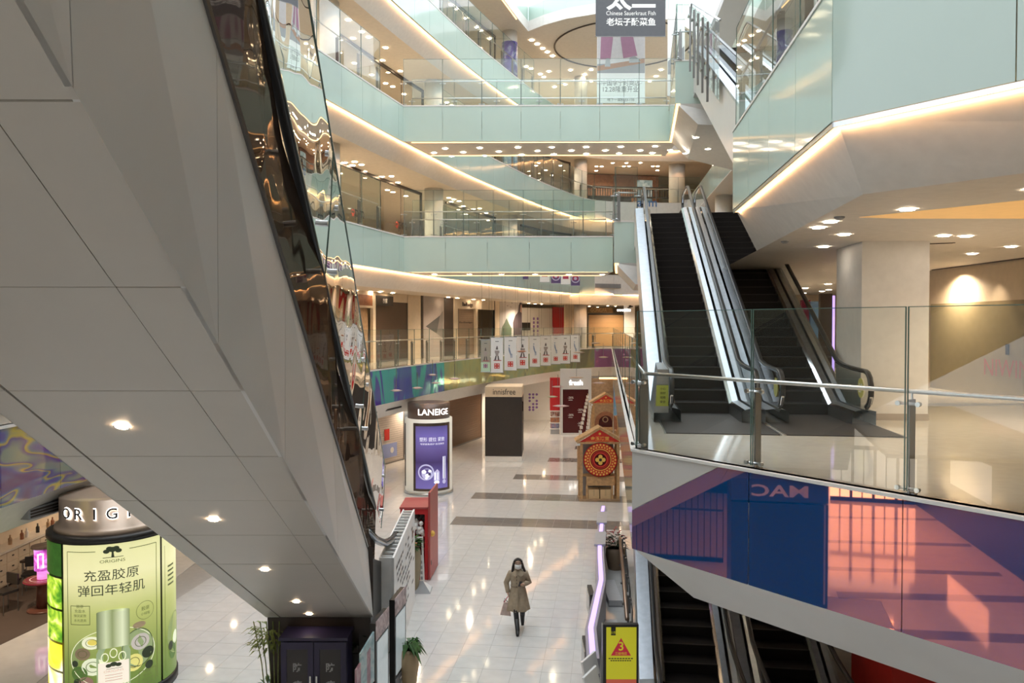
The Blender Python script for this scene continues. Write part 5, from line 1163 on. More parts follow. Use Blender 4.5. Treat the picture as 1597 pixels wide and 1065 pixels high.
def poster_print(b, D, uo=0.0, clip=1.0):
    # thin border, tree emblem, heading, bowl, bottle
    b.m(ol)
    for u in (-.80, .80):
        if abs(u + uo) < 1.85: b.fquad(D, uo + u - .006, uo + u + .006, .3, 2.88, .004)
    b.fquad(D, uo - .80, uo - .28, 2.872, 2.884, .004, 4); b.fquad(D, uo + .28, uo + .80, 2.872, 2.884, .004, 4)
    b.m(dk)
    for (x, y, q) in ((0, 2.90, .07), (-.10, 2.87, .055), (.10, 2.87, .055), (-.05, 2.92, .055), (.06, 2.92, .055)): b.fdisc(D, uo + x, y, q, .005, 12, .7)
    b.fpoly(D, [(uo - .02, 2.76), (uo + .03, 2.76), (uo + .015, 2.88), (uo - .01, 2.88)], .006); b.fquad(D, uo - .16, uo + .18, 2.752, 2.762, .005, 3)
    b.m(ol); b.text(D, 'ORIGINS', uo, 2.69, .055, .005, width=.42)
    b.m(dk); b.text(D, '充盈胶原', uo - .02, 2.44, .20, .006, width=.92); b.text(D, '弹回年轻肌', uo - .02, 2.17, .20, .006, width=1.14)
    b.m(ol); u0, u1, v0, v1 = uo - .74, uo - .38, 1.55, 1.90
    for q in ((u0, u1, v0, v0 + .01), (u0, u1, v1 - .01, v1), (u0, u0 + .01, v0, v1), (u1 - .01, u1, v0, v1)): b.fquad(D, *q, .005, 2)
    for k, t in enumerate(('胶原', '充盈水', '弹润紧致', '水光透亮')): b.text(D, t, (u0 + u1) / 2, v1 - .01 - k * .085, .062 - .008 * (k > 1), .006)
    b.fring(D, uo + .56, 1.66, .165, .172, .005, 28); b.text(D, '胶原', uo + .56, 1.70, .075, .006); b.text(D, '小绿瓶', uo + .56, 1.60, .055, .006)
    # glass bowls
    b.m(lit('bowl_ink', (.30, .38, .14), .45)); b.fdisc(D, uo, .92, .74, .006, 40, .72)
    b.m(pale); b.fring(D, uo, .92, .73, .745, .008, 48, .72); b.m(glassy); b.fdisc(D, uo + .42, 1.0, .28, .009, 28, 1.25); b.m(dk); b.fring(D, uo + .42, 1.0, .275, .285, .011, 36, 1.25)
    for (x, y, q, m, s) in ((-.36, 1.22, .17, pale, .7), (-.34, 1.23, .09, lit('yolk_ink', (.75, .62, .12), .6), .6), (-.52, 1.02, .14, lit('brown_ink', (.28, .20, .12), .4), .8), (-.34, .78, .20, lit('cream_ink', (.72, .76, .55), .7), .8), (-.58, .66, .15, lit('leafy_ink', (.10, .20, .04), .4), .9),
                            (.46, 1.10, .17, lit('lilac_ink', (.55, .50, .45), .6), .9), (.60, .86, .12, dk, .9), (.34, .74, .16, lit('star_ink', (.78, .70, .22), .6), 1.0), (-.46, .50, .13, lit('rose_ink', (.36, .20, .16), .4), .8), (.62, .62, .08, dk, 1), (-.66, .84, .06, dk, 1), (-.62, .50, .07, dk, 1), (.44, 1.42, .12, lit('twig_ink', (.40, .30, .18), .4), .5)):
        b.m(m); b.fdisc(D, uo + x, y, q, .012, 16, s)
        if q > .13:
            b.m(ol); b.fring(D, uo + x, y, q * .55, q * .62, .014, 14, s)
    # bottle with cap and label
    b.m(lit('bottle_glass_ink', (.36, .45, .26), .5)); b.fpoly(D, [(uo - .27, .2), (uo + .27, .2), (uo + .28, 1.0), (uo + .24, 1.10), (uo - .24, 1.10), (uo - .28, 1.0)], .02)
    for (x, y) in ((-.14, .93), (.0, 1.0), (.14, .92), (-.16, .36), (.05, .30), (.18, .38)): b.m(pale); b.fring(D, uo + x, y, .05, .065, .023, 14, 1.4)
    b.m(lit('label_ink', (.84, .74, .62), .75)); b.fquad(D, uo - .25, uo + .25, .42, .84, .024, 4)
    b.m(dk)
    for (x, y, q) in ((0, .80, .06), (-.08, .78, .05), (.08, .78, .05)): b.fdisc(D, uo + x, y, q, .027, 10, .7)
    b.fquad(D, uo - .12, uo + .14, .715, .722, .027, 2); b.m(lit('label_text_ink', (.52, .42, .36), .5)); b.text(D, 'ORIGINS', uo, .675, .04, .027, width=.32)
    for k in range(3): b.fquad(D, uo - .14, uo + .14, .60 - k * .05, .612 - k * .05, .027, 2)
    b.m(ol); u0, u1, v0, v1 = uo + .42, uo + .76, .22, .54
    for q in ((u0, u1, v0, v0 + .01), (u0, u1, v1 - .01, v1), (u0, u0 + .01, v0, v1), (u1 - .01, u1, v0, v1)): b.fquad(D, *q, .014, 2)
    for k, t in enumerate(('胶原', '精华水', '柔润饱满', '轻盈水嫩')): b.text(D, t, (u0 + u1) / 2, v1 - .03 - k * .075, .052, .015)
b = MB(); poster_print(b, D); b.build('poster_print', r)
curved_sheet(D, -.27, .27, 1.10, 1.76, silver, 'printed_bottle_cap', r, d=.022, n=8)
b = MB(); b.m(silver); b.fdisc(D, 0, 1.76, .27, .0225, 24, .16); b.build('printed_cap_top', r)
b = MB(); b.m(ol); b.fquad(D, 1.02, 1.03, .3, 2.75, .004)
for k in range(5): b.fquad(D, 1.12, 1.36, 2.30 - k * .09, 2.335 - k * .09, .004, 2)
b.m(lit('bowl_ink', (.30, .38, .14), .45)); b.fdisc(D, 1.42, .95, .34, .006, 24, 1.2); b.m(lit('leafy_ink', (.10, .20, .04), .4)); b.fdisc(D, 1.30, .62, .16, .008, 16); b.m(lit('cream_ink', (.72, .76, .55), .7)); b.fdisc(D, 1.42, .85, .13, .009, 14); b.m(dk); b.fdisc(D, 1.2, .75, .09, .01, 12); b.build('poster_print', r)

# purple light box pillar further back
CL = Vector((-3.49, 33.3, 0)); RL = .98; D2 = Drum(CL, RL, a0=-math.pi / 2 + .107)
r = thing('light_box_pillar', CL, 'white round pillar with a violet skincare poster and glowing capitals on its dark cap', 'light box')
wl_ = lit('lit_white_shell', (.80, .76, .66), .28)
b = MB().m(M['steel']); b.smooth = True; b.lathe(CL, [(RL + .04, 0), (RL + .04, .1), (RL, .11)], 36); b.build('plinth', r)
b = MB().m(wl_); b.smooth = True; b.lathe(CL, [(RL, .1), (RL, 3.12)], 40); b.build('shell', r)
b = MB().m(mat('bronze_cap', (.16, .11, .09), .35, .4)); b.smooth = True; b.lathe(CL, [(RL - .10, 3.12), (RL - .10, 3.75), (RL - .3, 3.76)], 36); b.build('cap', r)
b = MB().m(M['whiteglow']); b.text(Drum(CL, RL - .10, a0=-math.pi / 2 + .107), 'LANEIGE', .24, 3.42, .25, .02, width=1.36); b.build('lettering', r)
b = MB().m(mat('bronze_frame', (.13, .10, .08), .3, .6))
for q in ((-.66, -.56, .26, 2.92), (.86, .98, .26, 2.92), (-.66, .98, .2, .30), (-.66, .98, 2.86, 2.98)): b.fbox(D2, *q, 0, .03, 6)
b.build('frame', r)
curved_sheet(D2, -.56, .86, .30, 2.86, ramp_mat('violet_poster', [(0, (.16, .13, .40)), (.22, (.12, .09, .30)), (.42, (.055, .035, .13)), (.62, (.12, .09, .28)), (.85, (.16, .13, .42)), (1, (.10, .08, .25))], 'Z', estr=.30), 'poster', r, d=.012)
b = MB(); wi = lit('white_ink', (.85, .85, .92), .7); li = lit('lavender_ink', (.45, .44, .66), .6); di = lit('dark_violet_ink', (.06, .05, .12), .2)
b.m(wi); b.text(D2, '塑形 提拉 紧致', .15, 2.32, .17, .016, width=1.06); b.text(D2, '专研紧致修护 焕活弹润', .15, 2.13, .075, .016, width=1.0)
b.m(li); b.fring(D2, -.12, .98, .27, .33, .016, 28); b.fdisc(D2, -.08, .92, .22, .017, 20); b.m(wi)
for (x, y, q) in ((-.2, 1.0, .10), (-.05, .85, .10), (.04, 1.03, .07), (-.1, .74, .06)): b.fdisc(D2, x, y, q, .019, 9, .8)
b.m(di); b.fdisc(D2, .02, .9, .05, .02, 10)
b.m(li); b.fquad(D2, .20, .44, .62, .98, .018, 2); b.fpoly(D2, [(.20, .98), (.44, .98), (.40, 1.03), (.34, 1.10), (.28, 1.03)], .018); b.m(wi); b.fquad(D2, .22, .28, .66, .96, .02); b.fquad(D2, .34, .38, .66, .96, .02); b.fdisc(D2, .32, .56, .12, .019, 14, .6)
b.m(li); b.fquad(D2, .58, .74, .66, 1.6, .018, 2); b.m(wi); b.fquad(D2, .60, .64, .7, 1.58, .02); b.fquad(D2, .69, .71, .7, 1.58, .02); b.m(di); b.fquad(D2, .655, .68, .7, 1.58, .02); b.m(li); b.fdisc(D2, .66, .56, .09, .018, 12)
b.build('poster_print', r)
b = MB().m(M['dark']); b.fbox(D2, -1.62, -1.30, .3, 2.9, 0, .02, 4); b.build('side_poster', r)

# black pillar with the cursive name on a white head
p0, p1 = G(756.5, 719.5, 0), G(814, 720, 0); F = between(p0.to_2d(), p1.to_2d(), 0); dpt = 2.3
r = thing('clad_pillar', F.o, 'tall black square pillar with a white lettered head and white plinth', 'pillar')
zt_ = F.px(785, 619)[1]
MB().m(M['char']).fbox(F, 0, F.w, .27, zt_, -dpt, 0).build('black_cladding', r)
MB().m(M['wpaper']).fbox(F, .0, F.w + .0, 0, .27, -dpt, -.015).build('plinth', r)
b = MB().m(M['cream']); b.fbox(F, .0, F.w, zt_, zt_ + .52, -dpt, .0); b.build('head', r)
b = MB().m(M['kprint']); u, v = F.px(784, 613.5); b.text(F, 'innisfree', F.w * .52, zt_ + .27, .30, .012, width=1.15); b.build('lettering', r)
b = MB().m(M['black']); u = F.w; b.fbox(F, u + .003, u + .06, zt_ - .75, zt_ - .25, -.7, -.3); b.build('side_sign', r)

# ================================================================ FESTIVE WOODEN STALLS
def stall(cx, Y, label, disc=True):
    r = thing('wooden_stall', (cx, Y, 0), label, 'stall'); w = .79; d = .75
    def bx(x0, x1, y0, y1, z0, z1, m, name): return MB().m(m).box(cx + x0, cx + x1, Y + y0, Y + y1, z0, z1).build(name, r)
    for x in (-w, w - .12):
        for y in (0, d - .12): bx(x, x + .12, y, y + .12, .08, 2.28, M['wood'], 'post')
    bx(-w - .02, w + .02, -.03, d, 0, .09, M['tan'], 'base_board')
    bx(-w - .03, w + .03, -.02, .12, 2.28, 2.36, M['wood'], 'beam')
    b = MB()
    for s in (-1, 1):
        b = MB().m(M['wood']); p = [Vector((cx + s * (w + .12), Y - .05, 2.34)), Vector((cx, Y - .05, 2.86)), Vector((cx, Y - .05, 2.96)), Vector((cx + s * (w + .18), Y - .05, 2.40))]
        q = [v + Vector((0, d + .05, 0)) for v in p]; b.hexa([p[0], p[1], q[1], q[0], p[3], p[2], q[2], q[3]]); b.build('roof_board', r)
        MB().m(M['wpaper']).box(cx + s * (w + .06) - .07, cx + s * (w + .06) + .07, Y - .09, Y - .02, 2.22, 2.30).build('lamp', r)
    F = Frame((cx, Y - .012, 0), (1, 0, 0)); b = MB().m(M['redp']); b.fpoly(F, [(-w - .02, 2.36), (w + .02, 2.36), (0, 2.84)], 0); b.m(M['gold']); b.text(F, '金玉满堂', 0, 2.50, .15, .004, width=.74, bold=.02); b.fquad(F, -.55, .55, 2.385, 2.395, .004); b.fdisc(F, 0, 2.68, .05, .004, 10); b.build('gable_sign', r)
    if disc:
        b = MB().m(M['redp']); b.smooth = False; Y2 = Y - .05
        F = Frame((cx + .02, Y2, 1.66), (1, 0, 0)); b.fdisc(F, 0, 0, .68, .02, 40); b.fring(F, 0, 0, .66, .68, .02); 
        b.hexa([F.pt(x, y, d_) for d_ in (-.03, .0) for x, y in ((-.5, -.4), (.5, -.4), (.5, .4), (-.5, .4))]); b.build('round_medallion', r)
        b = MB().m(M['gold'])
        for k in range(28):
            a = 2 * math.pi * k / 28; c_, s_ = math.cos(a), math.sin(a); b.fdisc(F, .59 * c_, .59 * s_, .042, .026, 8); b.fdisc(F, .50 * math.cos(a + .11), .50 * math.sin(a + .11), .035, .026, 8)
        b.fring(F, 0, 0, .40, .43, .026, 36); b.m(M['maroon']); b.fring(F, 0, 0, .36, .385, .026, 36); b.fdisc(F, 0, 0, .33, .024, 30); b.m(M['redp']); b.fring(F, 0, 0, .24, .31, .027, 30)
        b.m(M['gold'])
        for k in range(4): b.fdisc(F, .12 * math.cos(k * math.pi / 2), .12 * math.sin(k * math.pi / 2), .085, .03, 14)
        b.m(M['kprint']); b.fdisc(F, 0, 0, .06, .034, 12); b.build('medallion_print', r)
        bx(-.66, .66, .1, .6, .96, 1.0, M['wood'], 'shelf'); bx(-.52, .58, .0, .08, .62, .98, M['wood'], 'counter_front')
        for x in (-.50, .50): bx(x - .04, x + .04, .02, .1, .09, .62, M['wood'], 'counter_leg')
        bx(-.62, .62, .66, .70, .09, 2.2, M['grey'], 'back_panel')
        for k, x in enumerate((-.2, -.05, .12, .3, .4)): 
            b = MB().m([M['grey'], M['wpaper'], M['red'], M['tan'], M['maroon']][k]); b.lathe((cx + x, Y + .25, 1.0), [(.05, 0), (.06, .1), (.03, .2), (.02, .24)], 8); b.build('trinket', r)
    else:
        F = Frame((cx, Y - .03, 1.30), (1, 0, 0)); b = MB().m(M['brownw']); b.fring(F, 0, -.1, .42, .66, .0, 20, a0=0, a1=math.pi); b.fquad(F, -.66, -.42, -.5, -.1, 0); b.fquad(F, .42, .66, -.5, -.1, 0); b.build('arch', r)
        b = MB().m(M['maroon']); b.fring(F, 0, -.1, 0.02, .42, -.3, 16, a0=0, a1=math.pi); b.fquad(F, -.42, .42, -.4, -.1, -.3); b.m(M['tan']); b.fring(F, 0, .05, .12, .18, -.28, 12); b.build('niche', r)
        bx(-.5, .5, -.05, .1, .75, .9, M['wood'], 'shelf'); bx(-.6, .6, .0, .1, .09, .72, M['tan'], 'counter_front')
    return r
stall(3.47, 31.4, 'wooden stall with a red gable and a big round red and gold medallion')
stall(5.55, 47.0, 'smaller looking wooden stall further back, with an arch under its red gable', False)
for k, x in enumerate((-.22, .24)):
    b = MB().m(mat('cardboard', (.62, .44, .24), .6)); cx = 3.47 + x; b.box(cx - .21, cx + .21, 31.45, 31.85, .09, .46); b.m(mat('tape', (.50, .36, .2), .4)); b.box(cx - .03, cx + .03, 31.445, 31.85, .2, .462)
    tag(b.build('carton'), 'tan carton on the %s half of the stall base under the round medallion' % ('left', 'right')[k], 'box')
# strings of white tags
for k, (x0, y0, x1, y1, Ya, Yb) in enumerate(((917, 614, 901, 690, 46, 36), (921, 630, 912, 700, 45, 36))):
    r = thing('tag_string', AT(x0, y0, Ya), 'slanting string of white tags, %s of the pair beside the maroon shopfront' % ('outer', 'inner')[k], 'bunting')
    a, c = AT(x0, y0, Ya), AT(x1, y1, Yb); MB().m(M['tan']).tube([a, c], .015, 5).build('cord', r); MB().m(M['tan']).tube([c, Vector((c.x, c.y, 0))], .03, 6).build('pole', r); MB().m(M['tan']).tube([a, Vector((a.x, a.y, 0))], .03, 6).build('pole', r)
    for j in range(12):
        p = a + (c - a) * ((j + .5) / 12); b = MB().m(M['wpaper']); b.box(p.x - .07, p.x + .07, p.y - .03, p.y + .03, p.z - .16, p.z - .01); b.build('tag', r)

# ================================================================ HANGING BANNERS
def hang(name, px0, px1, py0, py1, Y, m, label, cat='banner', group=None, top=None, cords=True, slant=0):
    a, c = AT(px0, (py0 + py1) / 2, Y), AT(px1, (py0 + py1) / 2, Y + slant); zb, zt = AT((px0 + px1) / 2, py1, Y).z, AT((px0 + px1) / 2, py0, Y).z
    F = between(a.to_2d(), c.to_2d(), zb); r = thing(name, (a.x, a.y, zb), label, cat, group); h = zt - zb
    MB().m(m).fbox(F, 0, F.w, 0, h, -.006, .0).build('sheet', r)
    b = MB().m(M['post']); b.tube([F.pt(-.02, 0, -.003), F.pt(F.w + .02, 0, -.003)], .014, 6); b.tube([F.pt(-.02, h, -.003), F.pt(F.w + .02, h, -.003)], .014, 6); b.build('batten', r, kind='stuff')
    if cords:
        for u in (.04, F.w - .04): MB().m(M['post']).tube([F.pt(u, h, -.003), F.pt(u, (top or zt + 2.4) - zb, -.003)], .004, 4).build('cord', r)
    return r, F, h
r, F, h = hang('hanging_banner', 929, 1038, -60, 57, 36.5, mat('slate_banner', (.085, .085, .095), .6), 'big dark grey banner with white brush characters hanging above the upper bridge', top=25.05)
b = MB().m(M['wpaper']); px = lambda x, y: F.px(x, y)
u, v = px(984, -2); b.text(F, '太二', u, v, 1.05, .004, width=px(1022, 0)[0] - px(945, 0)[0], bold=.035)
u, v = px(984, 20.5); b.text(F, 'Chinese Sauerkraut Fish', u, v, .19, .004, width=px(1022, 0)[0] - px(945, 0)[0])
u, v = px(984, 34); b.text(F, '老坛子酸菜鱼', u, v, .36, .004, width=px(1022, 0)[0] - px(945, 0)[0], bold=.02); b.build('lettering', r)
r, F, h = hang('hanging_banner', 931, 1006, 40, 161, 38.5, M['wpaper'], 'white banner with pink trousered legs on railway tracks, below the dark banner', top=25.05)
b = MB(); pp = lambda L: [F.px(x, y) for x, y in L]
b.m(mat('pale_sky_print', (.70, .67, .68), .6)); b.fpoly(F, pp([(931.5, 114), (1005.5, 114), (1005.5, 40), (931.5, 40)]), .003)
b.m(mat('grey_track_print', (.30, .29, .30), .6)); b.fpoly(F, pp([(931.5, 114), (1005.5, 114), (1005.5, 98), (931.5, 100)]), .004)
b.m(mat('rust_track_print', (.42, .20, .10), .6)); b.fpoly(F, pp([(931.5, 111), (1005.5, 98), (1005.5, 91), (931.5, 103)]), .005)
b.build('print', r); b = MB(); b.m(mat('pink_trouser_print', (.46, .25, .36), .6)); b.fpoly(F, pp([(936, 93), (952, 93), (956, 60), (954, 40), (938, 40)]), .006); b.fpoly(F, pp([(972, 91), (994, 87), (988, 60), (982, 40), (967, 40), (968, 62)]), .006)
b.m(mat('shoe_print', (.42, .42, .44), .6)); b.fpoly(F, pp([(943, 104), (952, 104), (951, 91), (945, 91)]), .007); b.fpoly(F, pp([(981, 98), (999, 97), (995, 91), (989, 87), (982, 90)]), .007)
b.m(M['char']); 
for t, y, s in (('中国李宁时尚店', 129, .29), ('12.28隆重开业', 139, .29), ('地下一层B133-135', 155.5, .15)):
    u, v = F.px(968, y); b.text(F, t, u, v, s, .006, width=(1.82, 1.70, 1.30)[0 if y == 129 else 1 if y == 139 else 2])
b.build('print', r)
r, F, h = hang('hanging_banner', 1041, 1068, 30, 150, 40, M['wpaper'], 'pale banner partly hidden behind the upper escalator landing', top=25.05)
b = MB(); b.m(mat('grey_track_print', (.30, .29, .30), .6)); b.fpoly(F, [F.px(1041.5, 116), F.px(1067, 116), F.px(1067, 72), F.px(1041.5, 96)], .004); b.build('print', r)
# the row of nine small banners
xs = [(750, 764.5, 530, 580), (765.5, 784.5, 526.5, 581), (786.5, 805.5, 525.5, 577.5), (806, 824, 524.5, 575), (826, 842, 524, 572), (843, 859, 523.5, 570), (859.5, 874, 523, 568), (874, 889, 522.7, 567), (890, 904.5, 522.2, 564.5)]
pgrn = mat('pale_green_print', (.50, .66, .48), .6)
for k, (x0, x1, y0, y1) in enumerate(xs):
    Y = 31.6 + 1.15 * k; ordn = ('greenish lowest', 'second', 'third', 'fourth', 'fifth', 'sixth', 'seventh', 'eighth', 'ninth and highest')[k]
    runner = k in (2, 4, 6, 8)
    r, F, h = hang('hanging_banner', x0, x1, y0, y1, Y, M['wpaper'] if k else mat('dim_banner', (.36, .33, .27), .6), 'small white banner with a red square and %s, %s in its row' % ('blue runner' if runner else 'seated figure', ordn), group='small banners along the second floor', top=LV[3] - 1.5 if Y < 35.4 else None)
    w = F.w; b = MB(); b.m(M['redp'] if k else mat('plum_print', (.14, .07, .16), .6)); 
    if not k: b.m(pgrn); b.fquad(F, 0, w, 0, h * .30, .002); b.m(mat('plum_print', (.14, .07, .16), .6))
    cx_, cy_, q = w / 2, h * .19, w * .22; b.fquad(F, cx_ - q, cx_ + q, cy_ - q, cy_ + q, .004); b.m(mat('pinkish_print', (.72, .46, .42), .6))
    for dx in (-1, 1):
        for dy in (-1, 1): b.fquad(F, cx_ + dx * q * .5 - q * .27, cx_ + dx * q * .5 + q * .27, cy_ + dy * q * .5 - q * .27, cy_ + dy * q * .5 + q * .27, .006)
    b.m(M['kprint']); b.fquad(F, w * .36, w * .66, h * .885, h * .90, .004)
    if runner:
        b.m(mat('blue_runner_print', (.20, .27, .40), .6)); b.fdisc(F, w * .40, h * .74, w * .06, .004, 10); b.fpoly(F, [(w * .34, h * .70), (w * .42, h * .69), (w * .58, h * .47), (w * .50, h * .45), (w * .36, h * .58)], .004); b.fpoly(F, [(w * .50, h * .50), (w * .57, h * .50), (w * .56, h * .36), (w * .51, h * .38)], .005); b.fpoly(F, [(w * .58, h * .50), (w * .64, h * .50), (w * .66, h * .38), (w * .61, h * .38)], .005)
    else:
        dkp = mat('dark_figure_print', (.10, .08, .08), .6); b.m(dkp); b.fpoly(F, [(w * .40, h * .66), (w * .60, h * .66), (w * .54, h * .76), (w * .48, h * .76)], .004)
        b.m(mat('mid_figure_print', (.36, .30, .28), .6)); b.fquad(F, w * .32, w * .70, h * .56, h * .63, .004); b.fpoly(F, [(w * .36, h * .56), (w * .64, h * .56), (w * .60, h * .48), (w * .40, h * .48)], .004)
        b.m(dkp); b.fpoly(F, [(w * .28, h * .36), (w * .42, h * .36), (w * .48, h * .48), (w * .38, h * .48)], .005); b.fpoly(F, [(w * .70, h * .36), (w * .58, h * .36), (w * .54, h * .48), (w * .64, h * .48)], .005)
        b.m(mat('red_ground_print', (.45, .12, .12), .6)); b.fquad(F, w * .22, w * .86, h * .335, h * .36, .004)
    b.build('print', r)
# banner ends showing under the lower bridge
for k, (x0, x1, y1, m) in enumerate(((807, 824, 435.5, 'plum'), (842, 857, 440, 'white'), (859.5, 874.5, 442, 'violet'), (875, 889.5, 443.5, 'white'), (890.5, 904.5, 445.5, 'violet'))):
    r, F, h = hang('hanging_banner', x0, x1, 385, y1, 47.0, M['wpaper'] if m == 'white' else mat('violet_banner', (.10, .06, .17), .6), '%s banner end under the lower bridge, %s from the left of five' % ({'white': 'white and red', 'violet': 'violet patterned', 'plum': 'plum'}[m], ('first', 'second', 'third', 'fourth', 'fifth')[k]), group='banner ends under the lower bridge', top=14.3)
    b = MB().m(mat('wine_print', (.36, .04, .10), .6)); b.fquad(F, F.w * .2, F.w * .8, .32, h * .6, .003)
    if m != 'white': b.m(mat('lilac_ring_print', (.50, .45, .60), .6)); b.fring(F, F.w / 2, .42, .20, .26, .004, 18); b.fdisc(F, F.w / 2, .42, .09, .004, 12)
    b.build('print', r)
# hanging discs on rods
for k, (x, y, w, Y, m) in enumerate(((870, 603, 20, 36, 'rosy'), (861, 618.6, 18, 33, 'greenish'), (874.6, 633, 26, 30, 'rosy'), (934, 597, 22, 38, 'rosy'), (899, 588.5, 24, 36, 'tan'), (813.5, 548, 16, 30, 'red-brown'), (928.5, 535, 17, 40, 'tan'), (941, 557, 16, 38, 'tan'), (903, 549.5, 20, 34, 'tan'), (674.7, 584.5, 14, 29, 'rosy'), (709, 590.5, 19, 29, 'rosy'), (618, 609, 19, 27.5, 'rosy'), (651, 605, 17, 28, 'rosy'), (680, 597, 15, 28.5, 'rosy'))):
    c = AT(x, y, Y); R_ = w * Y / FPX / 2; col = {'rosy': (.55, .38, .36), 'greenish': (.48, .46, .30), 'tan': (.50, .36, .26), 'red-brown': (.42, .16, .08)}[m]
    r = thing('hanging_disc', c, '%s flat disc on a thin rod, hanging %s' % (m, ('before the red pillar', 'lowest left of the pillar group', 'low over the maroon shopfront', 'over the tan boarded shop', 'under the beige band by the maroon front', 'in front of the fourth small banner', 'right of the small banners, upper', 'right of the small banners, lower', 'at the end of the small banner row', 'before the film, fourth from the left', 'before the film, rightmost', 'before the violet film, leftmost', 'before the film, second from the left', 'before the film, third from the left')[k]), 'ornament', 'hanging discs')
    b = MB().m(mat('disc_' + m.replace('-', '_'), col, .35)); b.smooth = True; b.lathe(c, [(.02, -.035), (R_ * .5, -.03), (R_, 0), (R_ * .5, .03), (.02, .035)], 20); b.build('disc', r)
    MB().m(M['post']).tube([c + Vector((0, 0, -.05)), c + Vector((0, 0, .55 + .12 * (k % 3)))], .012, 5).build('rod', r)
# ================================================================ GROUND FLOOR, NEARER THINGS
# red booth
r = thing('photo_booth', (-2.65, 22.3, 0), 'red lacquered booth with an open door and white balls in its niche', 'booth')
x0, x1, y0, y1, H = -3.06, -2.30, 21.7, 22.95, 1.95
def bx(r, x0, x1, y0, y1, z0, z1, m, name): return MB().m(m).box(x0, x1, y0, y1, z0, z1).build(name, r)
bx(r, x0, x0 + .06, y0, y1, 0, H, M['red'], 'side_panel'); bx(r, x1 - .09, x1, y0, y1, 0, H, M['red'], 'side_panel'); bx(r, x0 + .06, x1 - .09, y1 - .06, y1, 0, H, M['red'], 'back_panel')
bx(r, x0 - .02, x1, y0 - .02, y1, H, H + .05, mat('dusky_red', (.42, .07, .07), .4), 'top'); bx(r, x0 + .06, x1 - .09, y0, y1 - .06, 0, .1, M['red'], 'floor_board'); bx(r, x0 + .06, x1 - .09, y0 + .01, y0 + .1, 1.80, H, M['red'], 'header')
bx(r, x0 + .06, x1 - .09, y0 + .35, y1 - .06, .72, .78, M['red'], 'shelf')
b = MB().m(mat('dusky_red', (.42, .07, .07), .4)); b.hexa([(x1 + .02, y0 - .1, .04), (x1 + .07, y0 - .1, .04), (x1 + .16, y0 + 1.2, .04), (x1 + .11, y0 + 1.2, .04), (x1 + .02, y0 - .1, 2.42), (x1 + .07, y0 - .1, 2.42), (x1 + .16, y0 + 1.2, 2.42), (x1 + .11, y0 + 1.2, 2.42)]); dr = b.build('door', r)
b = MB().m(M['gold']); b.smooth = True; b.ball((x1 + .10, y0 + .1, 1.25), .085, 10, 6); b.build('knob', dr)
b = MB().m(M['black']); b.box(x1 + .06, x1 + .085, y0, y0 + .12, .40, .52); b.build('latch', dr)
random.seed(3)
rb = thing('ball_cluster', (-2.62, 21.85, .1), 'cluster of white balls with orange ribbons in the red booth', 'decoration')
for k in range(26):
    a = random.random() * 6.28; q = random.random() ** .5 * .2; z = 1.05 + random.random() * .55
    b = MB().m(M['wpaper']); b.smooth = True; b.ball((-2.62 + q * math.cos(a), 21.82 + .12 * math.sin(a), z), .05 + random.random() * .025, 8, 5); b.build('ball', rb)
b = MB().m(mat('orange_ribbon', (.65, .22, .04), .5)); b.box(-2.86, -2.76, 21.86, 21.90, .5, 1.25); b.box(-2.74, -2.68, 21.84, 21.88, .3, 1.1); b.build('ribbon', rb)
b = MB().m(M['char'])
for k in range(8): b.ball((-2.75 + .05 * k, 21.95, 1.62 + .05 * (k % 3)), .07, 7, 5)
b.build('dark_flowers', rb, kind='stuff'); MB().m(M['tan']).tube([(-2.62, 21.85, .1), (-2.62, 21.85, 1.1)], .03, 6).build('stem', rb)
# leaf makers
def leaf(b, p, d, L, w, droop=.3):
    d = Vector(d).normalized(); s = d.cross(Vector((0, 0, 1)));
    if s.length < .01: s = Vector((1, 0, 0))
    s.normalize(); q = [p, p + d * L * .5 + Vector((0, 0, -.02 * droop)), p + d * L + Vector((0, 0, -L * droop))]
    b.add([q[0], q[1] + s * w, q[2], q[1] - s * w], [(0, 1, 2, 3)])
def bush(root, c, n, R_, L, w, m, name='leaf', up=.6, droop=.3, join=True, seed=1):
    random.seed(seed); b = MB().m(m)
    for k in range(n):
        a = random.random() * 6.283; e = up * random.random() + .1; p = Vector(c) + Vector((math.cos(a) * R_ * random.random(), math.sin(a) * R_ * random.random(), random.random() * R_ * 1.4))
        leaf(b, p, (math.cos(a), math.sin(a), e), L * (.6 + .6 * random.random()), w, droop)
    return b.build('foliage', root, kind='stuff')
def planter(loc, h, r0, r1, m, label, foliage):
    t = thing('potted_plant', loc, label, 'plant'); b = MB().m(m); b.smooth = True; b.lathe(loc, [(r0, 0), (r0 * 1.15, h * .15), (r1, h * .65), (r1 * .95, h * .92), (r1 * .8, h), (r1 * .7, h - .02)], 20); b.build('pot', t)
    MB().m(M['dark']).lathe((loc[0], loc[1], loc[2] + h - .05), [(r1 * .72, 0), (r1 * .7, .03)], 14).build('soil', t); foliage(t, (loc[0], loc[1], loc[2] + h)); return t
potm = mat('olive_tan_pot', (.30, .24, .15), .5)
planter((-2.62, 20.75, 0), 1.15, .16, .24, potm, 'tall olive pot with orange flowers between the white wall and the red booth', lambda t, c: (bush(t, c, 70, .14, .3, .035, M['leaf'], seed=5), [MB().m(mat('orange_petal', (.70, .22, .04), .5)).ball((c[0] + .1 * math.cos(k), c[1] - .1, c[2] + .12 + .04 * k), .045, 7, 5).build('flower', t) for k in range(6)]))
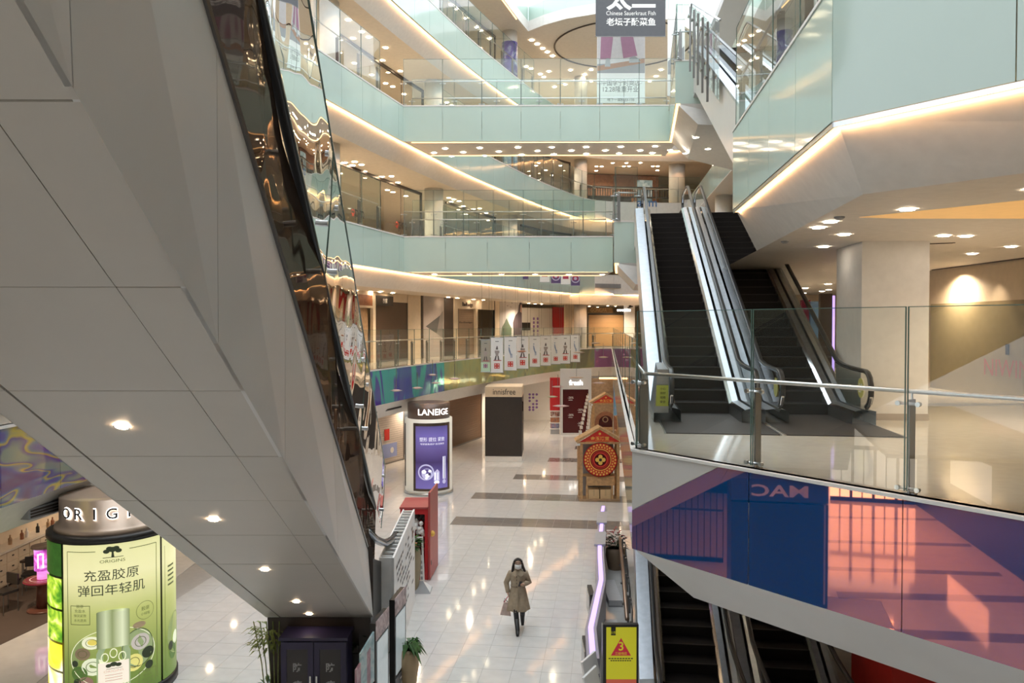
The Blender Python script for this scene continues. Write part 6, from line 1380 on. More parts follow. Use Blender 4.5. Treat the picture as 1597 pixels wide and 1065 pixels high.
planter((-1.95, 14.85, 0), .92, .12, .20, mat('terracotta_tan', (.42, .30, .17), .5), 'tapering tan pot with drooping green leaves at the end of the directory screens', lambda t, c: bush(t, (c[0], c[1], c[2] - .05), 60, .10, .36, .05, M['leaf'], up=.9, droop=.8, seed=8))
# slim white leaning board and its wedge sign
t = thing('floor_sign', (-2.33, 20.9, 0), 'slim white board with a wedge base before the red booth', 'sign')
MB().m(M['grey']).add([(-2.62, 20.55, 0), (-2.12, 20.55, 0), (-2.12, 21.1, 0), (-2.62, 21.1, 0), (-2.46, 20.8, .26), (-2.34, 20.8, .26)], [(0, 1, 2, 3), (0, 1, 5, 4), (2, 3, 4, 5), (1, 2, 5), (0, 4, 3)]).build('wedge_base', t)
b = MB().m(M['wpaper']); b.add([(-2.33, 20.79, .25), (-2.13, 20.56, .03), (-2.13, 21.08, .03), (-2.33, 20.83, .25)], [(0, 1, 2, 3)]); 
b.hexa([(-2.41, 20.80, .2), (-2.30, 20.80, .2), (-2.30, 20.84, .2), (-2.41, 20.84, .2), (-2.46, 20.80, 1.42), (-2.34, 20.80, 1.42), (-2.34, 20.84, 1.42), (-2.46, 20.84, 1.42)]); b.build('board', t)
F = Frame((-2.42, 20.795, .2), (1, 0, 0), (-.04, 0, 1)); b = MB().m(M['maroon']); b.fquad(F, .03, .08, .75, 1.1, .003); b.m(M['grey'])
for k in range(4): b.fquad(F, .03, .08, .1 + k * .14, .18 + k * .14, .003)
b.m(mat('blue_icon', (.2, .38, .66), .5)); b.build('print', t)
# white timber-framed billboard wall
t = thing('billboard_wall', (-2.45, 17.9, 0), 'long white temporary wall with slanted dark lettering and an open framed top', 'partition')
wx = lambda Y: -2.36 - .024 * (Y - 15.85); TH = .30; HW = 2.33; Ya, Yb = 15.85, 20.05
b = MB().m(mat('white_vinyl', (.86, .84, .83), .4)); b.hexa([(wx(Ya) - .04, Ya, 0), (wx(Ya), Ya, 0), (wx(Yb), Yb, 0), (wx(Yb) - .04, Yb, 0), (wx(Ya) - .04, Ya, HW), (wx(Ya), Ya, HW), (wx(Yb), Yb, HW), (wx(Yb) - .04, Yb, HW)]); b.build('face_panel', t)
b = MB().m(mat('white_vinyl', (.86, .84, .83), .4)); b.box(wx(Ya) - TH, wx(Ya) - .045, Ya, Ya + .04, 0, HW); b.build('end_panel', t)
b = MB().m(mat('white_vinyl', (.86, .84, .83), .4)); b.hexa([(wx(Ya) - TH, Ya + .05, 0), (wx(Ya) - TH + .03, Ya + .05, 0), (wx(Yb) - TH + .03, Yb, 0), (wx(Yb) - TH, Yb, 0), (wx(Ya) - TH, Ya + .05, HW), (wx(Ya) - TH + .03, Ya + .05, HW), (wx(Yb) - TH + .03, Yb, HW), (wx(Yb) - TH, Yb, HW)]); b.build('back_panel', t)
for k in range(15):
    Y = Ya + .15 + k * .28; MB().m(M['wpaper']).box(wx(Y) - TH + .03, wx(Y) - .04, Y, Y + .045, HW - .06, HW - .01).build('top_strut', t)
MB().m(M['char']).hexa([(wx(Ya) - TH + .035, Ya + .1, HW - .5), (wx(Ya) - .045, Ya + .1, HW - .5), (wx(Yb) - .045, Yb, HW - .5), (wx(Yb) - TH + .035, Yb, HW - .5), (wx(Ya) - TH + .035, Ya + .1, HW - .45), (wx(Ya) - .045, Ya + .1, HW - .45), (wx(Yb) - .045, Yb, HW - .45), (wx(Yb) - TH + .035, Yb, HW - .45)]).build('inner_board', t)
FW = Frame((wx(Ya) + .004, Ya, 0), (wx(Yb) - wx(Ya), Yb - Ya, 0)); b = MB().m(M['char'])
random.seed(11)
for row in range(9):
    v = 2.02 - row * .165; u = .30 + .12 * (row % 3)
    while u < 3.7:
        l = .12 + .25 * random.random()
        if random.random() < .62: b.fquad(FW, u, u + l, v - .028, v + .028, .003)
        u += l + .09
b.m(M['maroon']); b.fquad(FW, 3.5, 3.75, 1.75, 1.95, .003); b.m(M['redp']); b.fquad(FW, .25, .5, .5, .62, .003); b.build('print', t)
# two directory screens
for k, (xa, Yq, lab) in enumerate(((-2.27, 13.15, 'nearer black framed directory screen beside the dark cabinet, with a pinkish header'), (-2.12, 14.28, 'farther black framed directory screen with a pinkish header, by the white wall'))):
    F = Frame((xa, Yq, 0), (.10, .72, 0)); w = .74; t = thing('directory_screen', (xa, Yq, 0), lab, 'screen')
    hz = 2.02
    MB().m(M['black']).fbox(F, 0, w, .04, hz, -.10, 0).build('case', t)
    MB().m(mat('grey_screen_glass', (.30, .33, .34), .08, emit=(.30, .34, .35), estr=.35, noise=.05)).fbox(F, .07, w - .07, .62, hz - .34, 0, .008).build('screen', t)
    b = MB().m(blotch_mat('pinkish_collage', [(.20, .14, .15), (.44, .30, .31), (.66, .58, .60)], 5)); b.fbox(F, .0, w, hz - .29, hz + .03, 0, .012); b.build('header', t)
    b = MB().m(mat('slate_base', (.16, .165, .18), .4)); b.fbox(F, .03, w - .03, .06, .56, 0, .01); b.m(M['wpaper']); b.text(F, '导览', w * .45, .33, .10, .014); b.fquad(F, w * .4, w * .55, .45, .48, .014); b.build('base_panel', t)
    MB().m(M['steel']).fbox(F, -.03, w + .03, 0, .04, -.2, .12).build('foot', t)
# small flyers in front
for k, (x0, x1, y0, y1, Y, m, lab) in enumerate(((556, 578, 1035, 1075, 12.2, 'plum', 'plum leaflet board leaning before the cabinet'), (563, 584, 1010, 1070, 12.35, 'teal', 'pale teal leaflet board next to the plum one'))):
    p, q = AT(x0, 1040, Y), AT(x1, 1040, Y + .5); F = between(p.to_2d(), q.to_2d(), 0); h = AT(x0, y0, Y).z
    t = thing('leaflet_board', (p.x, p.y, 0), lab, 'sign'); b = MB().m(blotch_mat('leaf_' + m, [(.26, .12, .16), (.40, .22, .26), (.5, .35, .36)] if m == 'plum' else [(.22, .36, .40), (.36, .50, .52), (.55, .60, .6)], 5)); b.hexa([F.pt(0, h - .75, 0), F.pt(F.w, h - .75, 0), F.pt(F.w, h - .75, -.03), F.pt(0, h - .75, -.03), F.pt(0, h - .1, 0), F.pt(F.w, h + .06, 0), F.pt(F.w, h + .06, -.03), F.pt(0, h - .1, -.03)]); b.build('board', t)
    MB().m(M['post']).fbox(F, F.w / 2 - .03, F.w / 2 + .03, 0, h - .2, -.06, -.032).build('leg', t); MB().m(M['post']).fbox(F, 0, F.w, 0, .03, -.2, .1).build('foot', t)
# dark blue storage cabinet
cx0, cx1, cyf, cyb, ch = -3.80, -2.71, 12.95, 13.42, 1.82
t = thing('storage_cabinet', (-3.25, 13.2, 0), 'dark navy metal cabinet with two glazed doors and white characters', 'cabinet'); nv = mat('navy_metal', (.028, .022, .065), .35)
MB().m(nv).box(cx0, cx1, cyf + .03, cyb, .05, ch).build('body', t); MB().m(nv).box(cx0 - .02, cx1 + .02, cyf - .02, cyb + .02, ch, ch + .05).build('top', t); MB().m(M['black']).box(cx0 + .03, cx1 - .03, cyf + .06, cyb, 0, .05).build('plinth', t)
for s, (a, c) in enumerate(((cx0 + .01, -3.262), (-3.248, cx1 - .01))):
    F = Frame((a, cyf, .07), (1, 0, 0)); w = c - a; h = ch - .1
    b = MB().m(nv); b.fbox(F, 0, .09, 0, h, -.03, .0); b.fbox(F, w - .09, w, 0, h, -.03, 0); b.fbox(F, .09, w - .09, h - .12, h, -.03, 0); b.fbox(F, .09, w - .09, 0, .1, -.03, 0); d_ = b.build('door', t)
    b = MB().m(mat('dark_cabinet_glass', (.035, .03, .032), .08)); b.fbox(F, .09, w - .09, .1, h - .12, -.026, -.012); b.build('pane', d_)
    b = MB().m(M['chrome']); u = w - .045 if s == 0 else .045; b.fbox(F, u - .014, u + .014, h * .5, h * .68, .0, .03); b.build('handle', d_)
    b = MB().m(M['grey']); 
    for k, c_ in enumerate('防疫物资'): b.text(F, c_, w * .5, h - .42 - k * .29, .15, -.010, bold=.02)
    b.build('lettering', d_)
# plants around the cabinet
t = thing('potted_plant', (-4.12, 13.55, 0), 'bamboo-like plant in a grey pot left of the navy cabinet', 'plant')
b = MB().m(mat('grey_pot', (.34, .34, .32), .5)); b.smooth = True; b.lathe((-4.12, 13.55, 0), [(.17, 0), (.22, .3), (.24, .5), (.2, .5)], 16); b.build('pot', t)
b = MB().m(M['leafl'])
for k in range(5): b.tube([(-4.12 + .05 * k - .1, 13.55, .45), (-4.14 + .07 * k - .14, 13.5, 1.2), (-4.2 + .11 * k - .2, 13.45, 1.95)], .01, 5)
b.build('cane', t, kind='stuff'); bush(t, (-4.12, 13.5, 1.45), 170, .30, .24, .022, M['leafl'], up=.5, droop=.5, seed=21); bush(t, (-4.12, 13.5, .5), 120, .22, .22, .022, M['leaf'], up=.8, droop=.3, seed=22)
t = thing('plant_trough', (-3.2, 13.6, 0), 'dark leafy plants in a trough behind the navy cabinet', 'plant'); MB().m(M['black']).box(-3.9, -2.45, 13.55, 13.85, 0, 1.35).build('trough', t)
for k in range(4): bush(t, (-3.72 + k * .33, 13.68, 1.4), 60, .18, .26, .03, mat('dim_leaf', (.025, .055, .018), .5, noise=.3), up=1.0, droop=.3, seed=30 + k)
# lit folded partition along the lower escalators
AXV = Vector((.1265, 1, 0)).normalized()
def prt(Y, dx=0.0, z=0.0): return Vector((.1265 * Y - .31 + dx, Y, z))
t = thing('lit_partition', prt(18), 'grey folded partition with a violet light line along its top edge', 'partition'); zig = [(13.9, -.02), (15.3, -.10), (18.2, .06), (20.0, .0), (21.0, -.02), (22.3, -.01), (23.3, 0), (24.7, .0), (25.6, .02)]
gm = mat('lilac_grey_panel', (.36, .33, .37), .35)
for k in range(len(zig) - 1):
    (ya, da), (yb, db) = zig[k], zig[k + 1]; p, q = prt(ya, da), prt(yb, db); w = Vector((.11, 0, 0))
    MB().m(gm if k not in (4, 6) else mat('pale_grey_block', (.42, .42, .44), .4)).hexa([p - w, p + w, q + w, q - w, p - w + Vector((0, 0, 1.12)), p + w + Vector((0, 0, 1.12)), q + w + Vector((0, 0, 1.12)), q - w + Vector((0, 0, 1.12))]).build('panel', t)
    if k not in (4, 6):
        w = Vector((.05, 0, 0)); u_ = Vector((0, 0, 1.122)); MB().m(M['led']).hexa([p - w + u_, p + w + u_, q + w + u_, q - w + u_, p - w + u_ * 1.02, p + w + u_ * 1.02, q + w + u_ * 1.02, q - w + u_ * 1.02]).build('light_line', t)
    else:
        w = Vector((.15, 0, 0)); MB().m(mat('pale_grey_block', (.42, .42, .44), .4)).hexa([p - w + u_, p + w + u_, q + w + u_, q - w + u_, p - w + u_ * 1.05, p + w + u_ * 1.05, q + w + u_ * 1.05, q - w + u_ * 1.05]).build('cap_block', t)
for k, (Y, lab) in enumerate(((17.9, 'dark slanted screen fixed to the partition, farther one'), (14.9, 'dark slanted screen fixed to the partition, nearer one'))):
    p = prt(Y, -.17); b = MB().m(M['char']); b.box(p.x - .05, p.x + .05, Y - .35, Y + .35, .45, 1.0); b.m(M['steel']); b.box(p.x - .07, p.x - .05, Y - .3, Y + .3, .5, .95); b.m(M['post']); b.box(p.x - .02, p.x + .02, Y - .04, Y + .04, 0, .45); tag(b.build('side_screen'), lab, 'screen')
# white information boards at its near end
for k, (x0, x1, y0, y1, Y) in enumerate(((912, 933, 1026, 1066, 13.6), (915, 935, 1050, 1090, 13.0))):
    p, q = AT(x0, 1040, Y), AT(x1, 1040, Y + .25); F = between(p.to_2d(), q.to_2d(), 0); h = AT(x1, y0, Y).z
    t = thing('info_board', (p.x, p.y, 0), 'white tilted information board with blue icons, %s of two beside the yellow sign' % ('farther', 'nearer')[k], 'sign')
    MB().m(M['wpaper']).hexa([F.pt(0, h - .42, .04), F.pt(F.w, h - .36, .04), F.pt(F.w, h - .36, .0), F.pt(0, h - .42, .0), F.pt(0, h - .1, -.06), F.pt(F.w, h, -.06), F.pt(F.w, h, -.1), F.pt(0, h - .1, -.1)]).build('board', t)
    F2 = Frame(F.pt(0, h - .42, .044), F.u, Vector((F.n.x * -.1, F.n.y * -.1, .34))); b = MB().m(mat('blue_icon', (.2, .38, .66), .5)); b.fquad(F2, F.w * .45, F.w * .75, .08, .13, .002); b.m(M['grey']); b.text(F2, '口罩', F.w * .55, .21, .07, .002); b.fquad(F2, 0.0, F.w, .0, .012, .002); b.build('print', t)
    MB().m(M['post']).fbox(F, F.w / 2 - .02, F.w / 2 + .02, 0, h - .3, -.05, -.01).build('leg', t); MB().m(M['post']).fbox(F, 0, F.w, 0, .02, -.2, .12).build('foot', t)
# yellow notice display
p, q = AT(940.5, 1010, 13.35), AT(996, 1010, 13.35); F = between(p.to_2d(), q.to_2d(), 0); h = AT(965, 974, 13.35).z; w = F.w
t = thing('notice_display', (p.x, p.y, 0), 'black framed yellow notice display with a red warning triangle and a big 3', 'sign')
MB().m(M['black']).fbox(F, 0, w, .03, h, -.10, 0).build('case', t); MB().m(M['steel']).fbox(F, -.05, w + .05, 0, .03, -.2, .15).build('foot', t); MB().m(mat('case_side', (.25, .24, .25), .3, .6)).fbox(F, -.012, 0, .03, h, -.11, .01).build('side_trim', t)
ye = lit('yellow_screen', (.55, .52, .02), .40); b = MB().m(ye); u0, u1, v0, v1 = P4(F, 945.5, 992.5, 978, 1059); b.fbox(F, u0, u1, v0, v1, 0, .006); b.build('screen', t)
b = MB(); rd = lit('red_screen', (.45, .015, .04), .4); b.m(lit('red_bar', (.52, .10, .06), .4)); b.fquad(F, u0, u1, v0 - .09, v0, .008); b.m(M['kprint']); q_ = F.px(956.5, 984); b.fquad(F, q_[0] - .04, q_[0] + .04, q_[1] - .07, q_[1] + .07, .009); b.m(ye); b.text(F, '公告', q_[0], q_[1] - .02, .045, .012)
T = [F.px(x, y) for x, y in ((952.5, 1022), (984, 1022), (968.5, 994.5))]; b.m(rd); b.fpoly(F, T, .009); c = F.px(968.5, 1010); b.m(ye); b.text(F, '3', c[0], c[1] + .03, .15, .012, bold=.015); b.text(F, '三级响应', c[0], F.px(968, 1018.5)[1], .05, .012, width=.2)
b.m(M['kprint'])
for y in (1026.5, 1029.8):
    a = F.px(949 + (y > 1028) * 3, y); e_ = F.px(988 - (y > 1028) * 3, y)
    for j in range(9): b.fquad(F, a[0] + (e_[0] - a[0]) * j / 9, a[0] + (e_[0] - a[0]) * (j + .75) / 9, a[1] - .009, a[1] + .009, .009)
b.build('screen_print', t)
# planter with dark red leaves, bronze handrail, white low boxes beside the lower escalator
planter((2.96, 22.7, 0), .62, .20, .28, mat('tan_pot', (.30, .21, .14), .5), 'tan pot with dark leaves and red tops beside the lower escalator', lambda t, c: (bush(t, c, 90, .22, .28, .03, mat('dark_leaf', (.02, .04, .02), .5), seed=40), bush(t, (c[0], c[1], c[2] + .18), 26, .24, .22, .03, mat('red_leaf', (.30, .03, .04), .5), seed=41)))
t = thing('bronze_handrail', prt(19.5, .75), 'bronze handrail on dark brackets beside the lower escalator', 'railing'); br = mat('bronze_tube', (.34, .24, .18), .3, .7)
ra, rb_ = prt(16.1, .62, 1.0), prt(22.3, .53, 1.0); b = MB().m(br); b.smooth = True; b.tube([ra, rb_], .045, 10); b.build('handrail', t)
MB().m(M['tall']).add([Vector((ra.x + .12, ra.y, .1)), Vector((rb_.x + .12, rb_.y, .1)), Vector((rb_.x + .12, rb_.y, 1.15)), Vector((ra.x + .12, ra.y, 1.15))], [(0, 1, 2, 3)]).build('glass_panel', t)
for k in range(5):
    p = ra + (rb_ - ra) * (k / 4); b = MB().m(M['post']); b.box(p.x + .05, p.x + .09, p.y - .03, p.y + .03, 0, .96)
    for z in (.2, .85): b.box(p.x - .02, p.x + .14, p.y - .04, p.y + .04, z, z + .04)
    b.build('post', t)
for k, (Y, l, h, lab) in enumerate(((20.4, 1.6, .16, 'long low white box on the floor between partition and bronze rail'), (17.4, .9, .34, 'taller white box with grey print between partition and bronze rail'))):
    p = prt(Y, .30); b = MB().m(mat('white_box', (.62, .61, .62), .4)); b.box(p.x - .17, p.x + .17, Y - l / 2, Y + l / 2, 0.01, h); b.m(M['grey']); b.box(p.x - .175, p.x + .175, Y - l / 2 - .005, Y + l / 2 + .005, 0, .03)
    if k:
        F = Frame((p.x - .17, Y - l / 2 - .004, 0), (1, 0, 0)); b.m(M['grey']); b.text(F, '口口', .17, .2, .12, .0); b.fquad(F, .06, .28, .08, .1, .0)
    tag(b.build('floor_box'), lab, 'box')

# ---------------- cosmetics shop bottom left
mb = MB().m(mat('dark_carpet', (.10, .07, .055), .8, bump=.3, bscale=120)); a, c = G(0, 1006, 0), G(90, 963, 0); dd = (c - a); a2 = a - dd * 2.2; c2 = c + dd * 2.5
mb.prism([(a2.x, a2.y), (c2.x, c2.y), (-20, c2.y + 3), (-20, a2.y)], .0005, .012); tag(mb.build('carpet'), 'dark brown carpet of the cosmetics shop behind the light box pillar', 'carpet')
t = thing('counter_wall', (-13.6, 22, 0), 'cream wall counter with small drawers and bottles along the shop side', 'counter'); FC = Frame((-13.4, 17.5, 0), (.0, 1, 0)); 
MB().m(M['cream']).fbox(FC, 0, 9, 0.08, .96, -.5, -.02).build('body', t); MB().m(mat('stone_top', (.70, .63, .55), .2)).fbox(FC, 0, 9, .96, 1.02, -.55, .03).build('worktop', t)
for k in range(18):
    for j in range(3):
        d_ = MB().m(M['cream']).fbox(FC, k * .5 + .015, k * .5 + .485, .12 + j * .28, .38 + j * .28, -.02, 0.0).build('drawer', t)
        MB().m(M['black']).fbox(FC, k * .5 + .22, k * .5 + .28, .24 + j * .28, .27 + j * .28, 0, .02).build('knob', d_)
b = MB().m(M['cream']); b.fbox(FC, 0, 9, 1.02, 2.6, -.55, -.5); b.build('back_wall', t)
for k in range(3): MB().m(M['tan']).fbox(FC, .6 + 2.6 * k, 2.6 + 2.6 * k, 1.35, 2.1, -.5, -.46).build('wall_panel', t)
for k in range(16):
    p = FC.pt(1.0 + .42 * k + .1 * (k % 3), 1.02, -.25); b = MB().m([M['brownw'], M['wpaper'], M['black'], M['tan']][k % 4]); b.lathe(p, [(.05, 0), (.05, .16), (.02, .2), (.02, .26)], 8); tag(b.build('bottle'), '%s bottle on the cream counter, %s of its colour from the front' % (('brown', 'white', 'black', 'tan')[k % 4], ('first', 'second', 'third', 'fourth')[k // 4]), 'bottle', 'bottles on the cream counter')
# round table with the violet lit display
TX, TY = -11.5, 19.4
t = thing('round_table', (TX, TY, 0), 'brown pedestal table with a round red rimmed top under a violet display', 'table'); bw = mat('dark_red_wood', (.16, .06, .04), .3)
b = MB().m(bw); b.smooth = True; b.lathe((TX, TY, 0), [(.36, 0.012), (.36, .04), (.3, .06), (.15, .07)], 24); b.build('base', t); b = MB().m(bw); b.smooth = True; b.lathe((TX, TY, 0), [(.15, .07), (.15, .72)], 20); b.build('pedestal', t)
b = MB().m(mat('crimson_top', (.22, .03, .05), .2)); b.lathe((TX, TY, 0), [(.42, .72), (.44, .75), (.42, .78)], 28); b.build('tabletop', t); b = MB().m(bw); b.fring(Frame((TX, TY, .782), (1, 0, 0), (0, 1, 0)), 0, 0, .38, .42, 0, 28); b.m(M['wpaper']); b.fring(Frame((TX, TY, .784), (1, 0, 0), (0, 1, 0)), 0, 0, .27, .29, 0, 28); b.build('rim_print', t)
t = thing('lit_display', (TX, TY, .785), 'violet glowing cylinder display with a dark disc top, on the round table', 'display'); vg = lit('violet_glow', (.42, .07, .40), 1.0)
b = MB().m(lit('pink_glow', (.85, .25, .62), 1.1)); b.smooth = True; b.lathe((TX, TY, .785), [(.13, 0), (.13, .2)], 16); b.build('stem', t); b = MB().m(blotch_mat('violet_panel_print', [(.16, .01, .10), (.42, .07, .40), (.75, .4, .8)], 3, estr=.8)); b.smooth = True; b.lathe((TX, TY, 1.0), [(.19, 0), (.19, .52)], 20); b.build('drum', t)
b = MB().m(M['dark']); b.lathe((TX, TY, 1.52), [(.20, 0), (.26, .03), (.25, .08), (.05, .1)], 20); b.build('disc_top', t); b = MB().m(lit('white_window', (.9, .75, .85), 1.3)); DD = Drum((TX, TY, 1.0), .19, a0=-1.03)
for q in ((-.12, -.09, .08, .42), (-.01, .02, .08, .42), (-.12, .02, .40, .43)): b.fbox(DD, *q, .0, .012, 2)
b.build('lit_frame', t)
# chairs and small tables behind it
def bar_chair(x, y, rz, label):
    r = thing('shop_chair', (x, y, 0), label, 'chair', None, 0); ca, sa = math.cos(rz), math.sin(rz)
    def L(a, b_, z): return Vector((x + a * ca - b_ * sa, y + a * sa + b_ * ca, z))
    b = MB().m(M['black']); b.smooth = False; b.hexa([L(p, q, z) for z in (.50, .56) for p, q in ((-.2, -.2), (.2, -.2), (.2, .2), (-.2, .2))]); b.build('seat', r)
    b = MB().m(M['black']); b.hexa([L(p, q, z) for z in (.66, .92) for p, q in ((-.2, .17), (.2, .17), (.2, .21), (-.2, .21))]); b.build('backrest', r)
    for p in (-.18, .18):
        for q in (-.18, .19): MB().m(M['post']).tube([L(p, q, .012), L(p * .95, q * .95, .5 if q < 0 else .9)], .013, 5).build('leg', r)
bar_chair(-12.5, 20.6, .3, 'black shop chair left of the round table, nearest the counter'); bar_chair(-12.3, 19.2, -.4, 'black shop chair at the left frame edge before the counter'); bar_chair(-11.4, 21.0, 2.6, 'black shop chair behind the round table'); bar_chair(-12.9, 22.0, 1.2, 'black shop chair farthest from the round table')
t = thing('makeup_table', (-12.6, 21.3, 0), 'dark makeup table with pale trays behind the chairs', 'table'); b = MB().m(M['dark']); b.box(-13.0, -12.1, 20.9, 21.7, .70, .76); b.build('tabletop', t)
for x in (-12.95, -12.15):
    for y in (20.95, 21.65): MB().m(M['post']).box(x - .02, x + .02, y - .02, y + .02, .012, .70).build('leg', t)

# ---------------- across the hall, below the viewer: what the film-covered fascia mirrors
r = thing('brand_counter', (-8.9, 8.6, 0), 'black square brand counter block with white capitals, below the left balcony', 'kiosk')
Fm = Frame((-8.35, 7.35, 0), (.08, 1.0, 0))
MB().m(M['black']).fbox(Fm, 0, 2.3, 0.0, 2.55, -1.6, 0).build('body', r); MB().m(M['char']).fbox(Fm, 0, 2.3, 2.6, 3.15, -1.6, .03).build('header', r); MB().m(M['steel']).fbox(Fm, .06, .10, 0.1, 2.55, 0, .02).build('trim_strip', r)
b = MB().m(M['wpaper']); b.text(Fm, 'MAC', 1.15, 2.87, .30, .04, width=1.35, bold=.02); b.build('lettering', r)
Fg = Frame((-11.6, 9.9, 0), (.05, 1.0, 0)); r = thing('grille_gate', Fg.o, 'folded lattice security gate across a dark shop, left of the round light box', 'gate')
for k in range(26): MB().m(M['black']).fbox(Fg, .0 + k * .18, .025 + k * .18, 0.02, 3.0, -.02, .02).build('bar', r)
MB().m(M['black']).fbox(Fg, 0, 4.6, 1.5, 1.55, -.03, .03).build('cross_rail', r); MB().m(M['black']).fbox(Fg, 0, 4.6, 0, .12, -.04, .04).build('bottom_rail', r)
# glazed entrance at the end of the side hall, the daylight outside
ent = holder('window_1', (-21.5, 4, 0)); day = emis('overcast_daylight', (1.0, .92, .78), 1.9)
for k in range(4):
    y = 2.75 + .82 * k
    b = MB().m(day); b.box(-21.52, -21.5, y + .05, y + .77, .15, 2.05); b.box(-21.52, -21.5, y + .05, y + .77, 2.2, 3.1); b.build('window_pane', ent)
    b = MB().m(M['black']); b.box(-21.5, -21.4, y - .05, y + .05, 0, 3.2); b.box(-21.5, -21.4, y + .05, y + .77, 2.05, 2.2); b.box(-21.5, -21.42, y + .05, y + .77, 0, .15); b.box(-21.5, -21.44, y + .39, y + .43, .1, 2.1); b.build('window_frame', ent)
Fd = Frame((-9.2, 1.72, 0), (-13, 1.22, 0)); Fd = Frame((-22.2, 2.94, 0), (13, -1.22, 0)); Fd = Frame((-9.2, 1.72, 0), (-13, 1.22, 0))
mb = MB().m(M['black']); mb.fbox(Fd, 0, 13.06, 0, LV[2] - 1.6, -.2, 0); struct(mb, 'shop_wall')
t = thing('lit_poster', Fd.pt(6, 1.5, 0), 'lit pale poster on the dark wall of the side hall, seen mirrored in the film', 'poster'); b = MB().m(lit('lit_poster_sheet', (.95, .85, .75), 3.5)); b.fbox(Fd, 5.2, 8.6, 1.55, 2.75, 0, .04); b.build('sheet', t); b = MB().m(M['black']); b.fbox(Fd, 5.1, 8.7, 1.5, 1.55, 0, .06); b.fbox(Fd, 5.1, 8.7, 2.75, 2.8, 0, .06); b.build('frame', t)
mb = MB().m(M['black']); mb.box(-21.7, -21.5, 6.03, 60, 0, LV[2] - 1.6); struct(mb, 'wall_left')
mb = MB().m(M['ceil']); mb.box(-22, -8.85, 1.5, 6.0, LV[2] - 1.6, LV[2] - 1.5); struct(mb, 'ceiling')
for k, (xa, xb, w) in enumerate(((-18.4, -19.2, .30), (-15.0, -15.8, .34), (-12.0, -12.75, .36), (-9.75, -10.8, .5), (-7.2, -8.05, .55))):
    b = MB().m(M['tiledark']); ya, yb = 7.0, 1.9 if k > 2 else 2.4
    b.hexa([(xa, ya, -.006), (xb, yb, -.006), (xb + w, yb, -.006), (xa + w, ya, -.006), (xa, ya, .002), (xb, yb, .002), (xb + w, yb, .002), (xa + w, ya, .002)]); b.build('tile_band', floor)
for k, (x, y) in enumerate(((-10.5, 3.4), (-13, 4.6), (-15.5, 3.6), (-18.5, 4.2), (-12, 6.5), (-16, 6.2))): disc_light('downlight', (x, y, LV[2] - 1.61), .10, (0, 0, -1), 'side hall downlight towards the glazed entrance, %s from the viewer' % ('first', 'second', 'third', 'fourth', 'fifth', 'sixth')[k], 'hall downlights')
for (x, y) in ((-12.5, 4.2), (-17.5, 4.4)): lamp('shop_lamp', 'SPOT', (x, y, LV[2] - 1.68), 160, WARM, .06, spot=2.7)

# red hoarding on the right of the lower escalators, and two ceiling detectors
t = thing('red_hoarding', (7.2, 14.2, 0), 'low red hoarding showing under the white bulkhead at the bottom right', 'hoarding'); b = MB().m(M['redp']); b.box(6.45, 8.6, 13.4, 15.0, .05, 1.15); b.build('panel', t); MB().m(M['post']).box(6.5, 8.55, 13.45, 14.95, 0, .05).build('base', t)
for k, (x, y) in enumerate(((1309, 338), (1224, 376))):
    c = G(x, y, zc3); b = MB().m(M['grey']); b.lathe(c + Vector((0, 0, -.04)), [(.04, 0), (.07, .02), (.07, .042)], 12); tag(b.build('smoke_detector'), 'small round detector on the ceiling, %s the group of four downlights' % ('right of', 'left of')[k], 'detector')
# ================================================================ THE WALKING WOMAN
foot = G(808, 991, 0); PO = Vector((foot.x, foot.y + .30, 0))
def pv(x, y, z): return PO + Vector((x, y, z))
per = thing('person', PO, 'woman in a beige belted coat and white mask walking on the tiles', 'person')
def skin_mesh(name, verts, edges, radii, root_i, material, parent, levels=2):
    me = bpy.data.meshes.new(name); me.from_pydata([tuple(v) for v in verts], edges, []); me.update(); o = bpy.data.objects.new(name, me); COL.objects.link(o)
    o.modifiers.new('skin', 'SKIN'); 
    if not me.skin_vertices: me.attributes  # layer is made by the modifier
    for i, r in enumerate(radii):
        sv = me.skin_vertices[0].data[i]; sv.radius = (r, r) if not isinstance(r, tuple) else r; sv.use_root = (i == root_i)
    s = o.modifiers.new('sub', 'SUBSURF'); s.levels = levels; s.render_levels = levels
    dg = bpy.context.evaluated_depsgraph_get(); dg.update(); m2 = bpy.data.meshes.new_from_object(o.evaluated_get(dg)); bpy.data.objects.remove(o)
    m2.name = name; m2.materials.clear(); m2.materials.append(material); m2.polygons.foreach_set('use_smooth', [True] * len(m2.polygons))
    q = bpy.data.objects.new(name, m2); COL.objects.link(q); q.parent = parent; q.matrix_parent_inverse = WORLD[parent.name].inverted(); WORLD[q.name] = Matrix.Identity(4); return q
skin = mat('skin', (.58, .36, .26), .5, noise=.05)
J = {}; V = []; E = []; R_ = []
def jv(n, x, y, z, r, par=None):
    J[n] = len(V); V.append(pv(x, y, z)); R_.append(r)
    if par: E.append((J[par], J[n]))
jv('pelvis', 0, 0, .90, .115); jv('waist', 0, .0, 1.06, .098, 'pelvis'); jv('chest', 0, .01, 1.24, .118, 'waist'); jv('neck0', 0, .01, 1.375, .055, 'chest'); jv('neck', 0, -.01, 1.43, .046, 'neck0')
jv('jaw', 0, -.035, 1.475, .062, 'neck'); jv('head', 0, -.02, 1.545, .088, 'jaw'); jv('crown', 0, -.01, 1.615, .062, 'head')
for s, n in ((-1, 'r'), (1, 'l')): jv('sh' + n, s * .155, .01, 1.335, .052, 'chest')
jv('elr', -.27, .08, 1.08, .036, 'shr'); jv('wrr', -.225, -.03, .885, .024, 'elr'); jv('ell', .255, .06, 1.09, .036, 'shl'); jv('wrl', .135, -.19, 1.13, .024, 'ell')
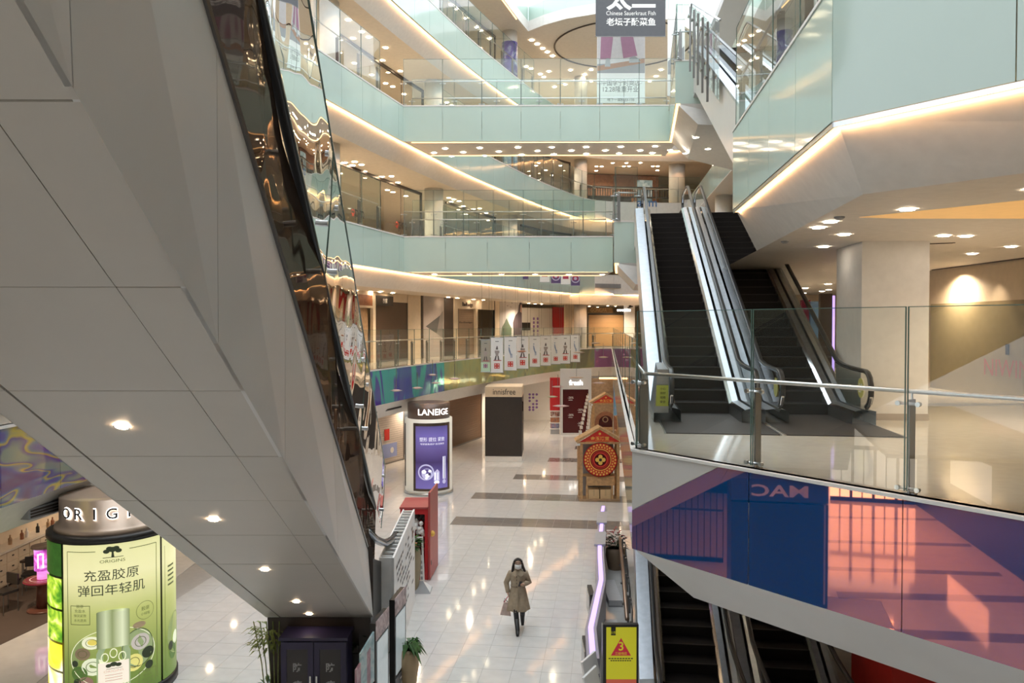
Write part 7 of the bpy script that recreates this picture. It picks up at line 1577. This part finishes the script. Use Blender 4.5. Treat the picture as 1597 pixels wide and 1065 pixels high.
def hand(w, d, side, curl):
    d = Vector(d).normalized(); side = Vector(side).normalized(); c = Vector(curl).normalized(); p = V[J[w]] - PO
    q = p + d * .055; jv(w + 'palm', *q, .024, w)
    for k, (o, l) in enumerate(((-.024, .062), (-.008, .074), (.008, .070), (.023, .055))):
        a = q + side * o + d * .03; b = a + d * l * .5 + c * .008; e = b + d * l * .25 + c * l * .42
        jv(w + 'f%d' % k, *a, .0095, w + 'palm'); jv(w + 'g%d' % k, *b, .0085, w + 'f%d' % k); jv(w + 'h%d' % k, *e, .007, w + 'g%d' % k)
    a = p + d * .03 - side * .03; b = a + d * .03 - side * .012 + c * .018; jv(w + 't0', *a, .011, w + 'palm'); jv(w + 't1', *b, .0085, w + 't0')
hand('wrr', (.1, -.15, -1), (.1, -1, .1), (1, .1, .2)); hand('wrl', (-.75, -.55, .15), (.2, -.1, 1), (-.2, .8, .3))
for n, hx, kn, an, he, to in (('r', -.085, (-.05, -.17, .50), (-.01, -.24, .10), (-.01, -.20, .05), (-.012, -.37, .035)), ('l', .085, (.10, -.04, .47), (.105, .27, .20), (.105, .31, .16), (.11, .22, .045))):
    jv('hip' + n, hx, 0, .85, .085, 'pelvis'); jv('kn' + n, *kn, .054, 'hip' + n); m = [(kn[i] * .6 + an[i] * .4) for i in range(3)]; jv('ca' + n, m[0], m[1] + .015, m[2], .05, 'kn' + n); jv('an' + n, *an, .034, 'ca' + n); jv('to' + n, *to, .03, 'an' + n)
bod = skin_mesh('body', V, E, R_, 0, skin, per)
bod.data.materials.append(mat('black_tights', (.018, .016, .02), .6)); bod.data.materials.append(mat('beige_coat', (.40, .31, .215), .75, noise=.10, nscale=16))
for pl in bod.data.polygons:
    c = pl.center
    if min((c - V[J[w]]).length for w in ('wrrpalm', 'wrlpalm')) < .15 or c.z - PO.z > 1.40: continue
    pl.material_index = 1 if c.z - PO.z < .84 else 2
def P_(n): return V[J[n]]
tights = mat('black_tights', (.018, .016, .02), .6)
for n in ('r', 'l'):
    b = MB().m(tights); b.smooth = True; b.tube([P_('hip' + n) - Vector((0, 0, .05)), P_('kn' + n), P_('ca' + n), P_('an' + n)], [.095, .062, .058, .044], 12); b.build('tights', per)
    b = MB().m(M['black']); b.smooth = True; a = P_('an' + n); t_ = P_('to' + n); d = (t_ - a).normalized(); heel = a + Vector((0, 0, -.05)) - d * .03
    b.tube([P_('ca' + n), a + Vector((0, 0, .0)), (a + t_) / 2 + Vector((0, 0, -.012)), t_ + d * .015], [.060, .050, .043, .030], 12, ry=None)
    b.smooth = False; q = heel; b.box(q.x - .025, q.x + .025, q.y - .02, q.y + .03, max(.0, q.z - .05), q.z + .02); b.build('boot', per)
coatm = mat('beige_coat', (.40, .31, .215), .75, noise=.10, nscale=16)
b = MB().m(coatm); b.smooth = True; rings = []; n = 28
for z, rx, ry, oy in ((1.405, .062, .058, .0), (1.385, .10, .075, .0), (1.355, .168, .10, .005), (1.30, .195, .122, .01), (1.20, .182, .132, .01), (1.08, .160, .122, .01), (1.02, .158, .120, .01), (.96, .178, .132, .01), (.80, .208, .152, .0), (.64, .238, .178, -.01), (.50, .262, .20, -.015), (.495, .25, .19, -.015)):
    fl = max(0, (1.0 - z)) * .045
    rings.append([pv((rx + fl * math.cos(k * 2 * math.pi * 7 / n)) * math.cos(2 * math.pi * k / n), oy + (ry + fl * math.cos(k * 2 * math.pi * 7 / n)) * math.sin(2 * math.pi * k / n), z + .012 * math.sin(3.1 * k) * (z < .6)) for k in range(n)])
b.loft(list(reversed(rings)))
for n_ in ('r', 'l'):
    s = P_('sh' + n_); e = P_('el' + n_); w = P_('wr' + n_); b.tube([s + (s - e) * .10 + Vector((0, 0, -.012)), s, s * .5 + e * .5, e, e * .45 + w * .55, w], [.055, .074, .068, .062, .055, .050], 12)
b.build('coat', per)
bel = mat('coat_belt', (.33, .25, .17), .75)
b = MB().m(bel); b.smooth = True; b.loft([[pv(.164 * q * math.cos(2 * math.pi * k / 24), .01 + .126 * q * math.sin(2 * math.pi * k / 24), z) for k in range(24)] for z, q in ((1.015, 1.0), (1.02, 1.03), (1.06, 1.03), (1.065, 1.0))])
b.hexa([pv(x, y, z) for z, y in ((.80, -.185), (1.03, -.135)) for x, y in ((.0, y), (.035, y), (.035, y + .012), (.0, y + .012))]); b.build('belt', per)
b = MB().m(bel); b.hexa([pv(x, y + d, z) for z, y in ((.51, -.222), (.98, -.128)) for x, d in ((-.008, 0), (.008, 0), (.008, .02), (-.008, .02))]); b.build('front_seam', per)
for k in range(4): b = MB().m(M['dark']); b.ball(pv(-.03, -.128 + .002 * k - (.0 if k else .0), 1.27 - .075 * k), .011, 8, 5); b.build('button', per)
for s in (-1, 1):
    b = MB().m(mat('coat_collar', (.43, .335, .235), .75)); b.add([pv(0, -.105, 1.315), pv(s * .035, -.075, 1.40), pv(s * .095, -.055, 1.385), pv(s * .125, -.105, 1.315), pv(s * .06, -.14, 1.275)], [(0, 1, 2, 3, 4)]); b.add([pv(s * .035, -.075, 1.40), pv(s * .095, -.055, 1.385), pv(s * .08, .07, 1.41), pv(s * .03, .085, 1.42)], [(0, 1, 2, 3)]); b.build('collar', per)
hair = mat('black_hair', (.022, .014, .012), .45, noise=.3, nscale=40)
b = MB().m(hair); b.smooth = True
hc = pv(0, .012, 1.558); vs, fs = [], []; nu, nv = 20, 9
for j in range(nv + 1):
    t = math.pi * (.02 + .98 * j / nv * .72)
    for k in range(nu + 1):
        a = math.radians(-34 + 248 * k / nu); sp = .104 + .012 * j / nv
        vs.append(hc + Vector((sp * math.sin(t) * math.cos(a), (sp + .008) * math.sin(t) * math.sin(a), .108 * math.cos(t))))
for j in range(nv):
    for k in range(nu): fs.append((j * (nu + 1) + k, j * (nu + 1) + k + 1, (j + 1) * (nu + 1) + k + 1, (j + 1) * (nu + 1) + k))
b.add(vs, fs)
for s, pts in ((-1, ((-.088, -.02, 1.56), (-.105, -.01, 1.47), (-.125, -.02, 1.38), (-.135, -.05, 1.30))), (1, ((.088, -.02, 1.56), (.108, -.01, 1.47), (.150, .0, 1.38), (.185, -.01, 1.29))), (0, ((0, .09, 1.56), (0, .115, 1.45), (0.01, .125, 1.34), (.02, .13, 1.22)))):
    b.tube([pv(*p) for p in pts], [.032, .036 if s else .080, .030 if s else .09, .010 if s else .04], 10)
b.tube([pv(-.088, -.05, 1.605), pv(-.03, -.075, 1.648), pv(.04, -.07, 1.648), pv(.09, -.04, 1.605)], [.018, .024, .024, .018], 8); b.build('hair', per)
b = MB().m(M['wpaper']); b.smooth = True; vs, fs = [], []
for j in range(7):
    for k in range(9):
        u = (k / 8 - .5) * 2; v = j / 6
        vs.append(pv(.078 * u, -.136 + .055 * u * u + .028 * (v - .55) ** 2 * 2 - .014 * math.sin(v * math.pi) * (1 - u * u), 1.440 + .105 * v * (1 - .12 * abs(u)) + .012 * abs(u)))
for j in range(6):
    for k in range(8): fs.append((j * 9 + k, j * 9 + k + 1, (j + 1) * 9 + k + 1, (j + 1) * 9 + k))
b.add(vs, fs); mk = b.build('face_mask', per)
b = MB().m(M['wpaper'])
for s in (-1, 1): b.tube([pv(s * .07, -.075, 1.52), pv(s * .088, -.01, 1.53)], .003, 4)
b.build('ear_loop', mk, kind='stuff')
for s in (-1, 1):
    e = pv(s * .033, -.100, 1.560); b = MB().m(M['wpaper']); b.smooth = True; b.ball(e, .0125, 10, 6, .6); b.m(M['kprint']); b.ball(e + Vector((0, -.007, 0)), .0075, 8, 5); b.build('eye', per)
    b = MB().m(hair); b.tube([pv(s * .018, -.108, 1.580), pv(s * .035, -.109, 1.585), pv(s * .052, -.098, 1.580)], .0045, 5); b.build('eyebrow', per)
    b = MB().m(skin); b.smooth = True; b.ball(pv(s * .089, -.005, 1.535), .022, 8, 5, 1.4); b.build('ear', per)
# what she carries
ha = P_('wrrpalm') + Vector((0, -.01, -.03))
bag = thing('shoulder_bag', ha + Vector((-.07, 0, -.42)), 'pale pink tote bag with a red handle in the walking woman\'s hand', 'bag'); bg = mat('pale_pink_bag', (.55, .42, .37), .6, noise=.2, nscale=10)
b = MB().m(bg); b.smooth = False; c = ha + Vector((-.055, .02, -.14))
b.hexa([c + Vector(v) for v in ((-.13, -.06, -.27), (.11, -.06, -.30), (.11, .06, -.30), (-.13, .06, -.27), (-.05, -.025, 0), (.07, -.025, 0), (.07, .025, 0), (-.05, .025, 0))]); b.build('body', bag)
b = MB().m(mat('crimson_strap', (.45, .03, .07), .5)); b.tube([c + Vector((-.045, 0, -.01)), ha + Vector((-.025, 0, -.02)), ha + Vector((0, 0, .006)), ha + Vector((.02, 0, -.02)), c + Vector((.06, 0, -.01))], .010, 6); b.build('handle', bag)
b = MB().m(mat('brown_strap', (.12, .07, .05), .5)); b.tube([c + Vector((-.05, .02, 0)), c + Vector((-.03, .02, .08)), c + Vector((.04, .02, .0))], .008, 6); b.build('cord', bag)
hp = P_('wrlf1') + Vector((-.012, -.012, .012)); b = MB().m(M['black']); F = Frame(hp, (-.7, -.5, .1), (.25, -.2, 1)); b.fbox(F, -.03, .045, -.055, .07, -.004, .004); tag(b.build('mobile_phone'), 'dark mobile phone held in the walking woman\'s raised hand', 'phone')
